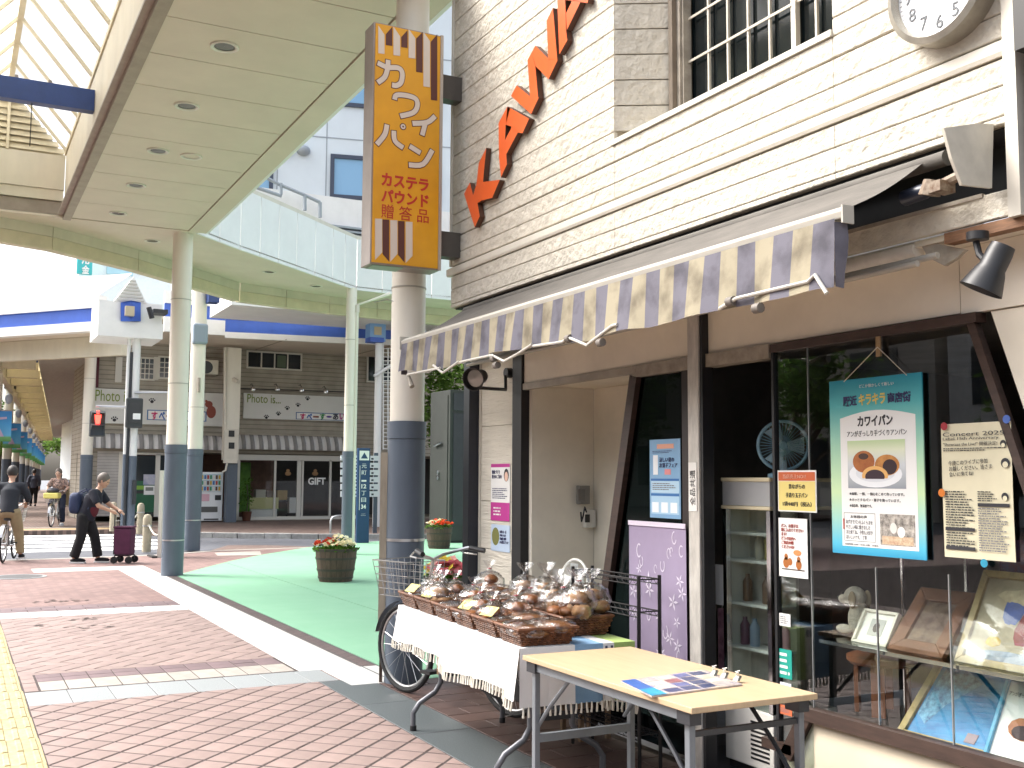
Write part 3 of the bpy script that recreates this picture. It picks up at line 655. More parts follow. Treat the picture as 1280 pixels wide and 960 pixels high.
MB().grid(lambda u, v: (x1-.03+.012*u*(1-v)+.01*math.sin(v*5)*u, YB-.03+.05*u, zb-.03-.235*v), 3, 4).build('valance_return', m_lil, AW, 2)
MB().grid(lambda u, v: (x0+.03-.01*u, YB-.03+.05*u, zb-.03-.20*v), 3, 4).build('valance_return', m_lil, AW, 2)
# roller in its dark recess, end plate, rusty rail
MB().tube([(x0+.05, 3.235, 2.682), (x1+.06, 3.235, 2.682)], .03, 14).build('roller', m_can, AW, True)
MB().tube([(x1-.08, 3.16, 2.55), (x1+.02, 3.16, 2.555), (x1+.03, 3.17, 2.558)], [.030, .030, .022], 12).build('motor_head', mat('blue_black', (.015, .02, .035), .4), AW, True)
MB().tube([(x1+.03, 3.17, 2.556), (x1+.24, 3.19, 2.60)], .02, 8).build('rusty_arm', mat('rusty_white', (.30, .25, .19), .7, col2=(.10, .045, .02), scale=26), AW, True)
MB().tube([(x1+.045, 3.15, 2.53), (x1+.06, 3.15, 2.585)], [.04, .03], 10).box((x1+.07, 3.12, 2.53), (x1+.12, 3.2, 2.57)).build('bracket_knuckle', MATS['rusty_white'], AW)
box('rear_rail', (x0, 3.245, 2.50), (-2.56, 3.262, 2.515), m_beam, AW)
XP = -2.50
P = [ox(*p, XP) for p in ((1180, 160), (1222, 154), (1242, 155), (1240, 235), (1203, 231), (1190, 198))]
MB().prism([tuple(p) for p in P][::-1], (-.012, 0, 0)).build('end_plate', mat('end_plate', (.62, .58, .49), .6, var=.15, scale=7), AW)
box('recess_back', (XL+.02, YS+.195, 2.5), (XR, YS+.21, 2.744), m_dark, AW); box('recess_floor', (XL+.02, YS+.024, 2.50), (XR-.01, YS+.194, 2.512), m_dark, AW); box('recess_top', (XL+.02, YS+.03, 2.735), (XR-.01, YS+.19, 2.743), m_dark, AW)  # near-black lining: the shade of the awning recess is put into its colour
# cream tube casing and thin rods under the overhang
def rod(name, pts, Y, r, m, parent, n=8): return MB().tube([oy(px, py, Y) for px, py in pts], r, n).build(name, m, parent, True)
a = oy(1148, 312, 3.30); c = oy(1060, 338, 3.30); zz = a[2]
MB().tube([(x0+.3, 3.30, zz), (a[0], 3.30, zz)], .034, 14).build('tube_casing', mat('casing', (.74, .70, .62), .5, var=.15, scale=8), AW, True)
MB().prism([tuple(oy(*p, 3.29)) for p in ((1148, 300), (1206, 312), (1196, 322), (1180, 332), (1160, 322))], (0, .02, 0)).build('arm_bracket', mat('bracket_beige', (.42, .38, .31), .6, var=.3, scale=12), AW)
MB().tube([(x0+.2, 3.22, zz-.075), (a[0]+.16, 3.22, zz-.06)], .013, 10).build('rod', m_bar, AW, True)
MB().tube([(x0+.2, 3.18, zz-.105), (a[0]+.10, 3.18, zz-.085)], .012, 10).build('rod', m_bar, AW, True)
def q1(x, y): return (470+x/3, 340+y/3)
def q4(x, y): return (900+x/2.4, y/2.4)
m_arm = mat('arm_grey', (.50, .48, .43), .45, var=.15)
for pts in ([q4(320, 880), q4(285, 825), q4(265, 845), q4(50, 895), q4(0, 925)], [q1(905, 197), q1(885, 202), q1(790, 275), q1(720, 245), q1(700, 262), q1(590, 278)], [q1(585, 272), q1(530, 308), q1(480, 335), q1(435, 312), q1(315, 338)], [q1(312, 335), q1(250, 378), q1(215, 350)], [q1(240, 360), q1(118, 385)]):
    rod('folding_arm', pts, YB-.055, .008, m_arm, AW)
for p in (q4(30, 905), q4(110, 925), q1(720, 250), q1(440, 325), q1(840, 265), q1(450, 350)):
    c = oy(*p, YB-.05); MB().tube([c+np.array([-.012, 0, 0]), c+np.array([.025, 0, 0])], .02, 10).build('clamp', mat('clamp', (.16, .14, .12), .6, var=.3), AW, True)
MB().tube([oy(*q1(122, 390), YB), oy(*q1(135, 430), YB)], [.012, .018], 8).build('end_hook', m_beam, AW, True)
# ------------------------------------------------------------------ spotlights
def spot(name, label, c, d, r, L, mount, m_lens):
    t = thing(name, label, 'spotlight', c, 'spotlights on the bakery front'); c = Vector(c); d = Vector(d).normalized(); q = d.to_track_quat('Z', 'Y').to_matrix().to_4x4()
    MB().lathe([(.001, -L*.5), (r*.55, -L*.5), (r*.6, -L*.35), (r*.62, 0), (r*.72, L*.1), (r, L*.5), (r*.93, L*.5), (r*.6, L*.12), (.001, L*.10)], n=28, cap=(False, False)).xf(Matrix.Translation(c) @ q).build('shade', m_black, t, True)
    MB().lathe([(.001, L*.30), (r*.55, L*.27), (r*.8, L*.26)], n=24, cap=(False, False)).xf(Matrix.Translation(c) @ q).build('lens', m_lens, t, True)
    MB().tube(mount[:-1], .012, 8).build('arm', m_black, t, True)
    b_ = mount[-1]; MB().tube([Vector(b_[0]), Vector(b_[1])], b_[2], 14).build('mount', m_black, t, True); return t
m_lens = mat('lamp_lens', (.35, .34, .31), .15, metal=.4)
c = oy(1240, 335, 3.18); s = oy(1222, 300, 3.2); e = oy(1222, 290, 3.2)
spot('spotlight', 'large black bell spotlight under the overhang beside the brown wood strip', c, (-.35, -.25, -.85), .075, .17, [c, oy(1224, 318, 3.2), oy(1220, 302, 3.2), (s, e, .038)], m_lens)
c = oy(597, 472, 3.02); w = oy(632, 466, 3.4)
spot('spotlight', 'small black round spotlight on an arm by the ribbed white pillar', c, (.55, -.75, -.25), .078, .13, [c, oy(600, 485, 3.05), oy(632, 487, 3.38), oy(632, 470, 3.4), (w, w+np.array([0, .05, 0]), .035)], m_lens)
# ------------------------------------------------------------------ projecting vertical sign
m_sy = mat('sign_yellow', '#dea012', .4, var=.12, scale=2.2, col2='#cb8f0e'); m_sw = mat('sign_white', (.62, .54, .46), .5); m_sm = mat('sign_maroon', (.085, .018, .012), .5); m_sr = mat('sign_red', '#b5281a', .5)
m_sf = mat('sign_casing', (.30, .25, .22), .4, metal=.3, var=.2, scale=3)
X1, X0s = -7.0, -7.19
A = ox(470, 27, X1); Bq = ox(553, 40, X1); Cq = ox(460, 329, X1)
sy0, sy1, sz0, sz1 = (A[1]+Cq[1])/2, ox(552, 200, X1)[1], Cq[2], A[2]
SG = thing('hanging_sign', 'tall yellow box sign with white and red lettering projecting from the corner', 'sign', ((X1+X0s)/2, (sy0+sy1)/2, sz0))
box('casing', (X0s, sy0, sz0), (X1-.004, sy1, sz1), m_sf, SG, .004)
box('sign_face', (X1-.0035, sy0+.012, sz0+.012), (X1+.004, sy1-.022, sz1-.012), m_sy, SG)
box('edge_strip', (X1-.003, sy1-.021, sz0), (X1+.008, sy1+.002, sz1), mat('sign_edge', (.42, .37, .32), .4, metal=.3), SG)
box('bottom_panel', (X0s+.02, sy0+.03, sz0-.006), (X1-.02, sy1-.28, sz0-.001), mat('sign_mint', (.25, .40, .30), .6), SG)
def spx(x, y):
    """point of the sign face crop (440,10) scale 6.857"""
    return ox(440+x/6.857, 10+y/6.857, X1+.005)
def spx2(x, y): return ox(440+x/6.857, 220+y/6.857, X1+.005)
def stripe(pts, m, f):
    P = [Vector(f(*p)) for p in pts]
    if (P[1]-P[0]).cross(P[2]-P[0]).x < 0: P = P[::-1]
    MB().prism(P, (.002, 0, 0)).build('stripe', m, SG)
for i, (a, b_, t0_, t1_, bt, m) in enumerate(((225, 278, 150, 230, 395, m_sw), (290, 345, 225, 160, 325, m_sm), (355, 412, 160, 245, 412, m_sw), (422, 475, 250, 190, 342, m_sm), (485, 542, 180, 260, 435, m_sw), (550, 605, 262, 205, 555, m_sm), (612, 668, 205, 285, 680, m_sw), (676, 730, 290, 225, 795, m_sm))):
    stripe([(a, t0_), (b_, t1_), (b_, bt), (a, bt-8)], m, spx)
for (a, b_, tt, b0, b1, m) in ((197, 258, 365, 720, 655, m_sw), (262, 318, 372, 668, 735, m_sm), (328, 388, 378, 735, 668, m_sw), (395, 450, 385, 675, 742, m_sm), (460, 518, 392, 745, 685, m_sw)):
    stripe([(a, tt), (b_, tt+3), (b_, b1), (a, b0)], m, spx2)
def stroke_char(strokes, f, wpx=.018):
    """brush strokes: dark outline under, white on top"""
    for m, r, dx in ((m_sm, wpx*1.32, 0.), (m_sw, wpx, .0022)):
        mb = MB()
        for st_ in strokes:
            P = [Vector(f(*p)) for p in st_]
            Q = []
            for i in range(len(P)-1):
                for t in (0, .25, .5, .75):
                    p0, p1, p2, p3 = P[max(i-1, 0)], P[i], P[i+1], P[min(i+2, len(P)-1)]
                    Q.append(.5*((2*p1)+(p2-p0)*t+(2*p0-5*p1+4*p2-p3)*t*t+(3*p1-p0-3*p2+p3)*t**3))
            Q.append(P[-1]); Lf = []; Rt = []
            for i, p in enumerate(Q):
                d = (Q[min(i+1, len(Q)-1)]-Q[max(i-1, 0)]).normalized(); n = Vector((0, -d.z, d.y))*r; Lf.append(p+n); Rt.append(p-n)
            e = (Q[-1]-Q[-2]).normalized()*(r-wpx); Lf[-1] = Lf[-1]+e; Rt[-1] = Rt[-1]+e; s0 = (Q[0]-Q[1]).normalized()*(r-wpx); Lf[0] = Lf[0]+s0; Rt[0] = Rt[0]+s0
            for i in range(len(Q)-1):
                q = [Lf[i], Lf[i+1], Rt[i+1], Rt[i]]
                q = [v+Vector((dx+.001*strokes.index(st_), 0, 0)) for v in q]
                if (q[1]-q[0]).cross(q[2]-q[0]).x < 0: q = q[::-1]
                mb.poly(q)
        stuff(mb.build('character', m, SG))
sp2 = lambda x, y: ox(240+x/2.824, y/2.824, X1+.005)      # crop (240,0) scale 2.824
stroke_char([[(655, 222), (690, 238), (728, 240), (742, 258), (738, 290), (722, 302), (706, 300)], [(692, 212), (690, 240), (680, 272), (655, 292)]], sp2)
stroke_char([[(715, 352), (722, 336), (760, 338), (790, 350), (795, 375), (780, 398), (735, 410)]], sp2)
stroke_char([[(858, 410), (830, 432), (778, 436)], [(824, 432), (812, 478)]], sp2)
stroke_char([[(688, 440), (680, 475), (652, 510)], [(712, 462), (716, 498), (745, 522)]], sp2)
stroke_char([[(768, 516), (806, 540)], [(765, 582), (815, 580), (848, 530)]], sp2)
c = Vector(sp2(745, 447)); MB().poly(disc_pts(c, .026, (0, 1, 0), (0, 0, 1), 16)).build('character', m_sm, SG); MB().poly(disc_pts(c+Vector((.001, 0, 0)), .019, (0, 1, 0), (0, 0, 1), 16)).build('character', m_sw, SG); MB().poly(disc_pts(c+Vector((.002, 0, 0)), .007, (0, 1, 0), (0, 0, 1), 12)).build('character', m_sm, SG)
for body, y0_, y1_ in (('カステラ', 608, 655), ('パウンド', 665, 712), ('贈 答 品', 718, 768)):
    a = Vector(sp2(668, y1_)); c = Vector(sp2(836, y0_)); text('lettering', body, a, c.y-a.y, abs(sp2(668, y0_)[2]-a.z), m_sr, SG, FACE_X, .002, 0. if '品' in body else .035)
for y0_, y1_ in ((93, 130), (289, 326)):
    a = ox(555, y0_, X1-.05); c = ox(577, y1_, X1-.05); box('bracket', (X0s+.03, sy1, c[2]+.02), (X1-.05, YS+.005, a[2]), mat('sign_bracket', (.075, .065, .055), .5, var=.2), SG)
# ------------------------------------------------------------------ front folding table
m_oak = mat('oak_laminate', (.50, .375, .235), .42, var=.14, scale=5, stretch=(1, 9, 1), detail=7, col2=(.43, .315, .19))
m_steel = mat('grey_steel', (.17, .19, .21), .45, metal=.2, var=.12, scale=8); m_dsteel = mat('dark_steel', (.03, .033, .04), .45, metal=.2)
tx0, tx1, ty0, ty1, tz = -4.265, -3.035, 2.29, 2.865, .70
T = thing('folding_table', 'oak topped folding table with grey steel legs standing empty but for a poster board', 'table', ((tx0+tx1)/2, (ty0+ty1)/2, 0))
box('tabletop', (tx0, ty0, tz-.022), (tx1, ty1, tz), m_oak, T, .003)
for y in (ty0+.02, ty1-.045): box('rail', (tx0+.03, y, tz-.062), (tx1-.03, y+.028, tz-.0225), m_steel, T, .003)
for x in (tx0+.045, tx1-.075):
    for y in (ty0+.024, ty1-.052): box('leg', (x, y, 0), (x+.03, y+.026, tz-.0628), m_steel, T, .003); box('foot_cap', (x-.003, y-.003, -.002), (x+.033, y+.029, .03), m_dsteel, T)
    box('crossbar', (x+.004, ty0+.05, .33), (x+.026, ty1-.052, .365), m_steel, T) if x < -4 else box('crossbar', (x+.004, ty0+.05, .585), (x+.022, ty1-.052, .605), m_dsteel, T)
for y in (ty0+.05, ty1-.075):
    for x, s in ((tx0+.06, 1), (tx1-.06, -1)):
        MB().tube([(x+s*.26, y, tz-.065), (x+s*.10, y, .50), (x, y, .40)], .009, 6).build('strut', m_steel if s > 0 else m_dsteel, T, True)
for x, y in ((tx0+.02, ty0+.01), (tx1-.10, ty0+.01), (tx1-.10, ty1-.07), (tx0+.02, ty1-.07)): box('corner_bracket', (x, y, tz-.068), (x+.075, y+.05, tz-.0235), m_dsteel, T)
# poster board lying on it, clips
def onT(x, y): return oz(x, y, tz+.004)
P = [onT(*p) for p in ((776, 852), (880, 838), (928, 856), (815, 871))]
PB = thing('poster_board', 'glossy photo poster board lying on the oak folding table', 'poster', ((P[0][0]+P[2][0])/2, (P[0][1]+P[2][1])/2, tz))
MB().prism([(p[0], p[1], tz+.001) for p in P][::-1] if (P[1]-P[0])[0]*(P[2]-P[0])[1]-(P[1]-P[0])[1]*(P[2]-P[0])[0] < 0 else [(p[0], p[1], tz+.001) for p in P], (0, 0, .006)).build('board', mat('board_print', '#8a8698', .25, col2='#c9bba6', scale=13, detail=2), PB)
def lerp2(u, v): return P[0]*(1-u)*(1-v)+P[1]*u*(1-v)+P[2]*u*v+P[3]*(1-u)*v
def patch(u0, u1, v0, v1, c, h=.0005):
    q = [lerp2(u0, v0), lerp2(u1, v0), lerp2(u1, v1), lerp2(u0, v1)]; q = [Vector((a[0], a[1], tz+.007+h)) for a in q]
    if (q[1]-q[0]).cross(q[2]-q[0]).z < 0: q = q[::-1]
    MB().poly(q).build('print', mat('pr'+c, c, .3, var=.3, scale=30), PB)
patch(.0, .16, .0, 1, '#3f62a4'); patch(.0, .16, .6, 1, '#2f8fb0', .001)
for i in range(4):
    for j in range(4): patch(.2+.19*i, .36+.19*i, .05+.23*j, .25+.23*j, random.choice(['#c8bda8', '#5a5f86', '#8c5a56', '#a9a3a0', '#6d7a72', '#3d4464', '#d0c6b8']))
for (x, y) in ((893, 845), (906, 848), (922, 852)):
    c = onT(x, y); t = thing('bulldog_clip', 'small steel bulldog clip gripping the poster board edge', 'clip', (c[0], c[1], tz), 'bulldog clips on the poster board')
    MB().prism([(c[0]-.014, c[1]-.014, tz+.008), (c[0]+.014, c[1]-.014, tz+.008), (c[0]+.01, c[1]+.0, tz+.026), (c[0]-.01, c[1]+.0, tz+.026)], (0, .014, 0)).build('jaw', m_chrome, t)
    for s in (-1, 1): MB().tube([(c[0]+s*.008, c[1], tz+.024), (c[0]+s*.012, c[1]-.006*s, tz+.04), (c[0], c[1]-.012*s, tz+.044)], .0022, 5).build('lever', m_alu, t)
# ------------------------------------------------------------------ bread table
BT_C, BT_R = Vector((-5.30, 2.72, 0)), math.radians(-4)
BM = Matrix.Translation(BT_C) @ Matrix.Rotation(BT_R, 4, 'Z'); hx, hy, bz = .91, .30, .70
def bl(x, y, z): return tuple(BM @ Vector((x, y, z)))
BT = thing('bread_table', 'folding table with curved tube legs carrying the bread baskets', 'table', BT_C)
def loc(mb): return mb.xf(BM)
loc(MB().box((-hx, -hy, bz-.03), (hx, hy, bz))).build('tabletop', mat('table_brown', (.30, .20, .12), .6), BT)
m_leg = mat('leg_grey', (.13, .135, .15), .4, metal=.3, var=.15)
for x in (-.66, .62):
    for s in (-1, 1):
        loc(MB().tube([(x, s*.285, .0), (x, s*.287, .10), (x, s*.25, .155), (x, s*.15, .215), (x, s*.115, .27), (x, s*.11, .66)], .016, 10)).build('leg', m_leg, BT, True)
        loc(MB().tube([(x, s*.285, -.001), (x, s*.285, .03)], .02, 10)).build('foot_cap', m_black, BT, True)
    loc(MB().box((x-.012, -.1, .30), (x+.012, .1, .335))).build('crossbar', m_dsteel, BT)
    loc(MB().box((x-.09, -.11, .30), (x-.013, .11, .42))).build('hinge_block', mat('hinge_wood', (.30, .19, .10), .7, var=.3), BT) if x < 0 else None
# cloth
m_cl = mat('white_cloth', (.72, .715, .705), .9, var=.05, scale=5, bump=.2, bscale=300, sheen=.2); m_cb = mat('blue_band', '#7fa3c4', .9, var=.15, scale=60, stretch=(1, 20, 1)); m_cg = mat('green_band', '#9db36a', .9, var=.15, scale=60); m_cd = mat('cloth_mark', '#3a3c50', .9)
TC = thing('tablecloth', 'white fringed cloth with blue and green bands draped over the bread table', 'tablecloth', (BT_C.x, BT_C.y, bz))
def band(y): return 1 if -.02 < y < .13 else (2 if y > .19 else 0)
cl = MB()
ys = [-hy-.004, -.16, -.02, .13, .19, hy+.004]
def ztop(x, y): return bz+.004
for a, b_ in zip(ys[:-1], ys[1:]):
    cl.cur = band((a+b_)/2); cl.grid(lambda u, v, a=a, b_=b_: ((-hx-.004)+2*(hx+.004)*u, a+(b_-a)*v, bz+.004), 12, 2)
    # right end
    cl.cur = band((a+b_)/2); cl.grid(lambda u, v, a=a, b_=b_: (hx+.005+.006*math.sin(v*9+a*30)*u, b_+(a-b_)*v, bz+.004-.27*u), 6, 4)
cl.cur = 0
def dropf(x): return .175+.05*math.sin((x+1)*1.1)+.02*math.sin(x*7+1)
cl.grid(lambda u, v: ((-hx-.004)+2*(hx+.004)*u+.01*math.sin(u*20)*v, -hy-.005-.022*v-.02*v*math.sin(u*26+.6)-.008*v*math.sin(u*61), bz+.004-dropf(-hx+2*hx*u)*v), 80, 7)
cl.grid(lambda u, v: (hx-2*hx*u, hy+.005+.02*v+.015*v*math.sin(u*31), bz+.004-(.30+.03*math.sin(u*9))*v), 60, 6)
cl.grid(lambda u, v: (-hx-.005-.03*v-.015*v*math.sin(u*14), hy-2*hy*u, bz+.004-.20*v), 20, 5)
loc(cl).build('cloth', [m_cl, m_cb, m_cg], TC, 2)
mk = MB()
for y in (.145, .175): mk.box((hx+.008, y-.005, bz-.045), (hx+.013, y+.005, bz-.008))
stuff(loc(mk).build('woven_marks', m_cd, TC))
fr = MB()
for i in range(72):
    u = (i+.5)/72; x = (-hx-.004)+2*(hx+.004)*u+.01*math.sin(u*20); y = -hy-.027-.02*math.sin(u*26+.6)-.008*math.sin(u*61); zt = bz+.004-dropf(-hx+2*hx*u)
    fr.tube([(x, y, zt+.004), (x+random.uniform(-.003, .003), y-.002, zt-.018), (x+random.uniform(-.006, .006), y-.004, zt-.044)], [.0035, .005, .006], 5)
for i in range(60):
    u = (i+.5)/60; x = hx-2*hx*u; y = hy+.025+.015*math.sin(u*31); zt = bz+.004-(.30+.03*math.sin(u*9))
    fr.tube([(x, y, zt+.004), (x, y, zt-.02), (x+random.uniform(-.006, .006), y-.004, zt-.046)], [.0035, .005, .006], 5)
for i in range(22):
    y = -hy+2*hy*(i+.5)/22; fr.tube([(hx+.007, y, bz-.262), (hx+.009, y, bz-.285), (hx+.008, y+random.uniform(-.005, .005), bz-.31)], [.0035, .005, .006], 5)
stuff(loc(fr).build('fringe', mat('fringe_cream', (.72, .69, .60), .9), TC))
# wicker baskets
def wicker(name, c1, c2):
    m = bpy.data.materials.new(name); m.use_nodes = True; n = m.node_tree.nodes; L = m.node_tree.links; b = n['Principled BSDF']; b.inputs['Roughness'].default_value = .55
    tc = n.new('ShaderNodeTexCoord'); t = n.new('ShaderNodeTexNoise'); t.inputs['Scale'].default_value = 30; r = n.new('ShaderNodeValToRGB'); r.color_ramp.elements[0].color = (*lin(c1), 1); r.color_ramp.elements[1].color = (*lin(c2), 1); r.color_ramp.elements[0].position = .35; r.color_ramp.elements[1].position = .7
    L.new(tc.outputs['Object'], t.inputs['Vector']); L.new(t.outputs['Fac'], r.inputs[0]); L.new(r.outputs[0], b.inputs['Base Color']); return m
m_wk = wicker('brown_wicker', '#4c2d1b', '#7a4e31')
def basket_proto(w, d, h):
    """woven tray: strands laid in rows, over and under upright ribs"""
    t = bpy.data.objects.new('bread_basket', None); COL.objects.link(t)
    fl = .028; wo = MB(); rows = 7; ri = MB()
    def corner(s, k):                                   # outline at height share s
        e = fl*(s-1); return (w/2+e, d/2+e)
    for k in range(rows):
        s = (k+.5)/rows; a, b_ = corner(s, k); zc = h*s; pts = []
        for (x0_, y0_, x1_, y1_) in ((-a, -b_, a, -b_), (a, -b_, a, b_), (a, b_, -a, b_), (-a, b_, -a, -b_)):
            L = math.hypot(x1_-x0_, y1_-y0_); n = max(6, int(L/.014)); n -= n % 2
            for i in range(n):
                t_ = i/n; o = .0032*(1 if (i+k) % 2 else -1); nx, ny = (y1_-y0_)/L, -(x1_-x0_)/L; pts.append((x0_+(x1_-x0_)*t_+nx*o, y0_+(y1_-y0_)*t_+ny*o, zc))
        wo.tube(pts, h/rows*.5, 4, closed=True)
    wo.build('weave', m_wk, t)
    a, b_ = corner(1.05, 0); rim = []
    for (x0_, y0_, x1_, y1_) in ((-a, -b_, a, -b_), (a, -b_, a, b_), (a, b_, -a, b_), (-a, b_, -a, -b_)):
        for i in range(10): rim.append((x0_+(x1_-x0_)*i/10, y0_+(y1_-y0_)*i/10, h+.004))
    MB().tube(rim, .008, 6, closed=True).build('rim', m_wk, t)
    MB().box((-w/2+fl, -d/2+fl, .002), (w/2-fl, d/2-fl, .008)).build('base', m_wk, t); return t
bk_s = basket_proto(.285, .30, .075); bk_l = basket_proto(.36, .275, .09)
# bags of bread
def film_mat():
    m = bpy.data.materials.new('clear_film'); m.use_nodes = True; n = m.node_tree.nodes; L = m.node_tree.links; n.clear()
    o = n.new('ShaderNodeOutputMaterial'); mx = n.new('ShaderNodeMixShader'); t = n.new('ShaderNodeBsdfTransparent'); t.inputs[0].default_value = (.96, .96, .96, 1); g = n.new('ShaderNodeBsdfGlossy'); g.inputs['Roughness'].default_value = .12
    lw = n.new('ShaderNodeLayerWeight'); lw.inputs[0].default_value = .32; tc = n.new('ShaderNodeTexCoord'); nz = n.new('ShaderNodeTexNoise'); nz.inputs['Scale'].default_value = 45; nz.inputs['Detail'].default_value = 3; bp = n.new('ShaderNodeBump'); bp.inputs['Strength'].default_value = .9; bp.inputs['Distance'].default_value = .006
    ad = n.new('ShaderNodeMath'); ad.operation = 'MULTIPLY_ADD'; ad.inputs[1].default_value = .55; ad.inputs[2].default_value = .055; ad.use_clamp = True
    L.new(tc.outputs['Object'], nz.inputs['Vector']); L.new(nz.outputs['Fac'], bp.inputs['Height']); L.new(bp.outputs[0], g.inputs['Normal']); L.new(bp.outputs[0], lw.inputs['Normal'])
    L.new(lw.outputs['Facing'], ad.inputs[0]); L.new(ad.outputs[0], mx.inputs[0]); L.new(t.outputs[0], mx.inputs[1]); L.new(g.outputs[0], mx.inputs[2]); L.new(mx.outputs[0], o.inputs[0]); return m
m_film = film_mat()
m_bun = mat('bun_crust', '#7a451f', .45, col2='#a2693a', scale=16, rnd=.12); m_roll = mat('pale_bread', '#8a5c31', .55, col2='#6d421f', scale=13, rnd=.12); m_choc = mat('dark_bread', '#5f3a26', .5, col2='#7c5034', scale=20, rnd=.12); m_sugar = mat('sugar_bread', '#9b7850', .7, col2='#774e28', scale=30, rnd=.1)
def crinkle(amp, f): 
    ph = [random.uniform(0, 6) for _ in range(6)]
    return lambda d: 1+amp*(math.sin(d.x*f+ph[0])*math.sin(d.y*f*1.2+ph[1])+.5*math.sin(d.z*f*1.7+ph[2]))
def bag_proto(kind):
    t = bpy.data.objects.new('bread_bag', None); COL.objects.link(t)
    if kind == 0:      # pile of round buns, twisted top
        for c, r in (((-.045, 0, .032), .042), ((.045, .01, .033), .043), ((0, -.045, .034), .041), ((.005, .01, .085), .044)):
            MB().ell(c, (r*1.12, r*.95, r*.66), 16, 10, crinkle(.07, 7)).build('bun', m_bun, t, 2)
        MB().ell((0, 0, .062), (.105, .093, .072), 30, 18, crinkle(.085, 15)).build('film', m_film, t, 2)
        MB().lathe([(.045, .125), (.014, .145), (.010, .155), (.03, .178), (.042, .20)], n=9, cap=(False, False)).build('twisted_top', m_film, t); MB().tube([(-.012, 0, .15), (0, .013, .151), (.013, 0, .15), (0, -.013, .151), (-.012, 0, .15)], .003, 5).build('tie', mat('red_tie', '#a03038', .5), t)
    elif kind == 1:    # flat pack of long rolls
        for i in range(3): MB().ell((-.06+.06*i, 0, .028), (.03, .085, .026), 12, 8, crinkle(.03, 8)).build('roll', m_roll, t, 2)
        MB().ell((0, 0, .032), (.108, .11, .042), 30, 14, crinkle(.08, 17)).build('film', m_film, t, 2)
    elif kind == 2:    # dark flat pack
        for i in range(2): MB().ell((-.04+.08*i, 0, .026), (.042, .07, .024), 12, 8, crinkle(.06, 12)).build('bread', m_choc, t, 2)
        MB().ell((0, 0, .03), (.098, .095, .04), 30, 14, crinkle(.085, 17)).build('film', m_film, t, 2)
    else:              # tall bag of pale bread with puffed top
        for c, r in (((-.04, .0, .045), .05), ((.045, 0, .045), .05), ((0, 0, .10), .05)): MB().ell(c, (r*1.15, r*.9, r*.72), 16, 10, crinkle(.12, 7)).build('bread', m_sugar, t, 2)
        MB().ell((0, 0, .078), (.105, .09, .088), 30, 18, crinkle(.09, 16)).build('film', m_film, t, 2)
        MB().lathe([(.05, .15), (.016, .175), (.012, .185), (.04, .215), (.055, .24)], n=9, cap=(False, False)).build('twisted_top', m_film, t)
    return t
protos = [bag_proto(k) for k in range(4)]; used = set()
BAGL = ['clear bag of round buns', 'flat pack of golden rolls', 'flat pack of dark bread', 'puffed bag of pale bread']; WB = ('by the bicycle saddle', 'second from the bicycle', 'second from the wire rack', 'nearest the wire rack')
def put(proto, key, M, rz, label, cat, group, sc=1.):
    p = M @ Vector((0, 0, 0)); o = proto if key not in used else dup(proto)
    used.add(key); o.location = p; o.rotation_euler = (0, 0, BT_R+rz); o.scale = (sc,)*3; tag(o, label, cat, group); return o
ROWF = [(-.765+.306*i, -.155) for i in range(6)]; ROWB = [(-.70, .165), (-.30, .165), (.12, .165), (.52, .165), (.735, .165)]
WH = ['at the end by the bicycle basket', 'second from the bicycle end', 'third from the bicycle end', 'third from the oak table', 'second from the oak table', 'at the end by the oak table']
bag_sets = [(2, 2, 0, 2), (3, 3, 0, 1), (1, 1, 0, 1), (1, 0, 1, 2), (0, 1, 0, 1), (2, 1, 2, 1)]
m_card = mat('yellow_card', '#e0da86', .8)
for i, (x, y) in enumerate(ROWF):
    put(bk_s, 's', Matrix.Translation(bl(x, y, bz+.006)), 0, 'brown wicker basket on the cloth front edge, '+WH[i], 'basket', 'wicker bread baskets')
    for j, kd in enumerate(bag_sets[i]):
        dx, dy = ((-.06, -.065), (.06, -.06), (-.06, .065), (.06, .07))[j]
        put(protos[kd], kd, Matrix.Translation(bl(x+dx*1.05+random.uniform(-.01, .01), y+dy+random.uniform(-.01, .01), bz+.035+(.015 if j > 1 else 0))), random.uniform(-.6, .6), BAGL[kd]+' in the front basket '+WH[i], 'bread', 'bagged bread front row', random.uniform(.85, 1.02))
    if i in (0, 1, 3, 4):
        c = Vector(bl(x-.03, y-.10, bz+.115)); q = Matrix.Translation(c) @ Matrix.Rotation(BT_R+.25, 4, 'Z') @ Matrix.Rotation(math.radians(38), 4, 'X')
        o = MB().box((-.05, -.033, 0), (.05, .033, .002)).build('price_card', m_card, None, own=False); o.matrix_world = q
        tag(o, 'pale yellow price card leaning in the wicker basket '+WH[i].replace('at the', 'at the'), 'card', 'price cards')
        text('lettering', '手造り玉子パン', (-.04, -.012, .0022), .08, .02, m_black, o, (Vector((1, 0, 0)), Vector((0, 1, 0)), Vector((0, 0, 1))), .0006)
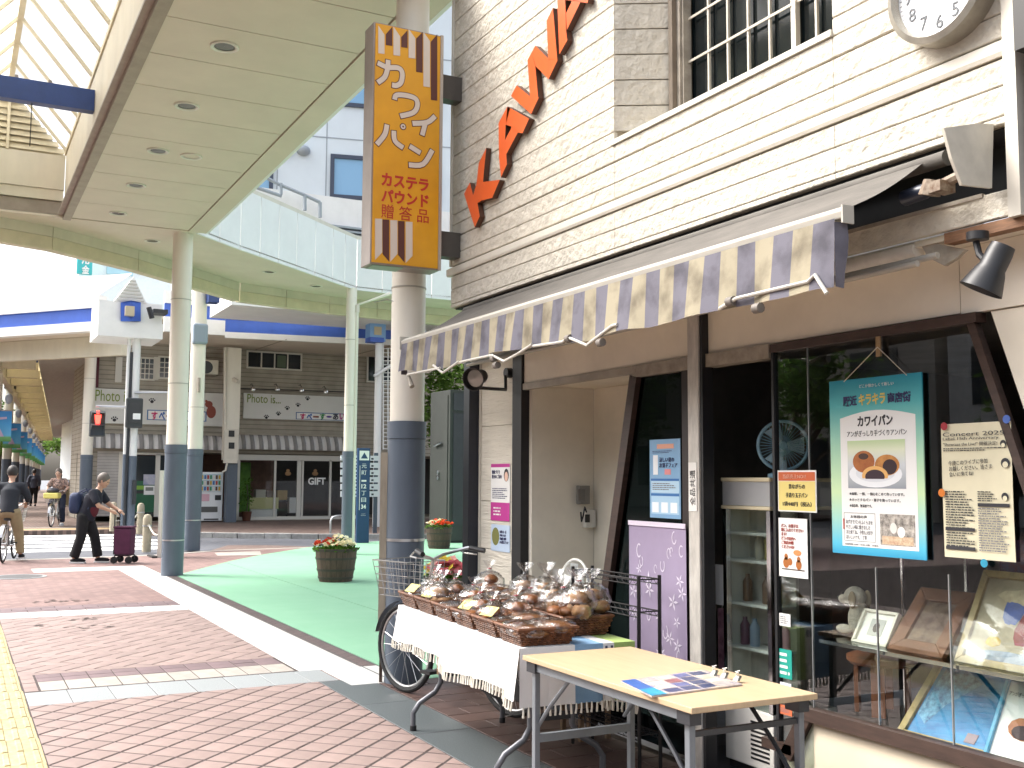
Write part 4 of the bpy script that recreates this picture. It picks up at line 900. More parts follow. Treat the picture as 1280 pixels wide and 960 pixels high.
for i, (x, y) in enumerate(ROWB[:4]):
    put(bk_l, 'l', Matrix.Translation(bl(x, y, bz+.006)), 0, 'larger wicker basket in the row behind, %s' % ('by the bicycle saddle', 'second from the bicycle', 'second from the wire rack', 'nearest the wire rack')[i], 'basket', 'wicker bread baskets')
    for j, kd in enumerate(((1, 2, 1, 0, 1), (1, 1, 2, 1, 3), (1, 0, 1, 3, 0), (3, 0, 3, 0, 3))[i]):
        dx, dy, dz = ((-.1, -.05, 0), (.02, -.06, 0), (.12, -.03, 0), (-.06, .07, .02), (.08, .07, .02))[j]
        put(protos[kd], kd, Matrix.Translation(bl(x+dx, y+dy, bz+.05+dz+(.03 if i == 3 else 0))), random.uniform(-1, 1), BAGL[kd]+' in the rear basket '+WB[i], 'bread', 'bagged bread rear row', random.uniform(.9, 1.08))
# ------------------------------------------------------------------ bicycles
m_tyre = mat('tyre', (.012, .012, .013), .8); m_rim = mat('rim_silver', (.55, .55, .55), .3, metal=.9); m_wire = mat('basket_wire', (.45, .45, .44), .35, metal=.8)
def bicycle(label, loc_, ang, frame_c, R_=.305, wb=1.06, basket=True, stand=True, group=None, steer=0.):
    t = thing('bicycle', label, 'bicycle', (0, 0, 0), group); mf = mat('bike_'+frame_c, frame_c, .35, metal=.3)
    bb = (-.02, 0, .27); hd_b = (wb/2-.20, 0, .56); hd_t = (wb/2-.235, 0, .68); st_t = (-.16, 0, .62)
    MB().tube([hd_b, (.15, 0, .36), bb], .017, 8).tube([bb, st_t], .015, 8).tube([hd_t, hd_b], .019, 8).tube([bb, (-wb/2, .05, R_)], .009, 6).tube([bb, (-wb/2, -.05, R_)], .009, 6).tube([st_t, (-wb/2, .05, R_)], .008, 6).tube([st_t, (-wb/2, -.05, R_)], .008, 6).build('frame', mf, t, True)
    fk = MB()
    for s in (-.05, .05): fk.tube([hd_b, (wb/2-.17, s, .5), (wb/2-.01, s, R_)], .010, 6)
    fk.build('fork', mf, t, True)
    for x in (-wb/2, wb/2):
        w = bpy.data.objects.new('wheel', MB().tube([(.0, -.035, 0), (0, .035, 0)], .02, 10).mesh('wheel', m_rim, True)); COL.objects.link(w); w.parent = t; w.location = (x, 0, R_)
        circ = lambda r: [(r*math.cos(2*PI*i/36), 0, r*math.sin(2*PI*i/36)) for i in range(36)]
        for nm, r, rr, m in (('tyre', R_-.018, .018, m_tyre), ('rim', R_-.042, .010, m_rim)):
            o = bpy.data.objects.new(nm, MB().tube(circ(r), rr, 8, closed=True).mesh(nm, m, True)); COL.objects.link(o); o.parent = w
        sp = MB()
        for i in range(18): a = 2*PI*i/18; sp.tube([(.018*math.cos(a+.5), .02*(1 if i % 2 else -1), .018*math.sin(a+.5)), ((R_-.045)*math.cos(a), 0, (R_-.045)*math.sin(a))], .0016, 4, cap=False)
        o = stuff(bpy.data.objects.new('spokes', sp.mesh('spokes', m_rim))); COL.objects.link(o); o.parent = w
        MB().grid(lambda u, v, x=x: (x+(R_+.018)*math.cos(.25+u*2.5)*(1 if x < 0 else 1), -.028+.056*v, R_+(R_+.018)*math.sin(.25+u*2.5)), 16, 2).build('mudguard', m_rim, t, 2)
    hb = (wb/2-.285, 0, .93)
    MB().tube([hd_t, hb], .012, 8).tube([(hb[0]-.20, -.27, .99), (hb[0]-.10, -.23, 1.005), (hb[0]-.0, -.09, .96), hb, (hb[0], .09, .96), (hb[0]-.10, .23, 1.005), (hb[0]-.20, .27, .99)], .011, 8).build('handlebar', m_rim, t, True)
    for s in (-1, 1):
        MB().tube([(hb[0]-.11, s*.235, 1.004), (hb[0]-.22, s*.275, .987)], .017, 8).build('grip', m_black, t, True)
        MB().tube([(hb[0]-.04, s*.20, .99), (hb[0]-.05, s*.24, .965), (hb[0]-.15, s*.265, .96)], .006, 6).build('brake_lever', m_rim, t, True)
    MB().ell((-.20, 0, .735), (.13, .075, .035), 14, 8, lambda d: 1.0-.45*max(0, d.x)*abs(d.y)).build('saddle', m_black, t, 2)
    MB().tube([st_t, (-.185, 0, .72)], .012, 8).build('seat_post', m_rim, t, True)
    MB().tube([(-.02, -.07, .27), (-.02, .07, .27)], .02, 8).tube([(-.02, .03, .27), (-.02, .036, .27)], .08, 20).build('crank', m_rim, t, True)
    for s in (-1, 1):
        MB().tube([(-.02, s*.075, .27), (-.02+.15*s, s*.08, .27-.06*s)], .008, 6).box((-.07+.15*s, s*.075, .255-.06*s), (.03+.15*s, s*.16, .275-.06*s)).build('pedal', m_black, t)
    rk = MB()
    for s in (-.06, .06): rk.tube([(-.22, s, .60), (-.70, s, .62)], .006, 6).tube([(-.60, s, .62), (-wb/2, s, R_)], .005, 6)
    for q in range(5): rk.tube([(-.28-.1*q, -.06, .61), (-.28-.1*q, .06, .61)], .004, 5)
    rk.build('rear_rack', m_rim, t, True)
    if stand:
        st_ = MB()
        st_.tube([(-wb/2, -.06, R_-.03), (-wb/2-.02, -.10, .02), (-wb/2-.02, .10, .02), (-wb/2, .06, R_-.03)], .008, 6).build('kickstand', m_rim, t, True)
    if basket:
        bx = MB(); x0_, x1_, w0, w1, za, zc_ = wb/2-.20, wb/2+.13, .13, .17, .67, .91
        for k in range(6):
            f_ = k/5; xa, xb_, w = x0_-.01*f_, x1_+.04*f_, w0+(w1-w0)*f_; zz_ = za+(zc_-za)*f_
            bx.tube([(xa, -w, zz_), (xb_, -w, zz_), (xb_, w, zz_), (xa, w, zz_)], .0028 if k < 5 else .005, 5, closed=True)
        for k in range(7):
            f_ = k/6
            for s in (-1, 1): bx.tube([(x0_+(x1_-x0_)*f_, s*w0, za), (x0_-.01+(x1_-x0_+.05)*f_, s*w1, zc_)], .0024, 4)
            bx.tube([(x1_, -w0+2*w0*f_, za), (x1_+.04, -w1+2*w1*f_, zc_)], .0024, 4).tube([(x0_, -w0+2*w0*f_, za), (x0_-.01, -w1+2*w1*f_, zc_)], .0024, 4).tube([(x0_+(x1_-x0_)*f_, -w0, za), (x0_+(x1_-x0_)*f_, w0, za)], .0024, 4)
        stuff(bx.build('wire_basket', m_wire, t))
    t.location = loc_; t.rotation_euler = (0, 0, ang); return t
fwp, rwp = Vector((-7.06, 2.86, 0)), Vector((-6.03, 3.17, 0))
bicycle('black bicycle with silver wire basket parked between the blue pole and bread table', (fwp+rwp)/2, math.atan2(fwp.y-rwp.y, fwp.x-rwp.x), '#1c1c20')
# ------------------------------------------------------------------ posters and notices on the shop front
m_paper = mat('poster_paper', (.80, .80, .78), .55); m_ink = mat('black_ink', (.03, .03, .035), .7); m_inkb = mat('navy_ink', '#34365e', .7); m_inkr = mat('red_ink', '#a83a2c', .7); m_inkg = mat('grey_ink', '#77777c', .7)
def yq(x, y, Y=YW-.03): return Vector(oy(x, y, Y))
def sheet(parent, x0, x1, z0_, z1_, y, m, name='print', d=.0): return MB().poly([(x0, y, z0_), (x1, y, z0_), (x1, y, z1_), (x0, y, z1_)]).build(name, m, parent)
def rulers(parent, x0, x1, z0_, z1_, y, n, m, fill=.45, name='small_print', rag=.35):
    """rows of small print, too small to read: one thin mark per word"""
    mb = MB(); h = (z1_-z0_)/n
    for i in range(n):
        x = x0; zc = z1_-h*(i+.5); end = x1-(x1-x0)*random.uniform(0, rag)
        while x < end:
            w = random.uniform(.5, 2.2)*h; mb.poly([(x, y, zc-h*fill/2), (min(x+w, end), y, zc-h*fill/2), (min(x+w, end), y, zc+h*fill/2), (x, y, zc+h*fill/2)]); x += w+h*.35
    return stuff(mb.build(name, m, parent))
def wave(x0, x1, z0_, z1_, y, m, name, parent, amp=.006, th=.0):
    return MB().grid(lambda u, v: (x0+(x1-x0)*u, y-amp*math.sin(PI*v)*(.4+.6*u)-amp*.6*math.sin(u*PI*2)*(1-v), z0_+(z1_-z0_)*v), 10, 14).build(name, m, parent, 2)
# main poster
yP = YW-.022; a = oy(1036, 475, yP); c = oy(1158, 702, yP); px0, px1, pz1, pz0 = a[0], c[0], a[2]-.008, c[2]+.004
PO = thing('bakery_poster', 'tall teal bordered poster showing bean buns hanging on the display window', 'poster', ((px0+px1)/2, yP, pz0))
pw, ph = px1-px0, pz1-pz0
def grad(name, stops, ax='Z'):
    m = bpy.data.materials.new(name); m.use_nodes = True; n = m.node_tree.nodes; L = m.node_tree.links; b = n['Principled BSDF']; b.inputs['Roughness'].default_value = .45
    tc = n.new('ShaderNodeTexCoord'); sx = n.new('ShaderNodeSeparateXYZ'); r = n.new('ShaderNodeValToRGB'); L.new(tc.outputs['Generated'], sx.inputs[0]); L.new(sx.outputs[ax], r.inputs[0])
    e = r.color_ramp.elements
    while len(e) < len(stops): e.new(.5)
    for q, (p, c_) in zip(e, stops): q.position = p; q.color = (*lin(c_), 1)
    L.new(r.outputs[0], b.inputs['Base Color']); return m
box('backing', (px0, yP+.002, pz0), (px1, yP+.008, pz1), grad('teal_print', [(0, '#2a93bd'), (.06, '#53b4cf'), (.35, '#c5dfae'), (.62, '#9fcfb4'), (.85, '#4fb0b4'), (1, '#1c8ea6')]), PO)
def pp(u, v): return px0+pw*u, pz0+ph*v
def psheet(u0, u1, v0, v1, m, y=.0, nm='print'): x0, q0 = pp(u0, v0); x1, q1_ = pp(u1, v1); return sheet(PO, x0, x1, q0, q1_, yP+.0015-y, m, nm)
def ptext(body, u0, v0, u1, v1, m, bold=0., y=.0012): x0, q0 = pp(u0, v0); x1, q1_ = pp(u1, v1); return text('lettering', body, (x0, yP+.0015-y, q0), x1-x0, q1_-q0, m, PO, FACE_Y, .0008, bold)
x0, q0 = pp(.12, .045); x1, q1_ = pp(.93, .79)
MB().poly([(x0, yP+.0012, q0), (x1, yP+.0012, q0), (x1, yP+.0012, q1_-.01)] + [(x1+(x0-x1)*t, yP+.0012, q1_-.01+.028*math.sin(PI*t)) for t in (.1, .2, .3, .4, .5, .6, .7, .8, .9)] + [(x0, yP+.0012, q1_-.01)]).build('white_panel', m_paper, PO)
ptext('駅近', .16, .845, .32, .905, m_inkb, .035); ptext('キラキラ', .34, .845, .63, .91, mat('gold_ink', '#d8c264', .6), .035); ptext('商店街', .65, .845, .89, .905, m_inkb, .035)
ptext('どこか懐かしくて新しい', .35, .945, .72, .965, m_paper)
ptext('カワイパン', .32, .725, .70, .785, m_ink, .035); ptext('アンがぎっしり手づくりアンパン', .20, .668, .84, .702, m_ink)
psheet(.20, .82, .375, .645, grad('photo_table', [(0, '#8e949c'), (.5, '#c9ced1'), (.8, '#d9dfc4'), (1, '#b9cf9a')]), .001, 'photo')
def blob(cu, cv, ru, rv, m, y, nm='print', a0=0, a1=2*PI, n=24):
    cx, cz = pp(cu, cv); pts = [(cx+ru*pw*math.cos(a0+(a1-a0)*i/n), yP+.0015-y, cz+rv*ph*math.sin(a0+(a1-a0)*i/n)) for i in range(n if a1-a0 > 6.2 else n+1)]; MB().poly(pts).build(nm, m, PO)
blob(.50, .455, .285, .075, mat('plate', '#e4e7ea', .4), .0014); blob(.50, .46, .21, .05, mat('plate2', '#d4d8dd', .4), .0017)
blob(.38, .525, .12, .062, mat('bunp', '#8d4a1c', .5, col2='#b06a2c', scale=20), .002); blob(.38, .555, .055, .018, mat('bunp2', '#3d2114', .5), .0023)
blob(.63, .505, .13, .058, mat('bunp3', '#c98f48', .5, col2='#a3662a', scale=20), .0021); blob(.66, .495, .075, .042, mat('bean', '#2c1a20', .7), .0024)
blob(.50, .445, .14, .055, mat('bunp4', '#dba963', .5), .0026, a0=-.25, a1=PI+.25); blob(.50, .44, .105, .04, mat('bean2', '#33202a', .7), .0029, a0=-.3, a1=PI+.3)
for i, b_ in enumerate(('★毎朝、一個、一個心をこめて作っています。', '★ホッとするパン・菓子を焼っています。', '★保存料、無添加です。')): ptext(b_, .21, .335-.034*i, (.80, .76, .46)[i], .353-.034*i, m_ink)
mbx = MB(); x0, q0 = pp(.145, .075); x1, q1_ = pp(.49, .235)
for (a_, b_, c_, d_) in ((x0, q0, x1, q0+.0015), (x0, q1_-.0015, x1, q1_), (x0, q0, x0+.0015, q1_), (x1-.0015, q0, x1, q1_)): mbx.poly([(a_, yP, b_), (c_, yP, b_), (c_, yP, d_), (a_, yP, d_)])
stuff(mbx.build('box_rule', m_ink, PO)); ptext('お客様の声', .22, .205, .40, .222, m_ink); ptext('あずきでパンをふくらませ\nやさしい味に焼きました\nまた来てね。子供も大好き\nおいしいです。 丁寧', .165, .085, .46, .195, m_inkg); psheet(.135, .15, .14, .2, m_inkr, .002)
psheet(.54, .90, .065, .235, mat('shop_photo', '#55504c', .5, col2='#c9c2b8', scale=40, detail=3), .001, 'photo'); blob(.68, .16, .035, .03, mat('w1', '#d8d6d0', .5), .0015); blob(.76, .14, .04, .03, mat('w2', '#e6e4de', .5), .0016)
psheet(.56, .88, .07, .115, mat('w3', '#b58a72', .5, col2='#d6c8a8', scale=60), .0013); ptext('営業時間: 8:00～18:00 日曜・水曜休', .15, .052, .52, .062, m_inkg)
hk = oy(1098, 428, yP); MB().box((hk[0]-.012, yP-.004, hk[2]-.06), (hk[0]+.012, yP+.004, hk[2]+.025)).build('wood_hook', mat('hook_wood', '#9c8260', .7, var=.2), PO)
for u in (.18, .86): x_, z_ = pp(u, .99); MB().tube([(hk[0], yP-.006, hk[2]-.02), (x_, yP-.002, z_)], .0018, 5).build('string', mat('string', '#cfc4ae', .8), PO)
# folded concert style flyer
yF = YW-.012; a = oy(1176, 528, yF); c = oy(1270, 703, yF); fx0, fx1, fz1, fz0 = a[0], c[0], a[2]-.008, c[2]
FL = thing('event_flyer', 'cream event flyer crowded with black print taped beside the poster', 'flyer', ((fx0+fx1)/2, yF, fz0)); m_fl = mat('flyer_paper', '#d9d2b4', .7, var=.08, scale=4)
wave(fx0, fx1, fz0, fz1, yF, m_fl, 'paper', FL, .003); fw, fh = fx1-fx0, fz1-fz0; yT = yF-.006
for b_, u0, v0, u1, v1 in (('Concert 2025', .04, .905, .92, .935), ('Label 15th Anniversary', .04, .87, .84, .897), ('"Showcase the Live!" 開催決定!', .04, .83, .82, .86)): text('lettering', b_, (fx0+fw*u0, yT, fz0+fh*v0), fw*(u1-u0), fh*(v1-v0), m_ink, FL, FACE_Y, .0006)
text('lettering', '今度このライブに参加\nお越しください。皆さま\n会いに来てね!', (fx0+fw*.12, yT, fz0+fh*.6), fw*.62, fh*.12, m_ink, FL, FACE_Y, .0006, ang=.05)
rulers(FL, fx0+fw*.04, fx1-fw*.05, fz0+fh*.79, fz0+fh*.82, yT, 2, m_ink); rulers(FL, fx0+fw*.05, fx0+fw*.47, fz0+fh*.08, fz0+fh*.50, yT, 22, m_ink); rulers(FL, fx0+fw*.52, fx1-fw*.05, fz0+fh*.06, fz0+fh*.38, yT, 18, m_inkg); rulers(FL, fx0+fw*.52, fx0+fw*.8, fz0+fh*.42, fz0+fh*.5, yT, 5, m_ink)
for (u0, u1, v0, v1) in ((.04, .47, .20, .225), (.04, .47, .06, .085), (.52, .96, .385, .41)): sheet(FL, fx0+fw*u0, fx0+fw*u1, fz0+fh*v0, fz0+fh*v1, yT-.0005, m_ink, 'print_bar')
for (u, v, r) in ((.90, .84, .035), (.92, .70, .05), (.9, .46, .04)):
    MB().poly(disc_pts((fx0+fw*u, yT-.0008, fz0+fh*v), fw*r*1.2, (1, 0, 0), (0, 0, 1), 14)).build('picture', m_ink, FL); MB().poly(disc_pts((fx0+fw*u, yT-.0012, fz0+fh*(v-.012)), fw*r*.75, (1, 0, 0), (0, 0, 1), 14)).build('picture', m_fl, FL)
for (px, py, cc) in ((1180, 533, '#9c2430'), (1258, 524, '#4a68b0'), (1177, 616, '#d0782c'), (1230, 704, '#2f90ae')):
    q = yq(px, py, yT-.004); o = MB().poly(disc_pts(q, .016, (1, 0, 0), (0, 0, 1), 16)).poly(disc_pts(q+Vector((.004, -.0008, .003)), .007, (1, 0, 0), (0, 0, 1), 12)).build('sticker', [mat('st'+cc, cc, .4)], FL)
# smaller cards
def card(name, label, p0, p1, m, Y):
    a = oy(*p0, Y); c = oy(*p1, Y); t = thing(name, label, 'notice', ((a[0]+c[0])/2, Y, min(a[2], c[2]))); zt = a[2]; box('paper', (a[0], Y, c[2]), (c[0], Y+.003, zt), m, t); return t, a[0], c[0], c[2], zt
Yc = YW-.012
t, x0, x1, z0_, z1_ = card('price_notice', 'yellow and orange price card on the glass door above the squirrel notice', (972, 588), (1021, 641), m_paper, Yc); w, h = x1-x0, z1_-z0_
sheet(t, x0+.006, x1-.006, z0_+.006, z1_-.05, Yc-.001, mat('card_yellow', '#e3cf7e', .7), 'panel'); sheet(t, x0+.006, x1-.006, z1_-.048, z1_-.008, Yc-.001, mat('card_orange', '#c8643a', .7), 'panel')
text('lettering', '当店売上NO1!', (x0+w*.15, Yc-.0015, z1_-.038), w*.6, .02, mat('pink_ink', '#e8b49a', .7), t)
for i, b_ in enumerate(('昔ながらの', '手造り玉子パン', '1袋440円（税込）')): text('lettering', b_, (x0+w*(.3, .22, .14)[i], Yc-.0015, z1_-.085-.04*i), w*(.42, .56, .74)[i], .022, m_ink, t)
t, x0, x1, z0_, z1_ = card('squirrel_notice', 'white notice with two brown squirrels on the glass door', (973, 647), (1010, 724), m_paper, Yc); w, h = x1-x0, z1_-z0_
text('lettering', 'パン、お菓子は\n袋に入れてください\nます!\nどうぞ店内へ\nご来店の際\nくださいね!', (x0+w*.1, Yc-.001, z0_+h*.48), w*.78, h*.42, m_inkr, t)
for (u, v, r) in ((.26, .24, .10), (.26, .34, .06), (.40, .26, .07), (.70, .22, .09), (.70, .31, .055)): MB().poly(disc_pts((x0+w*u, Yc-.001-u*.001, z0_+h*v), w*r*1.1, (1, 0, 0), (0, 0, 1.2), 12)).build('squirrel', mat('squirrel', '#a5632e', .8), t)
MB().poly(disc_pts((x0+w*.66, Yc-.002, z0_+h*.42), w*.14, (1, 0, 0), (0, 0, .5), 14)).build('bubble', mat('bubble', '#d98a54', .8), t); sheet(t, x0+w*.1, x1-w*.1, z0_+h*.12, z0_+h*.14, Yc-.001, m_bframe)
for (p0, p1, cc, lb) in (((974, 766), (988, 784), '#d8d8d4', 'small round white sticker on the glass door'), ((973, 810), (990, 850), '#1f9484', 'green printed sticker on the glass door'), ((975, 852), (989, 872), '#e0e2e4', 'white printed sticker under the green one on the door'), ((974, 880), (990, 896), '#c86a44', 'orange printed sticker low on the glass door')):
    t, x0, x1, z0_, z1_ = card('door_sticker', lb, p0, p1, mat('sk'+cc, cc, .5), Yc); rulers(t, x0+.008, x1-.008, z0_+.01, z1_-.01, Yc-.001, 4, m_paper if cc == '#1f9484' else m_inkg)
# blue leaflet behind the pane, purple patterned cloth
Yb = YW-.004
t, x0, x1, z0_, z1_ = card('sale_poster', 'blue printed sale poster on the dark pane beside the aluminium post', (812, 550), (851, 649), mat('sale_blue', '#7fa9cc', .5), Yb); w, h = x1-x0, z1_-z0_
for (u0, u1, v0, v1, cc) in ((.05, .95, .05, .28, '#a9cbe2'), (.05, .95, .32, .47, '#b5d3e6'), (.04, .96, .28, .31, '#2f6aa8'), (.04, .96, .47, .5, '#2f6aa8'), (.12, .28, .55, .8, '#e8ecee'), (.5, .7, .55, .62, '#d88a8a'), (.25, .8, .88, .94, '#e0a58c'), (.08, .3, .07, .2, '#e8eef2'), (.38, .6, .07, .2, '#e8eef2'), (.68, .9, .07, .2, '#e8eef2')):
    sheet(t, x0+w*u0, x0+w*u1, z0_+h*v0, z0_+h*v1, Yb-(.0012 if cc[1] in 'ed' else .0008 if cc[1] == '2' else .0004), mat('sb'+cc, cc, .6), 'panel')
text('lettering', '涼しい夏の\nお菓子フェア', (x0+w*.33, Yb-.0015, z0_+h*.64), w*.58, h*.13, m_inkb, t); rulers(t, x0+w*.1, x1-w*.1, z0_+h*.82, z0_+h*.86, Yb-.0015, 2, m_inkb); rulers(t, x0+w*.1, x0+w*.9, z0_+h*.35, z0_+h*.45, Yb-.002, 4, m_inkg)
yC = YW-.045; a = oy(787, 650, yC); c = oy(858, 657, yC); d = oy(858, 828, yC)
PC = thing('purple_cloth', 'lilac cloth printed with white leaves and swirls hung before the dark pane', 'cloth', ((a[0]+c[0])/2, yC, d[2])); cx0, cx1, cz1, cz0 = a[0], c[0], (a[2]+c[2])/2, d[2]-.02
MB().grid(lambda u, v: (cx0+(cx1-cx0)*u, yC-.003*math.sin(u*11)*(1-v)-.004, cz0+(cz1-cz0)*v), 24, 10).build('cloth', mat('lilac_print', '#9d8fa8', .9, var=.08, scale=4), PC, 2)
box('hem', (cx0, yC-.010, cz1-.022), (cx1, yC-.004, cz1+.004), mat('lilac_hem', '#d8cddc', .8), PC)
rr = random.Random(5); leaf = MB()
for i in range(26):
    u, v = rr.uniform(.06, .94), rr.uniform(.03, .92); x, zc = cx0+(cx1-cx0)*u, cz0+(cz1-cz0)*v; yy = yC-.003*math.sin(u*11)*(1-v)-.0062; ang = rr.uniform(0, 3.1); kd = rr.random(); s_ = rr.uniform(.03, .05)
    if kd < .45:
        for q in range(5):
            b1 = ang+q*2*PI/5; leaf.poly([(x, yy, zc), (x+s_*.5*math.cos(b1-.3), yy, zc+s_*.5*math.sin(b1-.3)), (x+s_*math.cos(b1), yy, zc+s_*math.sin(b1)), (x+s_*.5*math.cos(b1+.3), yy, zc+s_*.5*math.sin(b1+.3))])
    else:
        for q in range(10):
            t1, t2 = q/10*4.6, (q+1)/10*4.6; r1 = s_*.8; leaf.poly([(x+r1*math.cos(ang+t1)*.6, yy, zc+r1*math.sin(ang+t1)), (x+r1*math.cos(ang+t2)*.6, yy, zc+r1*math.sin(ang+t2)), (x+r1*.72*math.cos(ang+t2)*.6, yy, zc+r1*.78*math.sin(ang+t2)), (x+r1*.72*math.cos(ang+t1)*.6, yy, zc+r1*.78*math.sin(ang+t1))])
stuff(leaf.build('printed_leaves', mat('leaf_print', '#d9d0de', .9), PC))
# notices on the pillar
yN = YW-.012
t, x0, x1, z0_, z1_ = card('pink_notice', 'white and magenta notice with a portrait on the ribbed pillar', (614, 580), (637, 652), m_paper, yN); w, h = x1-x0, z1_-z0_; m_mag = mat('magenta', '#b8348c', .6)
sheet(t, x0, x1, z1_-h*.06, z1_, yN-.001, m_mag, 'panel'); sheet(t, x0, x1, z0_, z0_+h*.32, yN-.001, m_mag, 'panel'); text('lettering', '健康づくり\n教室のご案内', (x0+w*.06, yN-.0015, z0_+h*.74), w*.52, h*.15, m_inkb, t); rulers(t, x0+w*.08, x1-w*.08, z0_+h*.38, z0_+h*.58, yN-.0015, 6, m_inkb); rulers(t, x0+w*.15, x0+w*.6, z0_+h*.08, z0_+h*.25, yN-.002, 3, m_paper)
MB().poly(disc_pts((x0+w*.82, yN-.0012, z0_+h*.80), w*.13, (1, 0, 0), (0, 0, 1.2), 14)).build('portrait', m_ink, t); MB().poly(disc_pts((x0+w*.82, yN-.0016, z0_+h*.775), w*.09, (1, 0, 0), (0, 0, 1.3), 14)).build('portrait', mat('skin_print', '#dcb8a4', .7), t)
t, x0, x1, z0_, z1_ = card('blue_notice', 'pale blue notice with an olive disc under the magenta one', (614, 655), (637, 691), mat('pale_blue', '#b9cbe0', .6), yN); w, h = x1-x0, z1_-z0_
MB().poly(disc_pts((x0+w*.25, yN-.001, z0_+h*.55), w*.2, (1, 0, 0), (0, 0, 1.1), 16)).build('olive_disc', mat('olive', '#77783f', .7), t); text('lettering', '毎週 水・金\n10:00-11:30\n参加費 無料\nお気軽にどうぞ', (x0+w*.48, yN-.001, z0_+h*.3), w*.46, h*.5, m_inkb, t)
# ------------------------------------------------------------------ wire rack and round rimmed disc behind the bread
RK = thing('wire_rack', 'black wire shelf rack standing before the lilac cloth', 'rack', (-4.9, 3.25, 0)); m_bw = mat('black_wire', (.02, .018, .018), .4, metal=.4)
rx0, rx1, ry0, ry1 = -5.30, -4.64, 3.17, 3.30
for x in (rx0, rx1):
    for y in (ry0, ry1): MB().tube([(x, y, 0), (x, y, .985)], .010, 8).build('post', m_bw, RK, True)
for zz in (.18, .575, .80, .965):
    s_ = MB()
    for y in (ry0, ry1): s_.tube([(rx0, y, zz), (rx1, y, zz)], .004, 5).tube([(rx0, y, zz-.028), (rx1, y, zz-.028)], .003, 5).tube([(rx0+(rx1-rx0)*i/24, y, zz-.028*(i % 2)) for i in range(25)], .002, 4)
    for x in (rx0, rx1): s_.tube([(x, ry0, zz), (x, ry1, zz)], .004, 5)
    if zz < .7: 
        for i in range(1, 20): s_.tube([(rx0+(rx1-rx0)*i/20, ry0, zz), (rx0+(rx1-rx0)*i/20, ry1, zz)], .002, 4)
    stuff(s_.build('shelf', m_bw, RK))
c = Vector(oy(718, 725, 3.25)); dq = Matrix.Translation(c) @ Matrix.Rotation(.15, 4, 'Z') @ Matrix.Rotation(PI/2-.1, 4, 'X')
DS = thing('electric_fan', 'small desk fan with pale round cage leaning behind the bread bags', 'fan', (c.x, c.y, c.z-.3)); R_ = .118
MB().tube([(R_*math.cos(2*PI*i/40), R_*math.sin(2*PI*i/40), .0) for i in range(40)], .008, 8, closed=True).xf(dq).build('cage_rim', mat('fan_white', (.62, .62, .58), .4), DS, True)
cg = MB()
for i in range(48): a_ = 2*PI*i/48; cg.tube([(.025*math.cos(a_), .025*math.sin(a_), .03), (R_*.75*math.cos(a_), R_*.75*math.sin(a_), .028), (R_*math.cos(a_), R_*math.sin(a_), 0)], .0012, 4, cap=False)
stuff(cg.xf(dq).build('cage', MATS['fan_white'], DS)); MB().lathe([(.001, -.03), (.05, -.03), (.05, .0), (.02, .012), (.001, .012)], n=20, cap=(False, False)).xf(dq).build('motor', MATS['fan_white'], DS, True)
for q in range(4):
    a_ = q*PI/2; MB().grid(lambda u, v, a_=a_: (Matrix.Rotation(a_, 4, 'Z') @ Vector((.02+.075*u, (-.03+.06*v)*(.4+u*.6), .004+.012*v))), 4, 3).xf(dq).build('blade', mat('fan_blade', (.45, .47, .45), .35), DS, 2)
MB().tube([c+Vector((0, .04, -.02)), c+Vector((0, .07, -.25)), c+Vector((0, .07, -.40))], .012, 8).build('stem', MATS['fan_white'], DS, True)
MB().lathe([(.07, 0), (.07, .015), (.02, .03)], (c.x, c.y+.07, c.z-.42), 20).build('base', MATS['fan_white'], DS, True)
ST = thing('side_stool', 'plain wooden stool carrying the desk fan behind the bread table', 'stool', (c.x, c.y+.07, 0)); hz = c.z-.421
box('seat', (c.x-.13, c.y-.05, hz-.025), (c.x+.13, c.y+.19, hz), mat('stool_wood', (.25, .16, .09), .6, var=.2), ST)
for sx in (-.11, .09):
    for sy in (-.03, .15): box('leg', (c.x+sx, c.y+sy, 0), (c.x+sx+.025, c.y+sy+.025, hz-.026), MATS['stool_wood'], ST)
# ------------------------------------------------------------------ showcase fridge, blue fan on top, things beside it
FY = 3.60; a = oy(903, 600, FY); c = oy(962, 600, FY); gx0, gx1 = a[0], c[0]; zt = oy(935, 597, FY)[2]; zp = oy(935, 637, FY)[2]; zb_ = oy(935, 885, FY)[2]
FR = thing('showcase_fridge', 'narrow white showcase fridge with glass door inside the doorway', 'fridge', ((gx0+gx1)/2, FY+.2, .02)); m_wp = mat('fridge_white', (.78, .76, .70), .4, var=.06); m_cr = mat('fridge_cream', (.72, .64, .44), .45)
box('plinth', (gx0+.01, FY+.02, .02), (gx1-.01, FY+.40, .06), m_black, FR); box('base_unit', (gx0, FY, .06), (gx1, FY+.42, zb_), m_wp, FR, .006)
for i in range(9): box('vent_slot', (gx0+.20, FY-.002, .10+.022*i), (gx1-.03, FY+.002, .11+.022*i), m_black, FR)
box('head_panel', (gx0, FY, zp+.02), (gx1, FY+.42, zt-.02), mat('fridge_grey', (.45, .46, .47), .35, var=.05), FR); box('head_trim', (gx0-.006, FY-.008, zt-.02), (gx1+.006, FY+.42, zt), m_cr, FR, .003); box('head_trim', (gx0-.006, FY-.008, zp), (gx1+.006, FY+.42, zp+.018), m_cr, FR, .003)
for x in (gx0, gx1-.028): box('door_post', (x, FY-.002, zb_+.002), (x+.028, FY+.03, zp-.002), m_chrome, FR)
box('door_glass', (gx0+.03, FY+.008, zb_+.002), (gx1-.03, FY+.014, zp-.002), m_glass, FR); box('back_panel', (gx0+.013, FY+.17, zb_+.002), (gx1-.013, FY+.19, zp-.002), mat('fridge_inside', (.66, .62, .57), .5, var=.3), FR)
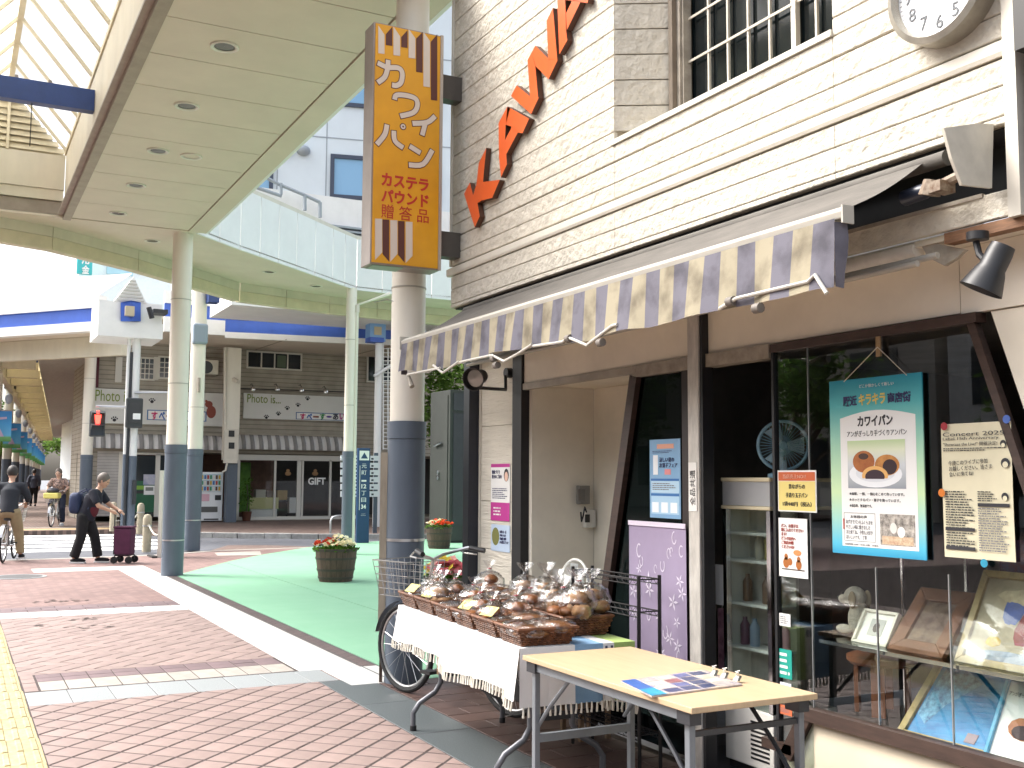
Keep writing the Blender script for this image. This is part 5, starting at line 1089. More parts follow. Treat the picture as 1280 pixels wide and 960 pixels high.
box('side_panel', (gx0, FY+.032, zb_+.002), (gx0+.012, FY+.40, zp-.002), m_wp, FR); box('side_glass', (gx1-.008, FY+.032, zb_+.002), (gx1-.004, FY+.40, zp-.002), m_glass, FR)
for i, zz in enumerate((.62, .84, 1.06, 1.20)): box('fridge_shelf', (gx0+.014, FY+.03, zz), (gx1-.012, FY+.168, zz+.014), mat('shelf_wire', (.8, .8, .78), .3), FR)
for i in range(10):
    zz = (.634, .854, 1.074)[i % 3]; x = gx0+.06+.075*(i//2 % 5); cc = random.choice(['#b08a8a', '#8a9ab0', '#c9c2b4', '#6a4a5a', '#7a6050', '#c0b070'])
    o = MB().lathe([(.024, 0), (.026, .01), (.026, .10), (.012, .125), (.012, .14)], (x, FY+.09+.02*(i % 3), zz), 12).build('drink_bottle', mat('bt'+cc, cc, .3), None, True); tag(o, 'small coloured bottle on a shelf of the showcase fridge', 'bottle', 'bottles in the showcase fridge')
c = Vector((gx1-.10, FY+.18, zt)); fnd = Matrix.Translation(c+Vector((0, 0, .165))) @ Matrix.Rotation(.9, 4, 'Z') @ Matrix.Rotation(PI/2, 4, 'X'); EF = thing('electric_fan', 'pale blue electric fan standing on the showcase fridge', 'fan', c); m_fb = mat('fan_blue', '#8fb6cc', .35); R_ = .125
MB().tube([(R_*math.cos(2*PI*i/36), R_*math.sin(2*PI*i/36), 0) for i in range(36)], .009, 8, closed=True).xf(fnd).build('cage_rim', m_fb, EF, True); cg = MB()
for i in range(40): a_ = 2*PI*i/40; cg.tube([(.03*math.cos(a_), .03*math.sin(a_), .04), (R_*math.cos(a_), R_*math.sin(a_), 0)], .0013, 4, cap=False).tube([(.03*math.cos(a_), .03*math.sin(a_), -.05), (R_*math.cos(a_), R_*math.sin(a_), 0)], .0013, 4, cap=False)
stuff(cg.xf(fnd).build('cage', m_fb, EF)); MB().lathe([(.001, -.09), (.045, -.09), (.05, -.02), (.02, .01), (.001, .01)], n=18, cap=(False, False)).xf(fnd).build('motor', m_fb, EF, True)
for q in range(3): MB().grid(lambda u, v, a_=q*2*PI/3: (Matrix.Rotation(a_, 4, 'Z') @ Vector((.02+.085*u, (-.045+.09*v)*(.4+u*.6), .0+.014*v))), 4, 3).xf(fnd).build('blade', mat('fan_blade_b', (.35, .5, .58), .3), EF, 2)
MB().tube([c+Vector((0, 0, .01)), c+Vector((0, 0, .09))], .016, 8).lathe([(.08, 0), (.08, .02), (.03, .035)], c, 20).build('stand', m_fb, EF, True)
a = oy(893, 690, 3.60); t = thing('door_flyer', 'white flyer with blue lettering inside the door frame', 'notice', (a[0]+.02, 3.6, 1.0)); box('paper', (a[0], 3.60, oy(893, 755, 3.6)[2]), (oy(904, 690, 3.6)[0], 3.603, oy(893, 705, 3.6)[2]), m_paper, t); 
bagp = thing('pink_bag', 'pink patterned paper bag hanging beside the fridge', 'bag', (a[0]+.03, 3.62, .7)); box('bag_body', (a[0]+.005, 3.61, oy(893, 845, 3.6)[2]), (a[0]+.07, 3.66, oy(893, 760, 3.6)[2]), mat('pink_bag', '#b98a98', .6, col2='#6a4656', scale=18), bagp, .006); MB().tube([(a[0]+.02, 3.63, oy(893, 760, 3.6)[2]), (a[0]+.04, 3.63, oy(893, 745, 3.6)[2]), (a[0]+.06, 3.63, oy(893, 760, 3.6)[2])], .002, 5).build('handle', m_paper, bagp)
# ------------------------------------------------------------------ display window things
SZ, DZ = .775, .431
def frame_on(name, label, x0, x1, y, z0_, h, lean, fw_, mf, mi, cat='picture frame'):
    """picture frame leaning back: four mitred bars, mat and picture"""
    w = x1-x0; t = thing(name, label, cat, ((x0+x1)/2, y, z0_)); M = Matrix.Translation((x0, y, z0_)) @ Matrix.Rotation(-lean, 4, 'X')
    for pl in (((0, 0), (w, 0), (w-fw_, fw_), (fw_, fw_)), ((w, 0), (w, h), (w-fw_, h-fw_), (w-fw_, fw_)), ((w, h), (0, h), (fw_, h-fw_), (w-fw_, h-fw_)), ((0, h), (0, 0), (fw_, fw_), (fw_, h-fw_))):
        MB().prism([(a_, .0, b_) for a_, b_ in pl], (0, .025, 0)).xf(M).build('frame_bar', mf, t, bevel=.003)
    MB().box((fw_*.9, .014, fw_*.9), (w-fw_*.9, .022, h-fw_*.9)).xf(M).build('picture', mi, t); return t, M, w, h
m_gold = mat('frame_gold', '#a08c58', .4, var=.3, scale=20); m_walnut = mat('frame_walnut', '#8a5a3c', .45, var=.25, scale=10)
a = oy(1063, 802, 3.56); c = oy(1102, 806, 3.56)
t, M, w, h = frame_on('photo_frame', 'small white photo frame with an oval portrait on the glass shelf', a[0], c[0]+.02, 3.56, SZ, .165, .55, .014, mat('frame_white', (.68, .66, .55), .5), mat('mat_board', '#e4e6dc', .6))
MB().box((w*.3, .012, h*.28), (w*.7, .0135, h*.76)).xf(M).build('picture', mat('ovalbg', '#aeb2ac', .6), t); MB().ell((w*.5, .0115, h*.52), (.018, .001, .024), 12, 6).xf(M).build('portrait', mat('oval', '#4c4a48', .6), t)
a = oy(1108, 822, 3.55); c = oy(1172, 836, 3.55)
t, M, w, h = frame_on('picture_frame', 'wide brown wooden frame wrapped in clear film on the shelf', a[0], c[0]+.02, 3.55, SZ, .33, .72, .062, m_walnut, mat('brown_pic', '#5a443a', .4, col2='#a08a74', scale=12)); MB().box((-.004, -.004, -.002), (w+.004, -.002, h+.004)).xf(M).build('film', glass('wrap_film', (.95, .96, .96), 1.4, .06, 1.6), t)
a = oy(1192, 838, 3.54)
t, M, w, h = frame_on('picture_frame', 'gilt framed painting with blue red and yellow figures wrapped in film', a[0], a[0]+.62, 3.54, SZ, .40, .5, .03, m_gold, mat('paint_ground', '#8f8566', .5, col2='#b5aa8c', scale=9))
for (u, v, ru, rv, cc) in ((.30, .60, .07, .15, '#2c4f9c'), (.42, .42, .08, .16, '#8f2f2c'), (.54, .45, .05, .16, '#4c7a44'), (.22, .27, .055, .05, '#c9a83a'), (.62, .35, .07, .14, '#4b5a7c'), (.44, .75, .25, .1, '#c4b692'), (.35, .12, .3, .06, '#7c8ea0')): MB().ell((w*u, .0125-v*.002, h*v), (w*ru, .001, h*rv), 14, 6, crinkle(.15, 6)).xf(M).build('painted_shape', mat('ps'+cc, cc, .5, var=.3, scale=30), t)
MB().grid(lambda u, v: (-.008+(w+.016)*u, -.008-.006*math.sin(u*14+v*9)*math.sin(v*11), -.004+(h+.01)*v), 24, 18).xf(M).build('film', MATS['wrap_film'], t, 2)
a = oy(1098, 905, 3.56)
t, M, w, h = frame_on('picture_frame', 'large framed painting of blue water standing on the window floor', -3.30, -2.80, 3.53, DZ, .43, .75, .035, m_gold, mat('blue_water', '#3a96c8', .4, col2='#2470a8', scale=7, stretch=(1, 1, 3)))
stuff(MB().poly([(w*u, .0125, h*v) for u, v in ((.08, .3), (.12, .85), (.3, .88), (.52, .75), (.3, .45), (.2, .2))]).xf(M).build('painted_foliage', mat('pfol', '#7cc0e0', .5, col2='#1f5f8c', scale=40), t)); MB().box((w*.62, .011, h*.12), (w*.72, .012, h*.22)).xf(M).build('painted_boat', mat('pboat', '#8a7a82', .5), t)
a = oy(1236, 950, 3.55)
t, M, w, h = frame_on('leaflet_stand', 'blue bean bun leaflet leaning low in the display window', -2.86, -2.60, 3.51, DZ, .36, .5, .016, mat('leaf_blue', '#4ba0c4', .5), m_paper, 'leaflet'); text_mb('アンがぎっしり手づくりアンパン', (0, 0, 0), .2, .018, (Vector((1, 0, 0)), Vector((0, 0, 1)), Vector((0, -1, 0))), .0005).xf(M @ Matrix.Translation((.025, .0125, .27))).build('lettering', m_ink, t)['kind'] = 'stuff'
MB().ell((w*.5, .0125, h*.42), (.07, .001, .045), 16, 6).xf(M).build('bun_print', MATS['bunp'], t); MB().ell((w*.48, .0115, h*.38), (.045, .001, .028), 16, 6).xf(M).build('bean_print', MATS['bean'], t)
# plush dog
c = Vector((oy(1075, 800, 3.72)[0], 3.72, SZ)); DG = thing('plush_dog', 'cream plush dog sitting on the glass shelf behind the small frame', 'plush toy', c); m_pl = mat('plush', (.78, .72, .58), .95, var=.15, scale=40, bump=.8, bscale=120)
body = MB().ell(c+Vector((0, 0, .075)), (.055, .05, .08), 14, 10).ell(c+Vector((-.01, -.015, .175)), (.052, .05, .048), 14, 10).ell(c+Vector((-.055, -.03, .162)), (.038, .028, .024), 12, 8)
o = body.build('body', m_pl, DG, 2); md = o.modifiers.new('m', 'REMESH'); md.mode = 'VOXEL'; md.voxel_size = .007; md.use_smooth_shade = True
for s in (-1, 1):
    MB().ell(c+Vector((.015, s*.048-.01, .165)), (.022, .012, .04), 10, 8).build('ear', mat('plush_ear', (.42, .34, .22), .95), DG, 2); MB().ell(c+Vector((-.05, s*.018-.03, .19)), (.006, .006, .006), 8, 6).build('eye', m_black, DG, 2)
    MB().ell(c+Vector((-.06, s*.035, .025)), (.05, .022, .022), 10, 8).build('paw', m_pl, DG, 2)
MB().ell(c+Vector((-.092, -.035, .166)), (.008, .01, .007), 8, 6).build('nose', m_black, DG, 2)
# brown stool in the window
c = Vector((oy(1100, 900, 3.78)[0], 3.80, DZ)); t = thing('wooden_stool', 'round topped brown wooden stool below the glass shelf', 'stool', c); m_st = mat('stool_brown', '#8a5434', .5, var=.25, scale=9)
MB().lathe([(.14, .22), (.155, .235), (.155, .255), (.14, .262)], c, 28).build('seat', m_st, t, True)
for q in range(4): a_ = q*PI/2+.6; MB().prism([(c.x+.10*math.cos(a_)+.03*math.cos(a_+1.57), c.y+.10*math.sin(a_)+.03*math.sin(a_+1.57), c.z), (c.x+.10*math.cos(a_)-.03*math.cos(a_+1.57), c.y+.10*math.sin(a_)-.03*math.sin(a_+1.57), c.z), (c.x+.12*math.cos(a_)-.03*math.cos(a_+1.57), c.y+.12*math.sin(a_)-.03*math.sin(a_+1.57), c.z), (c.x+.12*math.cos(a_)+.03*math.cos(a_+1.57), c.y+.12*math.sin(a_)+.03*math.sin(a_+1.57), c.z)], (0, 0, .22)).build('leg', m_st, t)
for (px, w_, h_, cc, lb) in ((1120, .05, .09, '#8a7850', 'small tan box on the glass shelf behind the brown frame'), (1150, .04, .06, '#c9c0a4', 'small cream carton on the glass shelf')):
    a = oy(px, 775, 3.85); t = tag(box('small_box', (a[0], 3.85, SZ), (a[0]+w_, 3.9, SZ+h_), mat('sbx'+cc, cc, .7), None, .002), lb, 'box')
# ------------------------------------------------------------------ arcade canopy over the pavement
CZ = 5.24
m_sof = mat('soffit_cream', (.64, .565, .46), .55, var=.06, scale=1.5); m_fas = mat('fascia_cream', (.62, .57, .44), .6, var=.10, scale=2, stretch=(1, 1, .3)); m_lip = mat('lip_taupe', (.34, .29, .23), .6, var=.15, scale=5)
m_pan = mat('mint_white_panel', (.78, .79, .78), .5, var=.05, scale=2); m_colc = mat('column_cream', (.77, .73, .63), .45, var=.08, scale=3, stretch=(1, 1, .2)); m_colb = mat('column_blue', (.095, .12, .155), .45, var=.14, scale=4, stretch=(1, 1, .25)); m_blue = mat('beam_blue', (.018, .05, .19), .45, var=.15, scale=4)
CN = thing('arcade_canopy', 'cream arcade canopy with panelled soffit downlights and a glazed lantern', 'canopy', (-12, 2.2, CZ))
seams = [-7.0, -7.95, -8.8, -9.65, -10.5, -11.35, -12.2, -13.04, -13.87, -14.7, -15.53, -16.55]
for a, b_ in zip(seams[:-1], seams[1:]): box('soffit_panel', (b_+.006, 1.385, CZ), (a-.006, 3.045, CZ+.03), m_sof, CN)
box('soffit_deck', (-16.6, 1.2, CZ+.032), (-7.0, 3.2, CZ+.06), m_lip, CN); box('outer_trim', (-16.6, 3.06, CZ-.01), (-7.35, 3.32, CZ+.03), m_sof, CN); box('outer_face', (-16.6, 3.322, CZ-.01), (-7.35, 3.36, CZ+.30), m_pan, CN)
box('inner_lip', (-16.6, 1.27, CZ-.035), (-7.0, 1.378, CZ+.03), m_lip, CN)
x = -16.6
while x < -7.1: box('fascia_panel', (x+.003, 1.28, CZ+.032), (min(x+.6, -7.0)-.003, 1.31, 6.17), m_fas, CN); x += .6
box('fascia_panel', (-16.6, -.31, CZ-.03), (-7.4, -.28, 6.17), m_fas, CN)
def downlight(x, y, on=True):
    o = MB().lathe([(.085, 0), (.125, 0), (.125, -.012), (.118, -.018), (.09, -.008)], (x, y, CZ), 28, (False, False)).build('downlight', mat('light_ring', (.66, .64, .56), .4), CN, True)
    MB().lathe([(.001, -.002), (.084, -.004)], (x, y, CZ), 24, (False, False)).build('lens', mat('light_lens', (.13, .13, .12), .25) if on else m_sof, o)
for x in (-9.2, -10.9, -12.6, -14.26, -15.93): downlight(x, 1.95)
downlight(-12.63, 2.33, False)
# lantern: rafters, ridge, translucent panes, end gable
RY, RZ, EZ = .5, 7.08, 6.17; m_raf = mat('rafter_cream', (.62, .55, .38), .55, var=.1, scale=4); m_pane = translucent('frosted_pane', (.93, .93, .91), .62, .12)
box('eaves_beam', (-16.65, 1.26, EZ), (-7.4, 1.34, EZ+.07), m_raf, CN); box('eaves_beam', (-16.65, -.34, EZ), (-7.4, -.26, EZ+.07), m_raf, CN); box('ridge_beam', (-16.65, RY-.035, RZ), (-7.4, RY+.035, RZ+.09), m_raf, CN)
x = -7.5
while x > -16.7:
    for s, ye in ((1, 1.28), (-1, -.28)):
        MB().prism([(x-.025, ye, EZ+.03), (x-.025, ye, EZ+.09), (x-.025, RY, RZ+.08), (x-.025, RY, RZ+.02)][::s], (.05, 0, 0)).build('rafter', m_raf, CN)
        if x > -16.2: MB().poly([(x-.03, ye, EZ+.095), (x-.80, ye, EZ+.095), (x-.80, RY, RZ+.085), (x-.03, RY, RZ+.085)]).build('glazing_pane', m_pane, CN)
    x -= .825
XG = -16.66
box('tie_beam', (-13.07, -.27, 5.70), (-12.93, 1.275, 5.95), m_blue, CN)
for k in range(3): MB().tube([(-13.0, .1+.35*k, 5.95), (-13.0, .1+.35*k, 6.0)], .02, 8).build('beam_bolt', m_beam, CN)
MB().tube([(-13, .62, 5.7), (-13.0, .62, 5.2)], .006, 5).build('hanging_wire', m_black, CN)
n = 9
for k in range(n):
    z0_ = EZ+.03+(RZ-EZ-.05)*k/n; hw = .78*(1-k/n); MB().prism([(XG, RY-hw, z0_), (XG, RY+hw, z0_), (XG-.05, RY+hw-.03, z0_+(RZ-EZ)/n*.85), (XG-.05, RY-hw+.03, z0_+(RZ-EZ)/n*.85)], (-.015, 0, .0)).build('gable_slat', m_raf, CN)
MB().prism([(XG-.10, RY-.8, EZ), (XG-.10, RY+.8, EZ), (XG-.10, RY, RZ+.05)], (-.03, 0, 0)).build('gable_back', m_fas, CN); box('gable_post', (XG-.03, RY-.02, EZ), (XG+.02, RY+.02, RZ), m_raf, CN)
box('gable_fascia', (XG-.06, -.28, 5.66), (XG, 1.28, EZ), m_fas, CN); box('gable_beam', (XG-.30, -.6, 5.50), (XG-.02, 1.275, 5.655), m_fas, CN); box('gable_beam', (XG-.6, -.6, CZ+.07), (XG-.06, 1.275, 5.49), m_lip, CN)
# corner part turning along the crossing street
inn = [(-16.6, 3.2), (-17.45, 4.05), (-18.6, 5.33), (-19.5, 6.3), (-20.12, 7.0), (-20.28, 8.7), (-20.3, 11), (-20.3, 14)]
outp = [(-16.62, -.6), (-17.3, 1.2), (-18.4, 2.6), (-19.5, 3.7), (-20.6, 4.8), (-21.2, 6.8), (-21.5, 9), (-21.7, 14)]
SUB = []
for i in range(len(inn)-1):
    for k in range(2): t0_, t1_ = k/2, (k+1)/2; SUB.append([tuple(np.array(inn[i])*(1-t)+np.array(inn[i+1])*t) for t in (t0_, t1_)] + [tuple(np.array(outp[i])*(1-t)+np.array(outp[i+1])*t) for t in (t1_, t0_)])
CC = thing('corner_canopy', 'canopy corner with pale panelled fascia curving along the crossing street', 'canopy', (-19, 5, CZ))
for q in SUB:
    cx = sum(p[0] for p in q)/4; cy = sum(p[1] for p in q)/4; q = [(cx+(a-cx)*.992, cy+(b_-cy)*.992, CZ) for a, b_ in q]
    if (Vector(q[1])-Vector(q[0])).cross(Vector(q[2])-Vector(q[0])).z < 0: q = q[::-1]
    MB().prism(q, (0, 0, .03)).build('soffit_panel', m_sof, CC)
MB().prism([(a, b_, CZ+.034) for a, b_ in inn]+[(a, b_, CZ+.034) for a, b_ in outp[::-1]], (0, 0, .02)).build('soffit_deck', m_lip, CC)
for (x, y) in ((-17.57, 2.68), (-19.2, 5.0), (-20.2, 6.2)):
    o = MB().lathe([(.085, 0), (.125, 0), (.125, -.012), (.09, -.008)], (x, y, CZ), 24, (False, False)).build('downlight', MATS['light_ring'], CC, True); MB().lathe([(.001, -.002), (.084, -.004)], (x, y, CZ), 24, (False, False)).build('lens', MATS['light_lens'], o)
def run(pts, step):
    P = [Vector((a, b_, 0)) for a, b_ in pts]; out = [P[0]]
    for a, b_ in zip(P[:-1], P[1:]):
        n_ = max(1, round((b_-a).length/step)); out += [a+(b_-a)*k/n_ for k in range(1, n_+1)]
    return out
Rn = run(inn, .55)
for a, b_ in zip(Rn[:-1], Rn[1:]):
    d = (b_-a).normalized(); a2, b2 = a+d*.008, b_-d*.008; nn = Vector((d.y, -d.x, 0))*-.04
    MB().prism([(a2.x, a2.y, CZ-.02), (b2.x, b2.y, CZ-.02), (b2.x+nn.x, b2.y+nn.y, CZ-.02), (a2.x+nn.x, a2.y+nn.y, CZ-.02)], (0, 0, 1.03)).build('fascia_panel', m_pan, CC)
    MB().prism([(a.x, a.y, CZ+1.01), (b_.x, b_.y, CZ+1.01), (b_.x+nn.x*4, b_.y+nn.y*4, CZ+1.01), (a.x+nn.x*4, a.y+nn.y*4, CZ+1.01)], (0, 0, .07)).build('coping', m_trim, CC)
Ro = run(outp, 1.2)
for a, b_ in zip(Ro[:-1], Ro[1:]):
    d = (b_-a).normalized(); a2, b2 = a+d*.006, b_-d*.006; nn = Vector((d.y, -d.x, 0))*-.16
    MB().prism([(a2.x, a2.y, CZ-.36), (b2.x, b2.y, CZ-.36), (b2.x+nn.x, b2.y+nn.y, CZ-.36), (a2.x+nn.x, a2.y+nn.y, CZ-.36)], (0, 0, .20)).build('edge_beam', m_raf, CC); nn = nn*.5
    MB().prism([(a2.x, a2.y, CZ-.155), (b2.x, b2.y, CZ-.155), (b2.x+nn.x, b2.y+nn.y, CZ-.155), (a2.x+nn.x, a2.y+nn.y, CZ-.155)], (0, 0, .30)).build('edge_fascia', m_fas, CC)
# ------------------------------------------------------------------ arcade columns
def column(label, x, y, r, h, zb_=1.97, band=.55, loc_z=0., extra=None):
    t = thing('arcade_column', label, 'column', (x, y, loc_z), 'cream and blue arcade columns')
    MB().lathe([(r, zb_+.002), (r, h)], (x, y, loc_z), 28).build('shaft', m_colc, t, True); MB().lathe([(r+.012, 0), (r+.012, zb_-.13)], (x, y, loc_z), 28).build('jacket', m_colb, t, True)
    MB().lathe([(r+.018, zb_-.128), (r+.018, zb_)], (x, y, loc_z), 28).build('collar', m_colb, t, True)
    if band: MB().lathe([(r+.012, band), (r+.016, band), (r+.016, band+.02), (r+.012, band+.02)], (x, y, loc_z), 28).build('steel_band', m_rim, t, True)
    for zz in (2.9, 4.2): MB().lathe([(r+.001, zz), (r+.004, zz), (r+.004, zz+.012), (r+.001, zz+.012)], (x, y, loc_z), 28).build('seam_ring', mat('seam', (.40, .38, .32), .6), t, True)
    return t
c1_ = column('arcade column beside the bakery with a bicycle at its foot', -7.43, 3.0, .128, CZ, 1.9, 1.02)
MB().tube([ox(468, 378, -7.3), ox(484, 374, -7.3), ox(492, 377, -7.3)], .004, 5).build('wire', m_rim, c1_)
column('thick arcade column at the tip of the green floor', -16.86, 3.03, .15, CZ, 1.97, .52)
t = column('arcade column beyond the green floor beside the crosswalk bollards', -22.4, 4.4, .15, 5.4, 2.05, .6)
box('blue_bracket', (-22.3, 4.50, 5.05), (-22.0, 4.72, 5.4), m_blue, t); box('speaker_box', (-22.36, 4.25, 4.2), (-22.18, 4.55, 4.62), mat('grey_blue', (.24, .30, .36), .5), t, .04); MB().tube([(-22.2, 4.4, 3.2), (-22.2, 4.4, 3.5)], .03, 8).build('clamp', m_beam, t)
t = column('arcade column with a conduit beside the navy street sign', -20.1, 6.90, .105, CZ, 2.0, 0)
MB().tube([(-20.02, 6.99, .1), (-20.02, 6.99, 4.9), (-19.8, 7.6, 5.15)], .035, 10).build('conduit', m_colc, t, True); MB().tube([(-20.02, 6.99, 4.75), (-20.02, 6.99, 4.9)], .05, 10).build('conduit_joint', m_trim, t, True)
# ------------------------------------------------------------------ plaza things
NBd = thing('notice_board', 'wooden framed notice board on rusty legs beside the bakery column', 'board', (-7.75, 2.93, 0)); p = Vector((-7.47, 2.835, 0)); d = Vector((-.90, .42, 0)).normalized(); nn = Vector((d.y, -d.x, 0))
def bd(a, b_, t0_, t1_, z0_, z1_): return MB().prism([p+d*a+nn*t0_+Vector((0, 0, z0_)), p+d*b_+nn*t0_+Vector((0, 0, z0_)), p+d*b_+nn*t1_+Vector((0, 0, z0_)), p+d*a+nn*t1_+Vector((0, 0, z0_))], (0, 0, z1_-z0_))
m_wd = mat('weathered_wood', (.42, .36, .27), .7, var=.3, scale=9, stretch=(1, 1, .2))
bd(.03, .57, -.01, .015, .45, 1.62).build('panel', mat('board_panel', (.38, .30, .19), .7, var=.25, scale=5), NBd)
for a, b_, z0_, z1_ in ((0, .03, .41, 1.67), (.57, .6, .41, 1.67), (.03, .57, 1.62, 1.67), (.03, .57, .41, .45)): bd(a, b_, -.022, .03, z0_, z1_).build('frame_bar', m_wd, NBd)
for a in (.005, .57): bd(a, a+.022, -.008, .014, 0, .408).build('leg', mat('rusty_leg', (.10, .06, .04), .8, var=.4, scale=20), NBd)
CB = thing('steel_cabinet', 'tall grey green steel kiosk with a door handle behind the flower barrels', 'kiosk', (-23, 10.6, 0)); m_cab = mat('cabinet_green', (.034, .038, .034), .65, metal=.0, var=.15, scale=2); m_cab2 = mat('cabinet_dark', (.028, .031, .036), .35, var=.15)
cp = ox(563, 487, -22.6); kx, ky, kz = -22.6, cp[1], cp[2]
box('body', (kx-1.15, ky, .05), (kx, ky+1.7, kz), m_cab, CB, .01); box('side_panel', (kx+.001, ky+.08, .4), (kx+.02, ky+1.6, kz-.55), m_cab2, CB); box('top_panel', (kx+.001, ky+.08, kz-.48), (kx+.02, ky+1.6, kz-.08), m_cab2, CB); box('plinth', (kx-1.1, ky+.04, .004), (kx-.05, ky+1.65, .049), m_black, CB)
box('door', (kx-1.05, ky-.02, .15), (kx-.1, ky-.001, kz-.12), m_cab, CB); MB().tube([(kx-.75, ky-.05, 2.25), (kx-.35, ky-.06, 2.32)], .03, 8).build('handle', m_chrome, CB, True)
for zz in (1.62, 1.50): MB().tube([(kx-.55, ky-.02, zz), (kx-.55, ky-.06, zz)], .05, 12).build('lock', m_chrome, CB, True)
# barrels of flowers
m_bar_ = mat('barrel_wood', (.105, .062, .046), .7, var=.35, scale=7, stretch=(3, 3, .5), bump=.2, bscale=40); m_hoop = mat('barrel_hoop', (.07, .055, .048), .55, metal=.4, var=.2)
m_lf = translucent('flower_leaf', (.10, .20, .035), .35, 0, .45)
def barrel(label, loc_, r=.28, h=.46, cols=('#d8d4b0',), seed=1, nfl=60, group=None, fs=1.):
    rr = random.Random(seed); t = thing('flower_barrel', label, 'planter', (0, 0, 0), group or 'wooden barrel planters'); N = 22
    prof = lambda v: r*(.78+.22*v+.03*math.sin(PI*v))
    for i in range(N):
        a0, a1 = 2*PI*i/N+.008, 2*PI*(i+1)/N-.008; mb = MB(); o_ = rr.uniform(-.003, .003)
        mb.grid(lambda u, v, a0=a0, a1=a1, o_=o_: ((prof(v)+o_)*math.cos(a0+(a1-a0)*u), (prof(v)+o_)*math.sin(a0+(a1-a0)*u), h*v), 2, 5); mb.build('stave', m_bar_, t, 2)
    MB().lathe([(prof(v)-.012, h*v) for v in (0, .25, .5, .75, 1)], (0, 0, 0), 22, (True, False)).build('liner', m_black, t)
    for v in (.12, .36, .70, .95): MB().lathe([(prof(v-.035)+.001, h*(v-.035)), (prof(v-.035)+.008, h*(v-.035)), (prof(v+.035)+.008, h*(v+.035)), (prof(v+.035)+.001, h*(v+.035))], (0, 0, 0), 32, (False, False)).build('hoop', m_hoop, t, True)
    MB().poly(disc_pts((0, 0, h-.05), r*.95, (1, 0, 0), (0, 1, 0), 22)).build('soil', mat('soil', (.03, .02, .015), .95), t)
    lf = MB()
    for i in range(420):
        a = rr.uniform(0, 6.28); q = r*1.02*math.sqrt(rr.random()); z_ = h-.04+rr.random()*.21*(1.15-q/r); c = Vector((q*math.cos(a), q*math.sin(a), z_)); s_ = rr.uniform(.024, .044); u = Vector((rr.gauss(0, 1), rr.gauss(0, 1), rr.gauss(.3, .6))).normalized(); w = u.orthogonal().normalized()*s_*.45
        lf.poly([c, c+u*s_*.6+w, c+u*s_*1.5, c+u*s_*.6-w])
    stuff(lf.build('leaves', m_lf, t))
    for ci, cc in enumerate(cols):
        fl = MB()
        for i in range(nfl):
            a = rr.uniform(0, 6.28) if len(cols) == 1 else (ci*2*PI/len(cols)+rr.gauss(0, .9)); q = r*1.0*math.sqrt(rr.random()); c = Vector((q*math.cos(a), q*math.sin(a), h+.05+rr.random()*.15*(1.25-q/r))); n_ = Vector((rr.gauss(.2, .5), rr.gauss(-.3, .5), 1)).normalized(); u = n_.orthogonal().normalized(); w = n_.cross(u); s_ = rr.uniform(.016, .026)*fs
            for k in range(5):
                b1 = k*2*PI/5; e = u*math.cos(b1)+w*math.sin(b1); g_ = u*math.cos(b1+1.57)+w*math.sin(b1+1.57); fl.poly([c, c+e*s_*.7+g_*s_*.5+n_*.004, c+e*s_*1.25, c+e*s_*.7-g_*s_*.5+n_*.004])
        stuff(fl.build('flowers', translucent('petal'+cc, cc, .3, 0, .25), t))
    t.location = loc_; return t
b1_ = barrel('brown wooden barrel of white and red flowers on the green floor', (-14.95, 4.97, .004), .30, .47, ('#e6dcb0', '#dfe0c4', '#b8402c'), 3, 34, None, 1.7)
MB().tube([(-.22, -.2, .36), (-.32, -.27, .33), (-.36, -.33, .27)], .01, 6).build('tap_handle', m_hoop, b1_, True)
barrel('brown wooden barrel of red flowers standing far beyond the bakery corner', (-21.0, 9.25, .004), .28, .46, ('#c2482c', '#d8c8a4'), 5, 36, None, 1.7)
P_ = ox(556, 720, -10.2); barrel('flower tub of pink lilies behind the parked bicycle', (-10.2, P_[1], .004), .225, .47, ('#c86a72', '#dba6a0', '#c9b24c'), 9, 30, None, 2.3)
q = barrel('low green leafy tub beyond the steel cabinet', (-20.3, 10.05, .004), .30, .42, ('#9db070',), 12, 20)
# ------------------------------------------------------------------ street things near the crossing
def rbox(name, pxa, pya, pxb, pyb, X, d_, m, parent, bevel=0.):
    a = ox(pxa, pya, X); c = ox(pxb, pyb, X); return box(name, (X-d_, min(a[1], c[1]), min(a[2], c[2])), (X, max(a[1], c[1]), max(a[2], c[2])), m, parent, bevel)
X = -23.4; a = ox(448, 560, X); c = ox(461, 684, X)
SS = thing('street_sign', 'slim navy street sign slab with white lettering on the plaza edge', 'sign', (X, (a[1]+c[1])/2, 0)); m_nv = mat('sign_navy', '#1c3f66', .4, var=.1)
box('slab', (X-.10, a[1], 0), (X, c[1], a[2]), m_nv, SS, .01); box('pictogram', (X, a[1]+.03, a[2]-.28), (X+.004, c[1]-.03, a[2]-.06), m_paper, SS); w = c[1]-a[1]
MB().prism([(X+.0045, a[1]+.06, a[2]-.24), (X+.0045, c[1]-.06, a[2]-.24), (X+.0045, (a[1]+c[1])/2, a[2]-.1)], (.001, 0, 0)).build('pictogram_mark', m_nv, SS)
for i, ch in enumerate(('元', '町', '一', '12', '丁', '目', '34', '二')): text('lettering', ch, (X+.001, a[1]+w*.3, a[2]-.46-.155*i), w*.4, .10 if ch not in '一二' else .04, m_paper, SS, FACE_X, .003, .035 if ch in ('12', '34') else 0.)
stuff(MB().box((X, a[1]+w*.14, .75), (X+.003, a[1]+w*.18, a[2]-.4)).build('rule', m_paper, SS))
X = -25.6; WS = thing('slatted_sign', 'white slatted direction boards on posts behind the conduit column', 'sign', (X, 9.4, 0))
for i in range(6): rbox('board_slat', 426, 569+9*i, 474, 576+9*i, X, .03, mat('slat_white', (.72, .74, .76), .5), WS); 
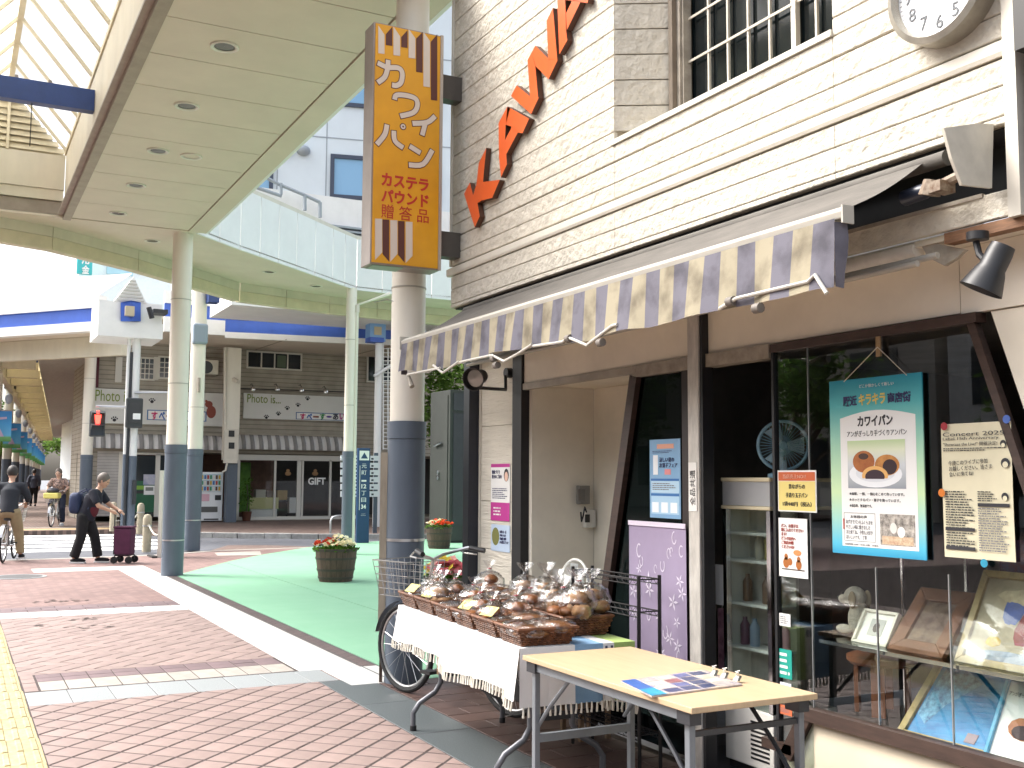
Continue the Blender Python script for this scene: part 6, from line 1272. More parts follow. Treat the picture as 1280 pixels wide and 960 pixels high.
for (x0, x1) in ((430, 433), (468, 471)): rbox('post', x0, 566, x1, 676, X-.04, .04, m_colb, WS)
for i in range(6): 
    a = ox(428, 575+9*i, X+.002); rulers_p = MB()
    for k in range(7): rulers_p.box((X+.001, a[1]+.1+.11*k, a[2]+.02), (X+.002, a[1]+.16+.11*k, a[2]+.06))
    stuff(rulers_p.build('lettering', m_navy, WS))
a = oz(413, 672); c = oz(429, 672); t = tag(MB().tube([(a[0], a[1], 0), (a[0], a[1], .42), (a[0], a[1]+.05, .50), (a[0], (a[1]+c[1])/2, .535), (a[0], c[1]+.1, .535), (a[0], c[1]+.25, .50), (a[0], c[1]+.3, .42), (a[0], c[1]+.3, 0)], .028, 10).build('hoop_barrier', m_rim, None, True), 'steel hoop barrier behind the flower barrel', 'barrier')
m_bol = mat('bollard_stone', (.42, .37, .27), .7, var=.2, scale=8)
BL = []
for (px, py, lb) in ((183, 690, 'stone bollard with a chain nearest the thick arcade column'), (175, 667, 'stone bollard with a chain across the road beside the signal posts'), (141, 664, 'stone bollard behind the shopping trolley'), (226, 664, 'stone bollard between the two arcade columns')):
    c = oz(px, py, 0 if py > 680 else FZ); t = thing('bollard', lb, 'bollard', c, 'stone bollards at the crossing'); z_ = c[2]; BL.append(c)
    MB().lathe([(.085, 0), (.085, .62), (.08, .68), (.055, .73), (.001, .745)], c, 18, (True, False)).build('post', m_bol, t, True); MB().lathe([(.088, .50), (.092, .50), (.092, .53), (.088, .53)], c, 18, (False, False)).build('ring', m_rim, t, True)
def chain(a, b_, lb):
    pts = [a+(b_-a)*t-Vector((0, 0, .18*math.sin(PI*t))) for t in [i/14 for i in range(15)]]; tag(MB().tube(pts, .018, 6).build('chain', mat('chain_white', (.6, .58, .5), .5), None, True), lb, 'chain')
chain(Vector(BL[0])+Vector((0, 0, .6)), Vector(ox(205, 662, -21.5)), 'pale chain sagging from the near bollard to the white sign'); chain(Vector(BL[1])+Vector((0, 0, .6)), Vector(ox(152, 647, BL[1][0])), 'pale chain sagging from the far bollard towards the signal posts')
X = -20.6; a = ox(200, 588, X); c = ox(207, 692, X); t = thing('standing_sign', 'narrow white standing sign beside the thick arcade column', 'sign', (X, a[1], 0)); MB().prism([(X, a[1], .0), (X, a[1]+.06, .0), (X-.45, a[1]+.20, .0), (X-.45, a[1]+.12, .0)], (0, 0, a[2])).build('board', mat('sign_board_white', (.74, .70, .62), .6), t); box('base', (X-.5, a[1]-.1, 0.001), (X+.05, a[1]-.001, .03), m_black, t)
# signal posts and pedestrian lights
PXX = -28.6; c = oz(162, 669, FZ); PXX = c[0]
SP = thing('signal_post', 'white and blue post carrying the pedestrian signals and gable lamp', 'post', (c[0], c[1], FZ))
def post(pxa, pxb, ytop, ysplit, ybot, r=None):
    a = ox((pxa+pxb)/2, 600, PXX); rr_ = (ox(pxb, 600, PXX)[1]-ox(pxa, 600, PXX)[1])/2; zt_ = ox(160, ytop, PXX)[2]; zs = ox(160, ysplit, PXX)[2]
    MB().lathe([(rr_, zs), (rr_, zt_)], (PXX, a[1], 0), 16).build('upper_shaft', mat('post_white', (.74, .74, .72), .4), SP, True); MB().lathe([(rr_*1.05, FZ), (rr_*1.05, zs)], (PXX, a[1], 0), 16).build('lower_shaft', m_colb, SP, True); return a[1]
post(152.5, 157.5, 420, 568, 668); yp = post(159, 170, 420, 570, 668); MB().tube([(PXX+.05, ox(157, 600, PXX)[1], FZ), (PXX+.05, ox(158.5, 600, PXX)[1], ox(158, 440, PXX)[2])], .035, 8).build('dark_pipe', m_cab2, SP, True)
a = ox(166, 494, PXX+.2); box('control_box', (PXX+.12, ox(166, 560, PXX)[1], ox(160, 630, PXX)[2]), (PXX+.2, ox(171, 560, PXX)[1], ox(160, 600, PXX)[2]), m_cab2, SP)
for (q0, q1_) in (((120, 508), (158, 509)), ((168, 491), (210, 491))): MB().tube([ox(*q0, PXX+.1), ox(*q1_, PXX+.1)], .03, 8).build('arm', m_rim, SP, True)
def signal(label, p0, p1, X, back):
    a = ox(*p0, X); c = ox(*p1, X); t = thing('pedestrian_signal', label, 'traffic light', (X, (a[1]+c[1])/2, c[2])); box('housing', (X-.18, a[1], c[2]), (X, c[1], a[2]), mat('signal_dark', (.035, .04, .042), .5), t, .03); zm = (a[2]+c[2])/2; w = c[1]-a[1]
    if back: box('rear_plate', (X, a[1]+.1*w, c[2]+.12), (X+.02, c[1]-.1*w, a[2]-.1), m_cab2, t); box('label_plate', (X+.02, a[1]+.4*w, c[2]+.2), (X+.024, c[1]-.15*w, c[2]+.34), m_paper, t)
    else:
        for k, z0_ in enumerate((zm+.02, c[2]+.03)):
            box('lens_plate', (X, a[1]+.03, z0_), (X+.01, c[1]-.03, z0_+(a[2]-zm)-.05), mat('red_lens_dark', (.05, .01, .01), .3) if k == 0 else mat('blue_lens_dark', (.012, .02, .035), .2), t)
            MB().prism([(X, a[1]+.02, z0_+(a[2]-zm)-.04), (X+.14, a[1]+.02, z0_+(a[2]-zm)-.10), (X, a[1]+.02, z0_+.12)], (0, .012, 0)).prism([(X, c[1]-.032, z0_+(a[2]-zm)-.04), (X+.14, c[1]-.032, z0_+(a[2]-zm)-.10), (X, c[1]-.032, z0_+.12)], (0, .012, 0)).prism([(X, a[1]+.02, z0_+(a[2]-zm)-.045), (X, c[1]-.02, z0_+(a[2]-zm)-.045), (X+.15, c[1]-.02, z0_+(a[2]-zm)-.085), (X+.15, a[1]+.02, z0_+(a[2]-zm)-.085)], (0, 0, .012)).build('visor', MATS['signal_dark'], t)
        yc = (a[1]+c[1])/2; zc = zm+.02+(a[2]-zm-.05)*.5; m_rl = mat('red_man', '#ff3b30', .5, emit=2.2)
        mb = MB().ell((X+.013, yc, zc+.12), (.004, .045, .045), 12, 8).prism([(X+.011, yc-.075, zc+.06), (X+.011, yc+.075, zc+.06), (X+.011, yc+.06, zc-.05), (X+.011, yc+.045, zc-.17), (X+.011, yc-.045, zc-.17), (X+.011, yc-.06, zc-.05)], (.004, 0, 0)); mb.build('red_man', m_rl, t)
    return t
signal('pedestrian signal showing a glowing red standing figure', (113, 513), (131, 546), PXX+.25, False); signal('black pedestrian signal housing showing its blank rear plate', (158.5, 497), (178, 535), PXX+.3, True)
# ------------------------------------------------------------------ shops across the crossing
FX = -34.5
def siding_mat(name, c1, c2, pitch):
    m = bpy.data.materials.new(name); m.use_nodes = True; n = m.node_tree.nodes; L = m.node_tree.links; b = n['Principled BSDF']; b.inputs['Roughness'].default_value = .75
    tc = n.new('ShaderNodeTexCoord'); w = n.new('ShaderNodeTexWave'); w.bands_direction = 'Z'; w.wave_profile = 'SAW'; w.inputs['Scale'].default_value = 1/pitch/3.18; w.inputs['Distortion'].default_value = .0
    r = n.new('ShaderNodeValToRGB'); r.color_ramp.elements[0].color = (*lin(c2), 1); r.color_ramp.elements[1].color = (*lin(c1), 1); r.color_ramp.elements[0].position = .02; r.color_ramp.elements[1].position = .22
    nz = n.new('ShaderNodeTexNoise'); nz.inputs['Scale'].default_value = 2.5; mx = n.new('ShaderNodeMixRGB'); mx.blend_type = 'MULTIPLY'; mx.inputs[0].default_value = .5; rp = n.new('ShaderNodeValToRGB'); rp.color_ramp.elements[0].color = (.55, .55, .55, 1); rp.color_ramp.elements[0].position = .3; rp.color_ramp.elements[1].position = .7
    L.new(tc.outputs['Object'], w.inputs['Vector']); L.new(w.outputs['Fac'], r.inputs[0]); L.new(tc.outputs['Object'], nz.inputs['Vector']); L.new(nz.outputs['Fac'], rp.inputs[0]); L.new(r.outputs[0], mx.inputs[1]); L.new(rp.outputs[0], mx.inputs[2]); L.new(mx.outputs[0], b.inputs['Base Color'])
    bp = n.new('ShaderNodeBump'); bp.inputs['Strength'].default_value = .6; bp.inputs['Distance'].default_value = .03; L.new(w.outputs['Fac'], bp.inputs['Height']); L.new(bp.outputs[0], b.inputs['Normal']); return m
m_fs = siding_mat('grey_brown_siding', (.40, .365, .30), (.17, .15, .12), .14); m_wf = mat('white_window_frame', (.62, .60, .54), .5); m_dg = mat('dark_shop_glass', (.018, .024, .03), .06, spec=.6); m_shut = siding_mat('roller_shutter', (.58, .56, .53), (.30, .29, .28), .09); m_wsb = mat('white_sign_board', (.66, .66, .63), .4, var=.06, scale=1.2)
SH = thing('corner_shop', 'grey brown sided shop with white sign boards across the road', 'building', (FX, 9, FZ))
yL = ox(112, 600, FX)[1]; yR = 26.
ztop = 6.4; zdoor = ox(300, 575, FX)[2]
box('wall', (FX-6, yL, 2.25), (FX, yR, ztop), m_fs, SH); box('roof', (FX-6.2, yL-.2, ztop), (FX+.1, yR+.2, ztop+.2), m_fas, SH); yA = ox(112, 600, FX)[1]; yB = ox(164, 600, FX)[1]; yC_ = ox(292, 600, FX)[1]
box('inner_wall', (FX-4, yL, FZ), (FX-3.8, yR, 2.24), mat('shop_inside', (.05, .048, .045), .8, var=.3, scale=1.5), SH); box('side_wall', (FX-6, yL, FZ), (FX-.02, yL+.2, 2.24), m_fs, SH)
box('shop_floor_slab', (FX-4, yL, FZ), (FX+.0, yR, FZ+.02), mat('floor_tan', (.30, .26, .2), .6), SH)
# upper windows
def win(p0, p1, X, parent, nb, grid=None, m=None, curtain=None):
    a = ox(*p0, X); c = ox(*p1, X); y0, y1, z0_, z1_ = a[1], c[1], c[2], a[2]; w = box('window', (X, y0, z0_), (X+.03, y1, z1_), m or m_dg, parent); fwd = .05
    for (u0, u1, v0, v1) in ((y0-fwd, y1+fwd, z1_, z1_+fwd), (y0-fwd, y1+fwd, z0_-fwd, z0_), (y0-fwd, y0, z0_, z1_), (y1, y1+fwd, z0_, z1_)): box('frame', (X, u0, v0), (X+.07, u1, v1), m_wf, w)
    for k in range(1, nb): yy = y0+(y1-y0)*k/nb; box('mullion', (X+.031, yy-.02, z0_), (X+.06, yy+.02, z1_), m_wf, w)
    if grid:
        for k in range(1, grid[0]): yy = y0+(y1-y0)*k/grid[0]; box('lattice_bar', (X+.031, yy-.012, z0_), (X+.05, yy+.012, z1_), m_wf, w)
        for k in range(1, grid[1]): zz = z0_+(z1_-z0_)*k/grid[1]; box('lattice_bar', (X+.052, y0, zz-.012), (X+.058, y1, zz+.012), m_wf, w)
    if curtain:
        for (u0, u1, cc) in curtain: box('curtain', (X+.0305, y0+(y1-y0)*u0, z0_+.03), (X+.034, y0+(y1-y0)*u1, z1_-.05), mat('cu'+cc, cc, .8), w)
    return w
win((310, 440), (375, 462), FX, SH, 4, curtain=((.55, .72, '#5c6a58'), (.02, .18, '#14181e'))); win((171, 448), (191, 474), FX, SH, 1, (4, 4)); win((200, 447), (228, 473), FX, SH, 1, (5, 4)); win((460, 445), (496, 478), FX, SH, 2); rbox('shutter_leaf', 145, 446, 152, 478, FX+.05, .04, m_wf, SH); rbox('shutter_leaf', 193, 446, 198, 475, FX+.05, .04, m_wf, SH); rbox('red_strip', 117, 445, 123, 484, FX+.06, .05, mat('maroon_strip', (.09, .012, .025), .6), SH)
# sign boards
def letters(t, items, X):
    for body, p0, p1, m, bold in items: a = ox(p0[0], p1[1], X); c = ox(p1[0], p0[1], X); text('lettering', body, (X, a[1], a[2]), c[1]-a[1], c[2]-a[2], m, t, FACE_X, .01, bold)
cols = [mat('k%d' % i, c, .6) for i, c in enumerate(('#c2306a', '#2a62b0', '#8a4a3a', '#2f8a4c', '#5a3a9a', '#3a3a4a', '#b03a8a'))]; m_lime = mat('lime_ink', '#7d8f3c', .7)
def paw(t, px, py, X, s):
    c = ox(px, py, X); mb = MB().poly([(X, c[1]+s*.55*math.cos(a), c[2]+s*.5*math.sin(a)) for a in [i*PI/5 for i in range(10)]])
    for k in range(4): a = .5+k*.7; mb.poly([(X, c[1]+s*.9*math.cos(a)+s*.24*math.cos(b_), c[2]+s*.9*math.sin(a)+s*.28*math.sin(b_)) for b_ in [i*PI/4 for i in range(8)]])
    stuff(mb.build('paw_print', m_ink, t))
S1 = thing('shop_sign', 'white shop sign board with black paw prints under four lamps', 'sign', (FX+.1, 9.5, 3.3)); rbox('board', 305, 491, 436, 527, FX+.10, .08, m_wsb, S1)
letters(S1, [('Photo is...', (309, 494), (351, 503), m_lime, 0.)], FX+.105)
for p in ((333, 522), (348, 518), (359, 511), (372.5, 507), (384.5, 499)): paw(S1, *p, FX+.104, .085)
rbox('name_panel', 370, 515, 434, 526, FX+.105, .004, mat('panel_frame', '#3f6a9c', .6), S1); rbox('name_field', 371, 516, 433, 525.3, FX+.107, .004, m_paper, S1)
for i, ch in enumerate('すべーす・あい'): letters(S1, [(ch, (375+8.2*i, 517.0 if ch not in 'ー・' else 520), (382+8.2*i, 524.5 if ch not in 'ー・' else 522), cols[i], .035)], FX+.108)
S2 = thing('shop_sign', 'white shop sign board behind the signal posts with a red bear picture', 'sign', (FX+.1, 5, 3.3)); rbox('board', 114, 485, 279, 533, FX+.10, .08, m_wsb, S2); letters(S2, [('Photo is...', (119, 489), (170, 501), m_lime, 0.)], FX+.105)
for p in ((143, 525), (190, 502), (170, 512)): paw(S2, *p, FX+.104, .10)
rbox('name_panel', 184, 512, 258, 527, FX+.105, .004, MATS['panel_frame'], S2); rbox('name_field', 185.5, 513.2, 256.5, 526, FX+.107, .004, m_paper, S2)
for i, ch in enumerate('すべーす・あい'): letters(S2, [(ch, (189+9.4*i, 514.5 if ch not in 'ー・' else 519), (197+9.4*i, 525 if ch not in 'ー・' else 521.5), cols[i], .035)], FX+.108)
c = ox(264, 515, FX+.106); stuff(MB().ell((c[0], c[1], c[2]), (.004, .15, .2), 12, 8).ell((c[0], c[1]-.08, c[2]+.24), (.004, .12, .11), 12, 8).ell((c[0], c[1]-.16, c[2]+.34), (.004, .04, .04), 8, 6).build('bear_picture', mat('bear_red', '#8c4a3e', .7), S2))
for (px, py) in ((316, 487), (346.5, 487), (377, 488), (407, 490)):
    t = thing('sign_lamp', 'round chrome lamp on a curved arm over the paw print sign', 'lamp', ox(px, py, FX+.45), 'lamps over the shop sign'); c = Vector(ox(px, py, FX+.45)); MB().lathe([(.001, .10), (.05, .09), (.09, .0), (.08, -.04), (.001, -.03)], c, 14, (False, False)).build('shade', m_chrome, t, True); MB().tube([c+Vector((0, 0, .09)), c+Vector((-.15, 0, .2)), c+Vector((-.34, 0, .18))], .012, 6).build('arm', m_black, t, True)
MB().tube([ox(297, 515, FX+.12), ox(297, 488, FX+.12), ox(300, 485.5, FX+.12), ox(432, 490, FX+.12)], .018, 6).build('lamp_conduit', m_black, SH, True)
# corrugated valances
def corr(label, pxa, pxb, pyt, pyb, X):
    a = ox(pxa, pyt, X); c = ox(pxb, pyb, X); y0, y1, z1_, z0_ = a[1], c[1], a[2], c[2]; n = int((y1-y0)/.27); t = thing('shop_valance', label, 'awning', (X, (y0+y1)/2, z0_), 'pleated shop valances')
    cs = MB()
    for k in range(2*n):
        cs.cur = k % 2; cs.grid(lambda u, v, k=k: (X+.25-.25*v*v+.05*math.cos((k+u)*PI+PI/2), y0+(y1-y0)*(k+u)/(2*n), z0_+(z1_-z0_)*v), 3, 4)
    cs.build('pleated_sheet', [mat('pleat_white', (.66, .645, .63), .6, var=.12, scale=3), mat('pleat_grey', (.25, .24, .235), .6, var=.2, scale=3)], t, 2); box('top_rail', (X-.02, y0, z1_), (X+.05, y1, z1_+.06), m_fs, t); return t
corr('grey and white pleated valance over the shop with the gift lettering', 295, 441, 543, 564, FX+.12); corr('grey and white pleated valance over the roller shutter shop', 107, 281, 541, 563, FX+.12)
# right unit storefront
def vbar(px, w_, y0p, y1p, X, m, parent, nm='frame_post'): a = ox(px, y0p, X); c = ox(px, y1p, X); return box(nm, (X-.06, a[1]-w_/2, FZ+.02), (X, a[1]+w_/2, a[2]), m, parent)
FRT = box('shop_front', (FX-.05, ox(296, 600, FX)[1], zdoor), (FX, ox(460, 600, FX)[1], zdoor+.18), m_wf, SH)
for px, w_ in ((298.5, .10), (344.5, .07), (374.5, .14), (379, .06), (413.5, .07), (455, .1)): vbar(px, w_, 575, 652, FX, m_wf, FRT)
box('bottom_rail', (FX-.05, ox(299, 600, FX)[1], FZ+.02), (FX-.005, ox(455, 600, FX)[1], FZ+.12), m_wf, FRT)
box('pane', (FX-.034, ox(299, 600, FX)[1], FZ+.12), (FX-.028, ox(455, 600, FX)[1], zdoor), glass('far_glass', (.92, .93, .93), 1.5, 0, .6), FRT)
letters(SH, [('GIFT', (385, 597), (407, 606), m_paper, .035)], FX-.02); 
for (px, py) in ((360, 592), (394, 592)): c = ox(px, py, FX-.026); stuff(MB().ell(c, (.003, .11, .07), 10, 6).ell((c[0], c[1], c[2]+.1), (.003, .06, .05), 8, 6).build('window_decal', mat('decal', '#8a6a48', .7), SH))
def inside(nm, lab, cat, p0, p1, X, d_, m): a = ox(*p0, X); c = ox(*p1, X); return tag(box(nm, (X-d_, a[1], max(FZ+.021, c[2])), (X, c[1], a[2]), m, None, .01), lab, cat)
inside('green_partition', 'green partition behind the gift shop window', 'partition', (300, 578), (312, 640), FX-.8, .1, mat('green_part', '#5c8a2c', .8, col2='#3c6420', scale=3)); t = thing('display_table', 'pale clothed display table in the gift shop window', 'table', ox(330, 648, FX-1.0)); rbox('table_cloth', 311, 622, 348, 636, FX-.9, .7, mat('yellow_cloth', '#d2cf9a', .9), t); rbox('table_skirt', 313, 636.3, 346, 650, FX-.95, .6, m_paper, t); rbox('goods', 320, 612, 332, 622, FX-1.1, .3, mat('goods1', '#c9c4b8', .6), t); rbox('goods', 334, 614, 345, 622, FX-1.1, .3, mat('goods2', '#7a6a60', .6), t)
t = thing('display_chair', 'chair holding a tan basket in the gift shop window', 'chair', ox(353, 648, FX-1.0)); rbox('basket', 347, 613, 359, 625, FX-1, .3, mat('tan_basket', '#b59a66', .8), t); rbox('seat', 346, 626, 360, 628, FX-.95, .4, m_black, t)
for px in (347, 358): rbox('leg', px, 628.3, px+1, 647, FX-.97, .04, m_black, t)
rbox('white_block', 362, 622, 378, 641, FX-1.3, .4, m_paper, t)
pt = thing('potted_plant', 'slender potted plant at the gift shop door', 'plant', ox(308, 652, FX+.3)); c = Vector(ox(308, 652, FX+.3)); c.z = FZ; MB().lathe([(.12, 0), (.16, .28), (.17, .30), (.15, .30)], c, 16).build('pot', mat('terracotta', '#5a3626', .8), pt, True)
MB().tube([c+Vector((0, 0, .28)), c+Vector((.03, .03, .7)), c+Vector((0, -.02, 1.15))], .015, 6).build('stem', m_bframe, pt, True); lf = MB(); rr = random.Random(3)
for i in range(160): q = c+Vector((rr.gauss(0, .1), rr.gauss(0, .1), rr.uniform(.5, 1.35))); u = Vector((rr.gauss(0, 1), rr.gauss(0, 1), rr.gauss(0, .6))).normalized()*.07; w_ = u.orthogonal().normalized()*.025; lf.poly([q, q+u*.5+w_, q+u, q+u*.5-w_])
stuff(lf.build('leaves', m_lf, pt))
# left unit: shutter, glass door with green poster panel
rbox('roller_shutter', 122, 563, 149, 645, FX-.02, .05, m_shut, SH); rbox('door_frame', 163, 568, 166, 646, FX, .08, m_wf, SH); rbox('door_frame', 195, 568, 198, 646, FX, .08, m_wf, SH); rbox('door_frame', 149, 565, 246, 569.5, FX, .1, m_wf, SH); rbox('door_pane', 166, 569.5, 195, 646, FX-.05, .02, m_dg, SH); rbox('dark_pane', 198, 569.5, 246, 646, FX-.05, .02, m_dg, SH); rbox('pier', 149, 565, 163, 646, FX-.01, .1, m_colc, SH)
t = thing('green_door_panel', 'green panel with lime stripe low on the shop door', 'panel', ox(180, 640, FX)); rbox('panel', 166, 601, 194, 640, FX-.035, .01, mat('panel_green', '#1c5c3e', .5), t); rbox('lime_stripe', 166, 607, 194, 612, FX-.03, .004, mat('panel_lime', '#7aa83a', .5), t); rbox('dark_stripe', 166, 613, 180, 617, FX-.03, .004, m_black, t)
t = tag(rbox('door_poster', 179.5, 593, 194, 606, FX-.03, .004, mat('poster_street', '#8a93b4', .6, col2='#c9c6cc', scale=3), None), 'small street scene poster on the green shop door', 'poster'); t = tag(rbox('door_notice', 180, 607, 193, 618.5, FX-.022, .004, m_paper, None), 'white notice with grey tiles below the street poster', 'notice'); rbox('tile_print', 182, 609, 191.5, 613.5, FX-.018, .002, mat('tileg', '#7a7f7a', .7), t)
# square column with meter boxes, vending machine, air conditioner
X = FX+1.2; t = thing('square_column', 'square cream column with two meter boxes between the shops', 'column', (X, ox(290, 600, X)[1], FZ)); rbox('shaft', 284, 434, 298, 575, X, .35, m_colc, t); a = ox(284.5, 575, X); c = ox(297.5, 575, X); box('lower_shaft', (X-.34, a[1], FZ), (X-.01, c[1], a[2]-.01), m_colb, t); rbox('meter_cabinet', 281, 536, 297, 579, X+.12, .11, m_trim, t); rbox('meter_window', 286, 538, 293, 546, X+.13, .01, m_black, t); rbox('meter_window', 286, 553, 293, 561, X+.13, .01, m_black, t); MB().tube([ox(281.5, 434, X+.03), ox(281.5, 575, X+.03)], .05, 8).build('drain_pipe', m_trim, t, True)
MB().tube([ox(284, 579, X+.1), ox(282, 588, X+.1), ox(278, 590, X+.1)], .03, 8).build('cable_loop', m_trim, t, True); c = ox(292, 474, X+.1); MB().tube([c, c+np.array([.25, .1, -.1])], .06, 10).build('security_camera', m_trim, t, True)
X = FX+.85; a = ox(249, 590, X); c = ox(277.5, 648, X); VM = thing('vending_machine', 'white drinks vending machine beside the square column', 'vending machine', (X, (a[1]+c[1])/2, FZ)); zb0 = FZ; zt0 = a[2]; y0, y1 = a[1], c[1]; hh = zt0-zb0; ww = y1-y0
box('body', (X-.6, y0, zb0+.04), (X, y1, zt0), mat('vend_white', (.74, .76, .77), .35), VM, .015); box('display_glass', (X+.001, y0+.05, zb0+hh*.60), (X+.008, y1-.05, zt0-.05), mat('vend_window', '#b9cdd8', .2), VM)
for r_ in range(3):
    for k in range(7): yy = y0+.07+(ww-.16)*k/6.6; box('drink_sample', (X+.009, yy, zb0+hh*(.63+.115*r_)), (X+.03, yy+.055, zb0+hh*(.63+.115*r_)+.12), mat('dr%d' % ((r_*3+k) % 6), ('#c9a23a', '#3a6aa8', '#b0422c', '#3a8a5c', '#d8d4c8', '#5a3a2c')[(r_*3+k) % 6], .4), VM)
    box('sample_shelf', (X+.009, y0+.05, zb0+hh*(.615+.115*r_)), (X+.035, y1-.05, zb0+hh*(.63+.115*r_)-.003), m_wp, VM)
box('price_panel', (X+.001, y0+.06, zb0+hh*.42), (X+.01, y0+ww*.45, zb0+hh*.56), mat('vend_pink', '#d3a8b4', .5), VM); box('coin_panel', (X+.001, y1-ww*.32, zb0+hh*.44), (X+.012, y1-.05, zb0+hh*.54), m_black, VM); box('dispense_slot', (X+.001, y0+.05, zb0+hh*.20), (X+.012, y1-ww*.2, zb0+hh*.31), mat('slot', (.10, .10, .10), .3), VM); box('foot_vent', (X+.001, y0+ww*.25, zb0+.07), (X+.008, y1-ww*.15, zb0+.11), m_black, VM)
AC = thing('air_conditioner', 'air conditioner outdoor unit under the canopy above the shop sign', 'air conditioner', ox(262, 468, FX+.5)); rbox('case', 250, 449, 273, 468.5, FX+.6, .4, m_trim, AC, .02); c = Vector(ox(258, 459, FX+.605)); MB().poly(disc_pts(c, .2, (0, 1, 0), (0, 0, 1), 20)).build('fan_grille', m_cab2, AC); rbox('bracket', 250, 468.6, 273, 470, FX+.6, .6, m_beam, AC)
# ------------------------------------------------------------------ canopy on the far side
m_fw = mat('canopy_white', (.78, .77, .74), .5, var=.06, scale=2); m_bl2 = mat('band_blue', (.045, .12, .50), .45, var=.12, scale=2); FC = thing('far_canopy', 'white canopy with a blue band running before the far shops', 'canopy', (-30, 9, 5.4))
fpts = [oz(205, 417, 5.45), oz(281, 422, 5.45), oz(430, 429, 5.45), oz(560, 434, 5.45)]; wallz = 5.62
for i, (p, q_) in enumerate(zip(fpts[:-1], fpts[1:])):
    p, q_ = Vector(p), Vector(q_); d = (q_-p).normalized(); nn = Vector((-d.y, d.x, 0)); nn = nn if nn.x < 0 else -nn
    def seg(z0_, z1_, off, th, m, nm, p=p, q_=q_, nn=nn): a, b_ = p+nn*off, q_+nn*off; c_, e = b_+nn*th, a+nn*th; MB().prism([(v.x, v.y, z0_) for v in (a, b_, c_, e)], (0, 0, z1_-z0_)).build(nm, m, FC)
    st_ = .32 if i == 0 else 0
    seg(5.45+st_*.2, 5.62+st_, 0, .15, m_fw, 'fascia'); seg(5.62+st_, 6.0+st_, .05, .1, m_bl2, 'blue_band'); seg(6.0+st_, 6.34+st_, 0, .2, m_fw, 'parapet')
    MB().poly([(p.x, p.y, 5.5), (q_.x, q_.y, 5.5), (FX-.0, q_.y+.3, wallz), (FX-.0, p.y-.2, wallz)]).build('soffit', m_sof, FC); n_ = max(1, round((q_-p).length/1.8))
    for k in range(1, n_): a = p+(q_-p)*k/n_; MB().tube([(a.x+.1, a.y, 5.47), (FX+.05, a.y+.1, wallz-.03)], .012, 4).build('soffit_seam', m_lip, FC)
for px in (310, 361, 376): pass
t = thing('roof_railing', 'dark roof rail frame standing on the far canopy', 'railing', ox(330, 390, -31)); X = -31
for q in (((316, 372), (316, 392)), ((341, 372), (341, 390)), ((316, 373), (341, 376)), ((316, 383), (341, 386))): MB().tube([ox(*q[0], X), ox(*q[1], X)], .035, 6).build('rail', m_cab2, t)
# gable lamp housing over the signal posts
GB = thing('gable_turret', 'white gabled canopy turret with a blue lamp panel over the signal posts', 'turret', ox(162, 417, PXX)); X = PXX+.35
def gq(px, py, X_=X): return ox(px, py, X_)
a = gq(122, 419); c = gq(204, 402); box('base_band', (X-1.6, a[1], a[2]), (X, c[1], gq(160, 402)[2]), m_fw, GB); a = gq(123, 402); c = gq(190, 378); box('drum', (X-1.5, a[1], gq(160, 402)[2]), (X-.06, gq(203, 402)[1], gq(160, 377)[2]), m_fw, GB)
zz = gq(160, 377)[2]; ap = gq(166, 345); y0, y1 = gq(143, 377)[1], gq(184, 377)[1]
MB().prism([(X-.04, y0, zz), (X-.04, y1, zz), (X-.04, (y0+y1)/2+.05, ap[2])], (-1.4, 0, 0)).build('gable', m_fw, GB)
for k in range(7): z_ = zz+(ap[2]-zz)*(k+.3)/8; s_ = 1-(k+.3)/8; yc = (y0+y1)/2+.05*(1-s_); box('gable_slat', (X-.039, yc-(yc-y0)*s_*.86, z_), (X-.01, yc+(y1-yc)*s_*.86, z_+.035), m_lip if False else mat('slat_grey', (.55, .53, .48), .6), GB)  # slats in a greyer tone than the white gable
MB().prism([gq(151, 378, X+.02), gq(151, 401.5, X+.02), gq(164, 401.5, X+.12), gq(176, 401.5, X+.02), gq(176, 378, X+.02), gq(164, 375.5, X+.12)], (-.05, 0, 0)).build('blue_panel', m_bl2, GB); rbox('lamp', 157, 382, 168, 395, X+.22, .12, mat('lamp_tan', (.50, .42, .28), .4), GB)
MB().tube([gq(186, 384, X+.5), gq(190, 398, X+.5)], .06, 8).build('floodlight', m_black, GB); box('flood_arm', (X, gq(188, 390)[1], gq(188, 394)[2]), (X+.45, gq(206, 390)[1], gq(188, 389)[2]), m_black, GB)
# slanted entrance front of the next arcade, white roof behind it
EN = thing('arcade_entrance', 'white arcade entrance with a blue band slanting away across the street', 'canopy', (-31, 1, 5.4)); p = Vector(oz(122, 398, 5.62)); q_ = Vector(oz(-60, 411, 5.62)); d = (q_-p).normalized(); nn = Vector((-d.y, d.x, 0)); nn = nn if nn.x < 0 else -nn
def seg2(z0_, z1_, off, th, m, nm, name2=None): a, b_ = p+nn*off, q_+nn*off; c_, e = b_+nn*th, a+nn*th; return MB().prism([(v.x, v.y, z0_) for v in (a, b_, c_, e)], (0, 0, z1_-z0_)).build(nm, m, EN)
seg2(5.30, 5.55, .0, .3, m_fw, 'lower_fascia'); seg2(5.55, 5.92, .06, .2, m_bl2, 'blue_band'); seg2(5.92, 6.25, 0, .3, m_fw, 'upper_fascia'); seg2(4.75, 5.30, .9, .2, m_fas, 'inner_fascia')
MB().poly([tuple(p+Vector((0, 0, .63))), tuple(q_+Vector((0, 0, .63))), tuple(ox(-60, 357, q_.x-4)), tuple(ox(165, 342, p.x-4))]).build('roof_slope', m_fw, EN)
MB().poly([(p.x-.3, p.y, 5.31), (q_.x, q_.y, 5.31), (q_.x-4, q_.y, 5.31), (p.x-5.5, p.y+1, 5.31)][::-1]).build('soffit', m_sof, EN)
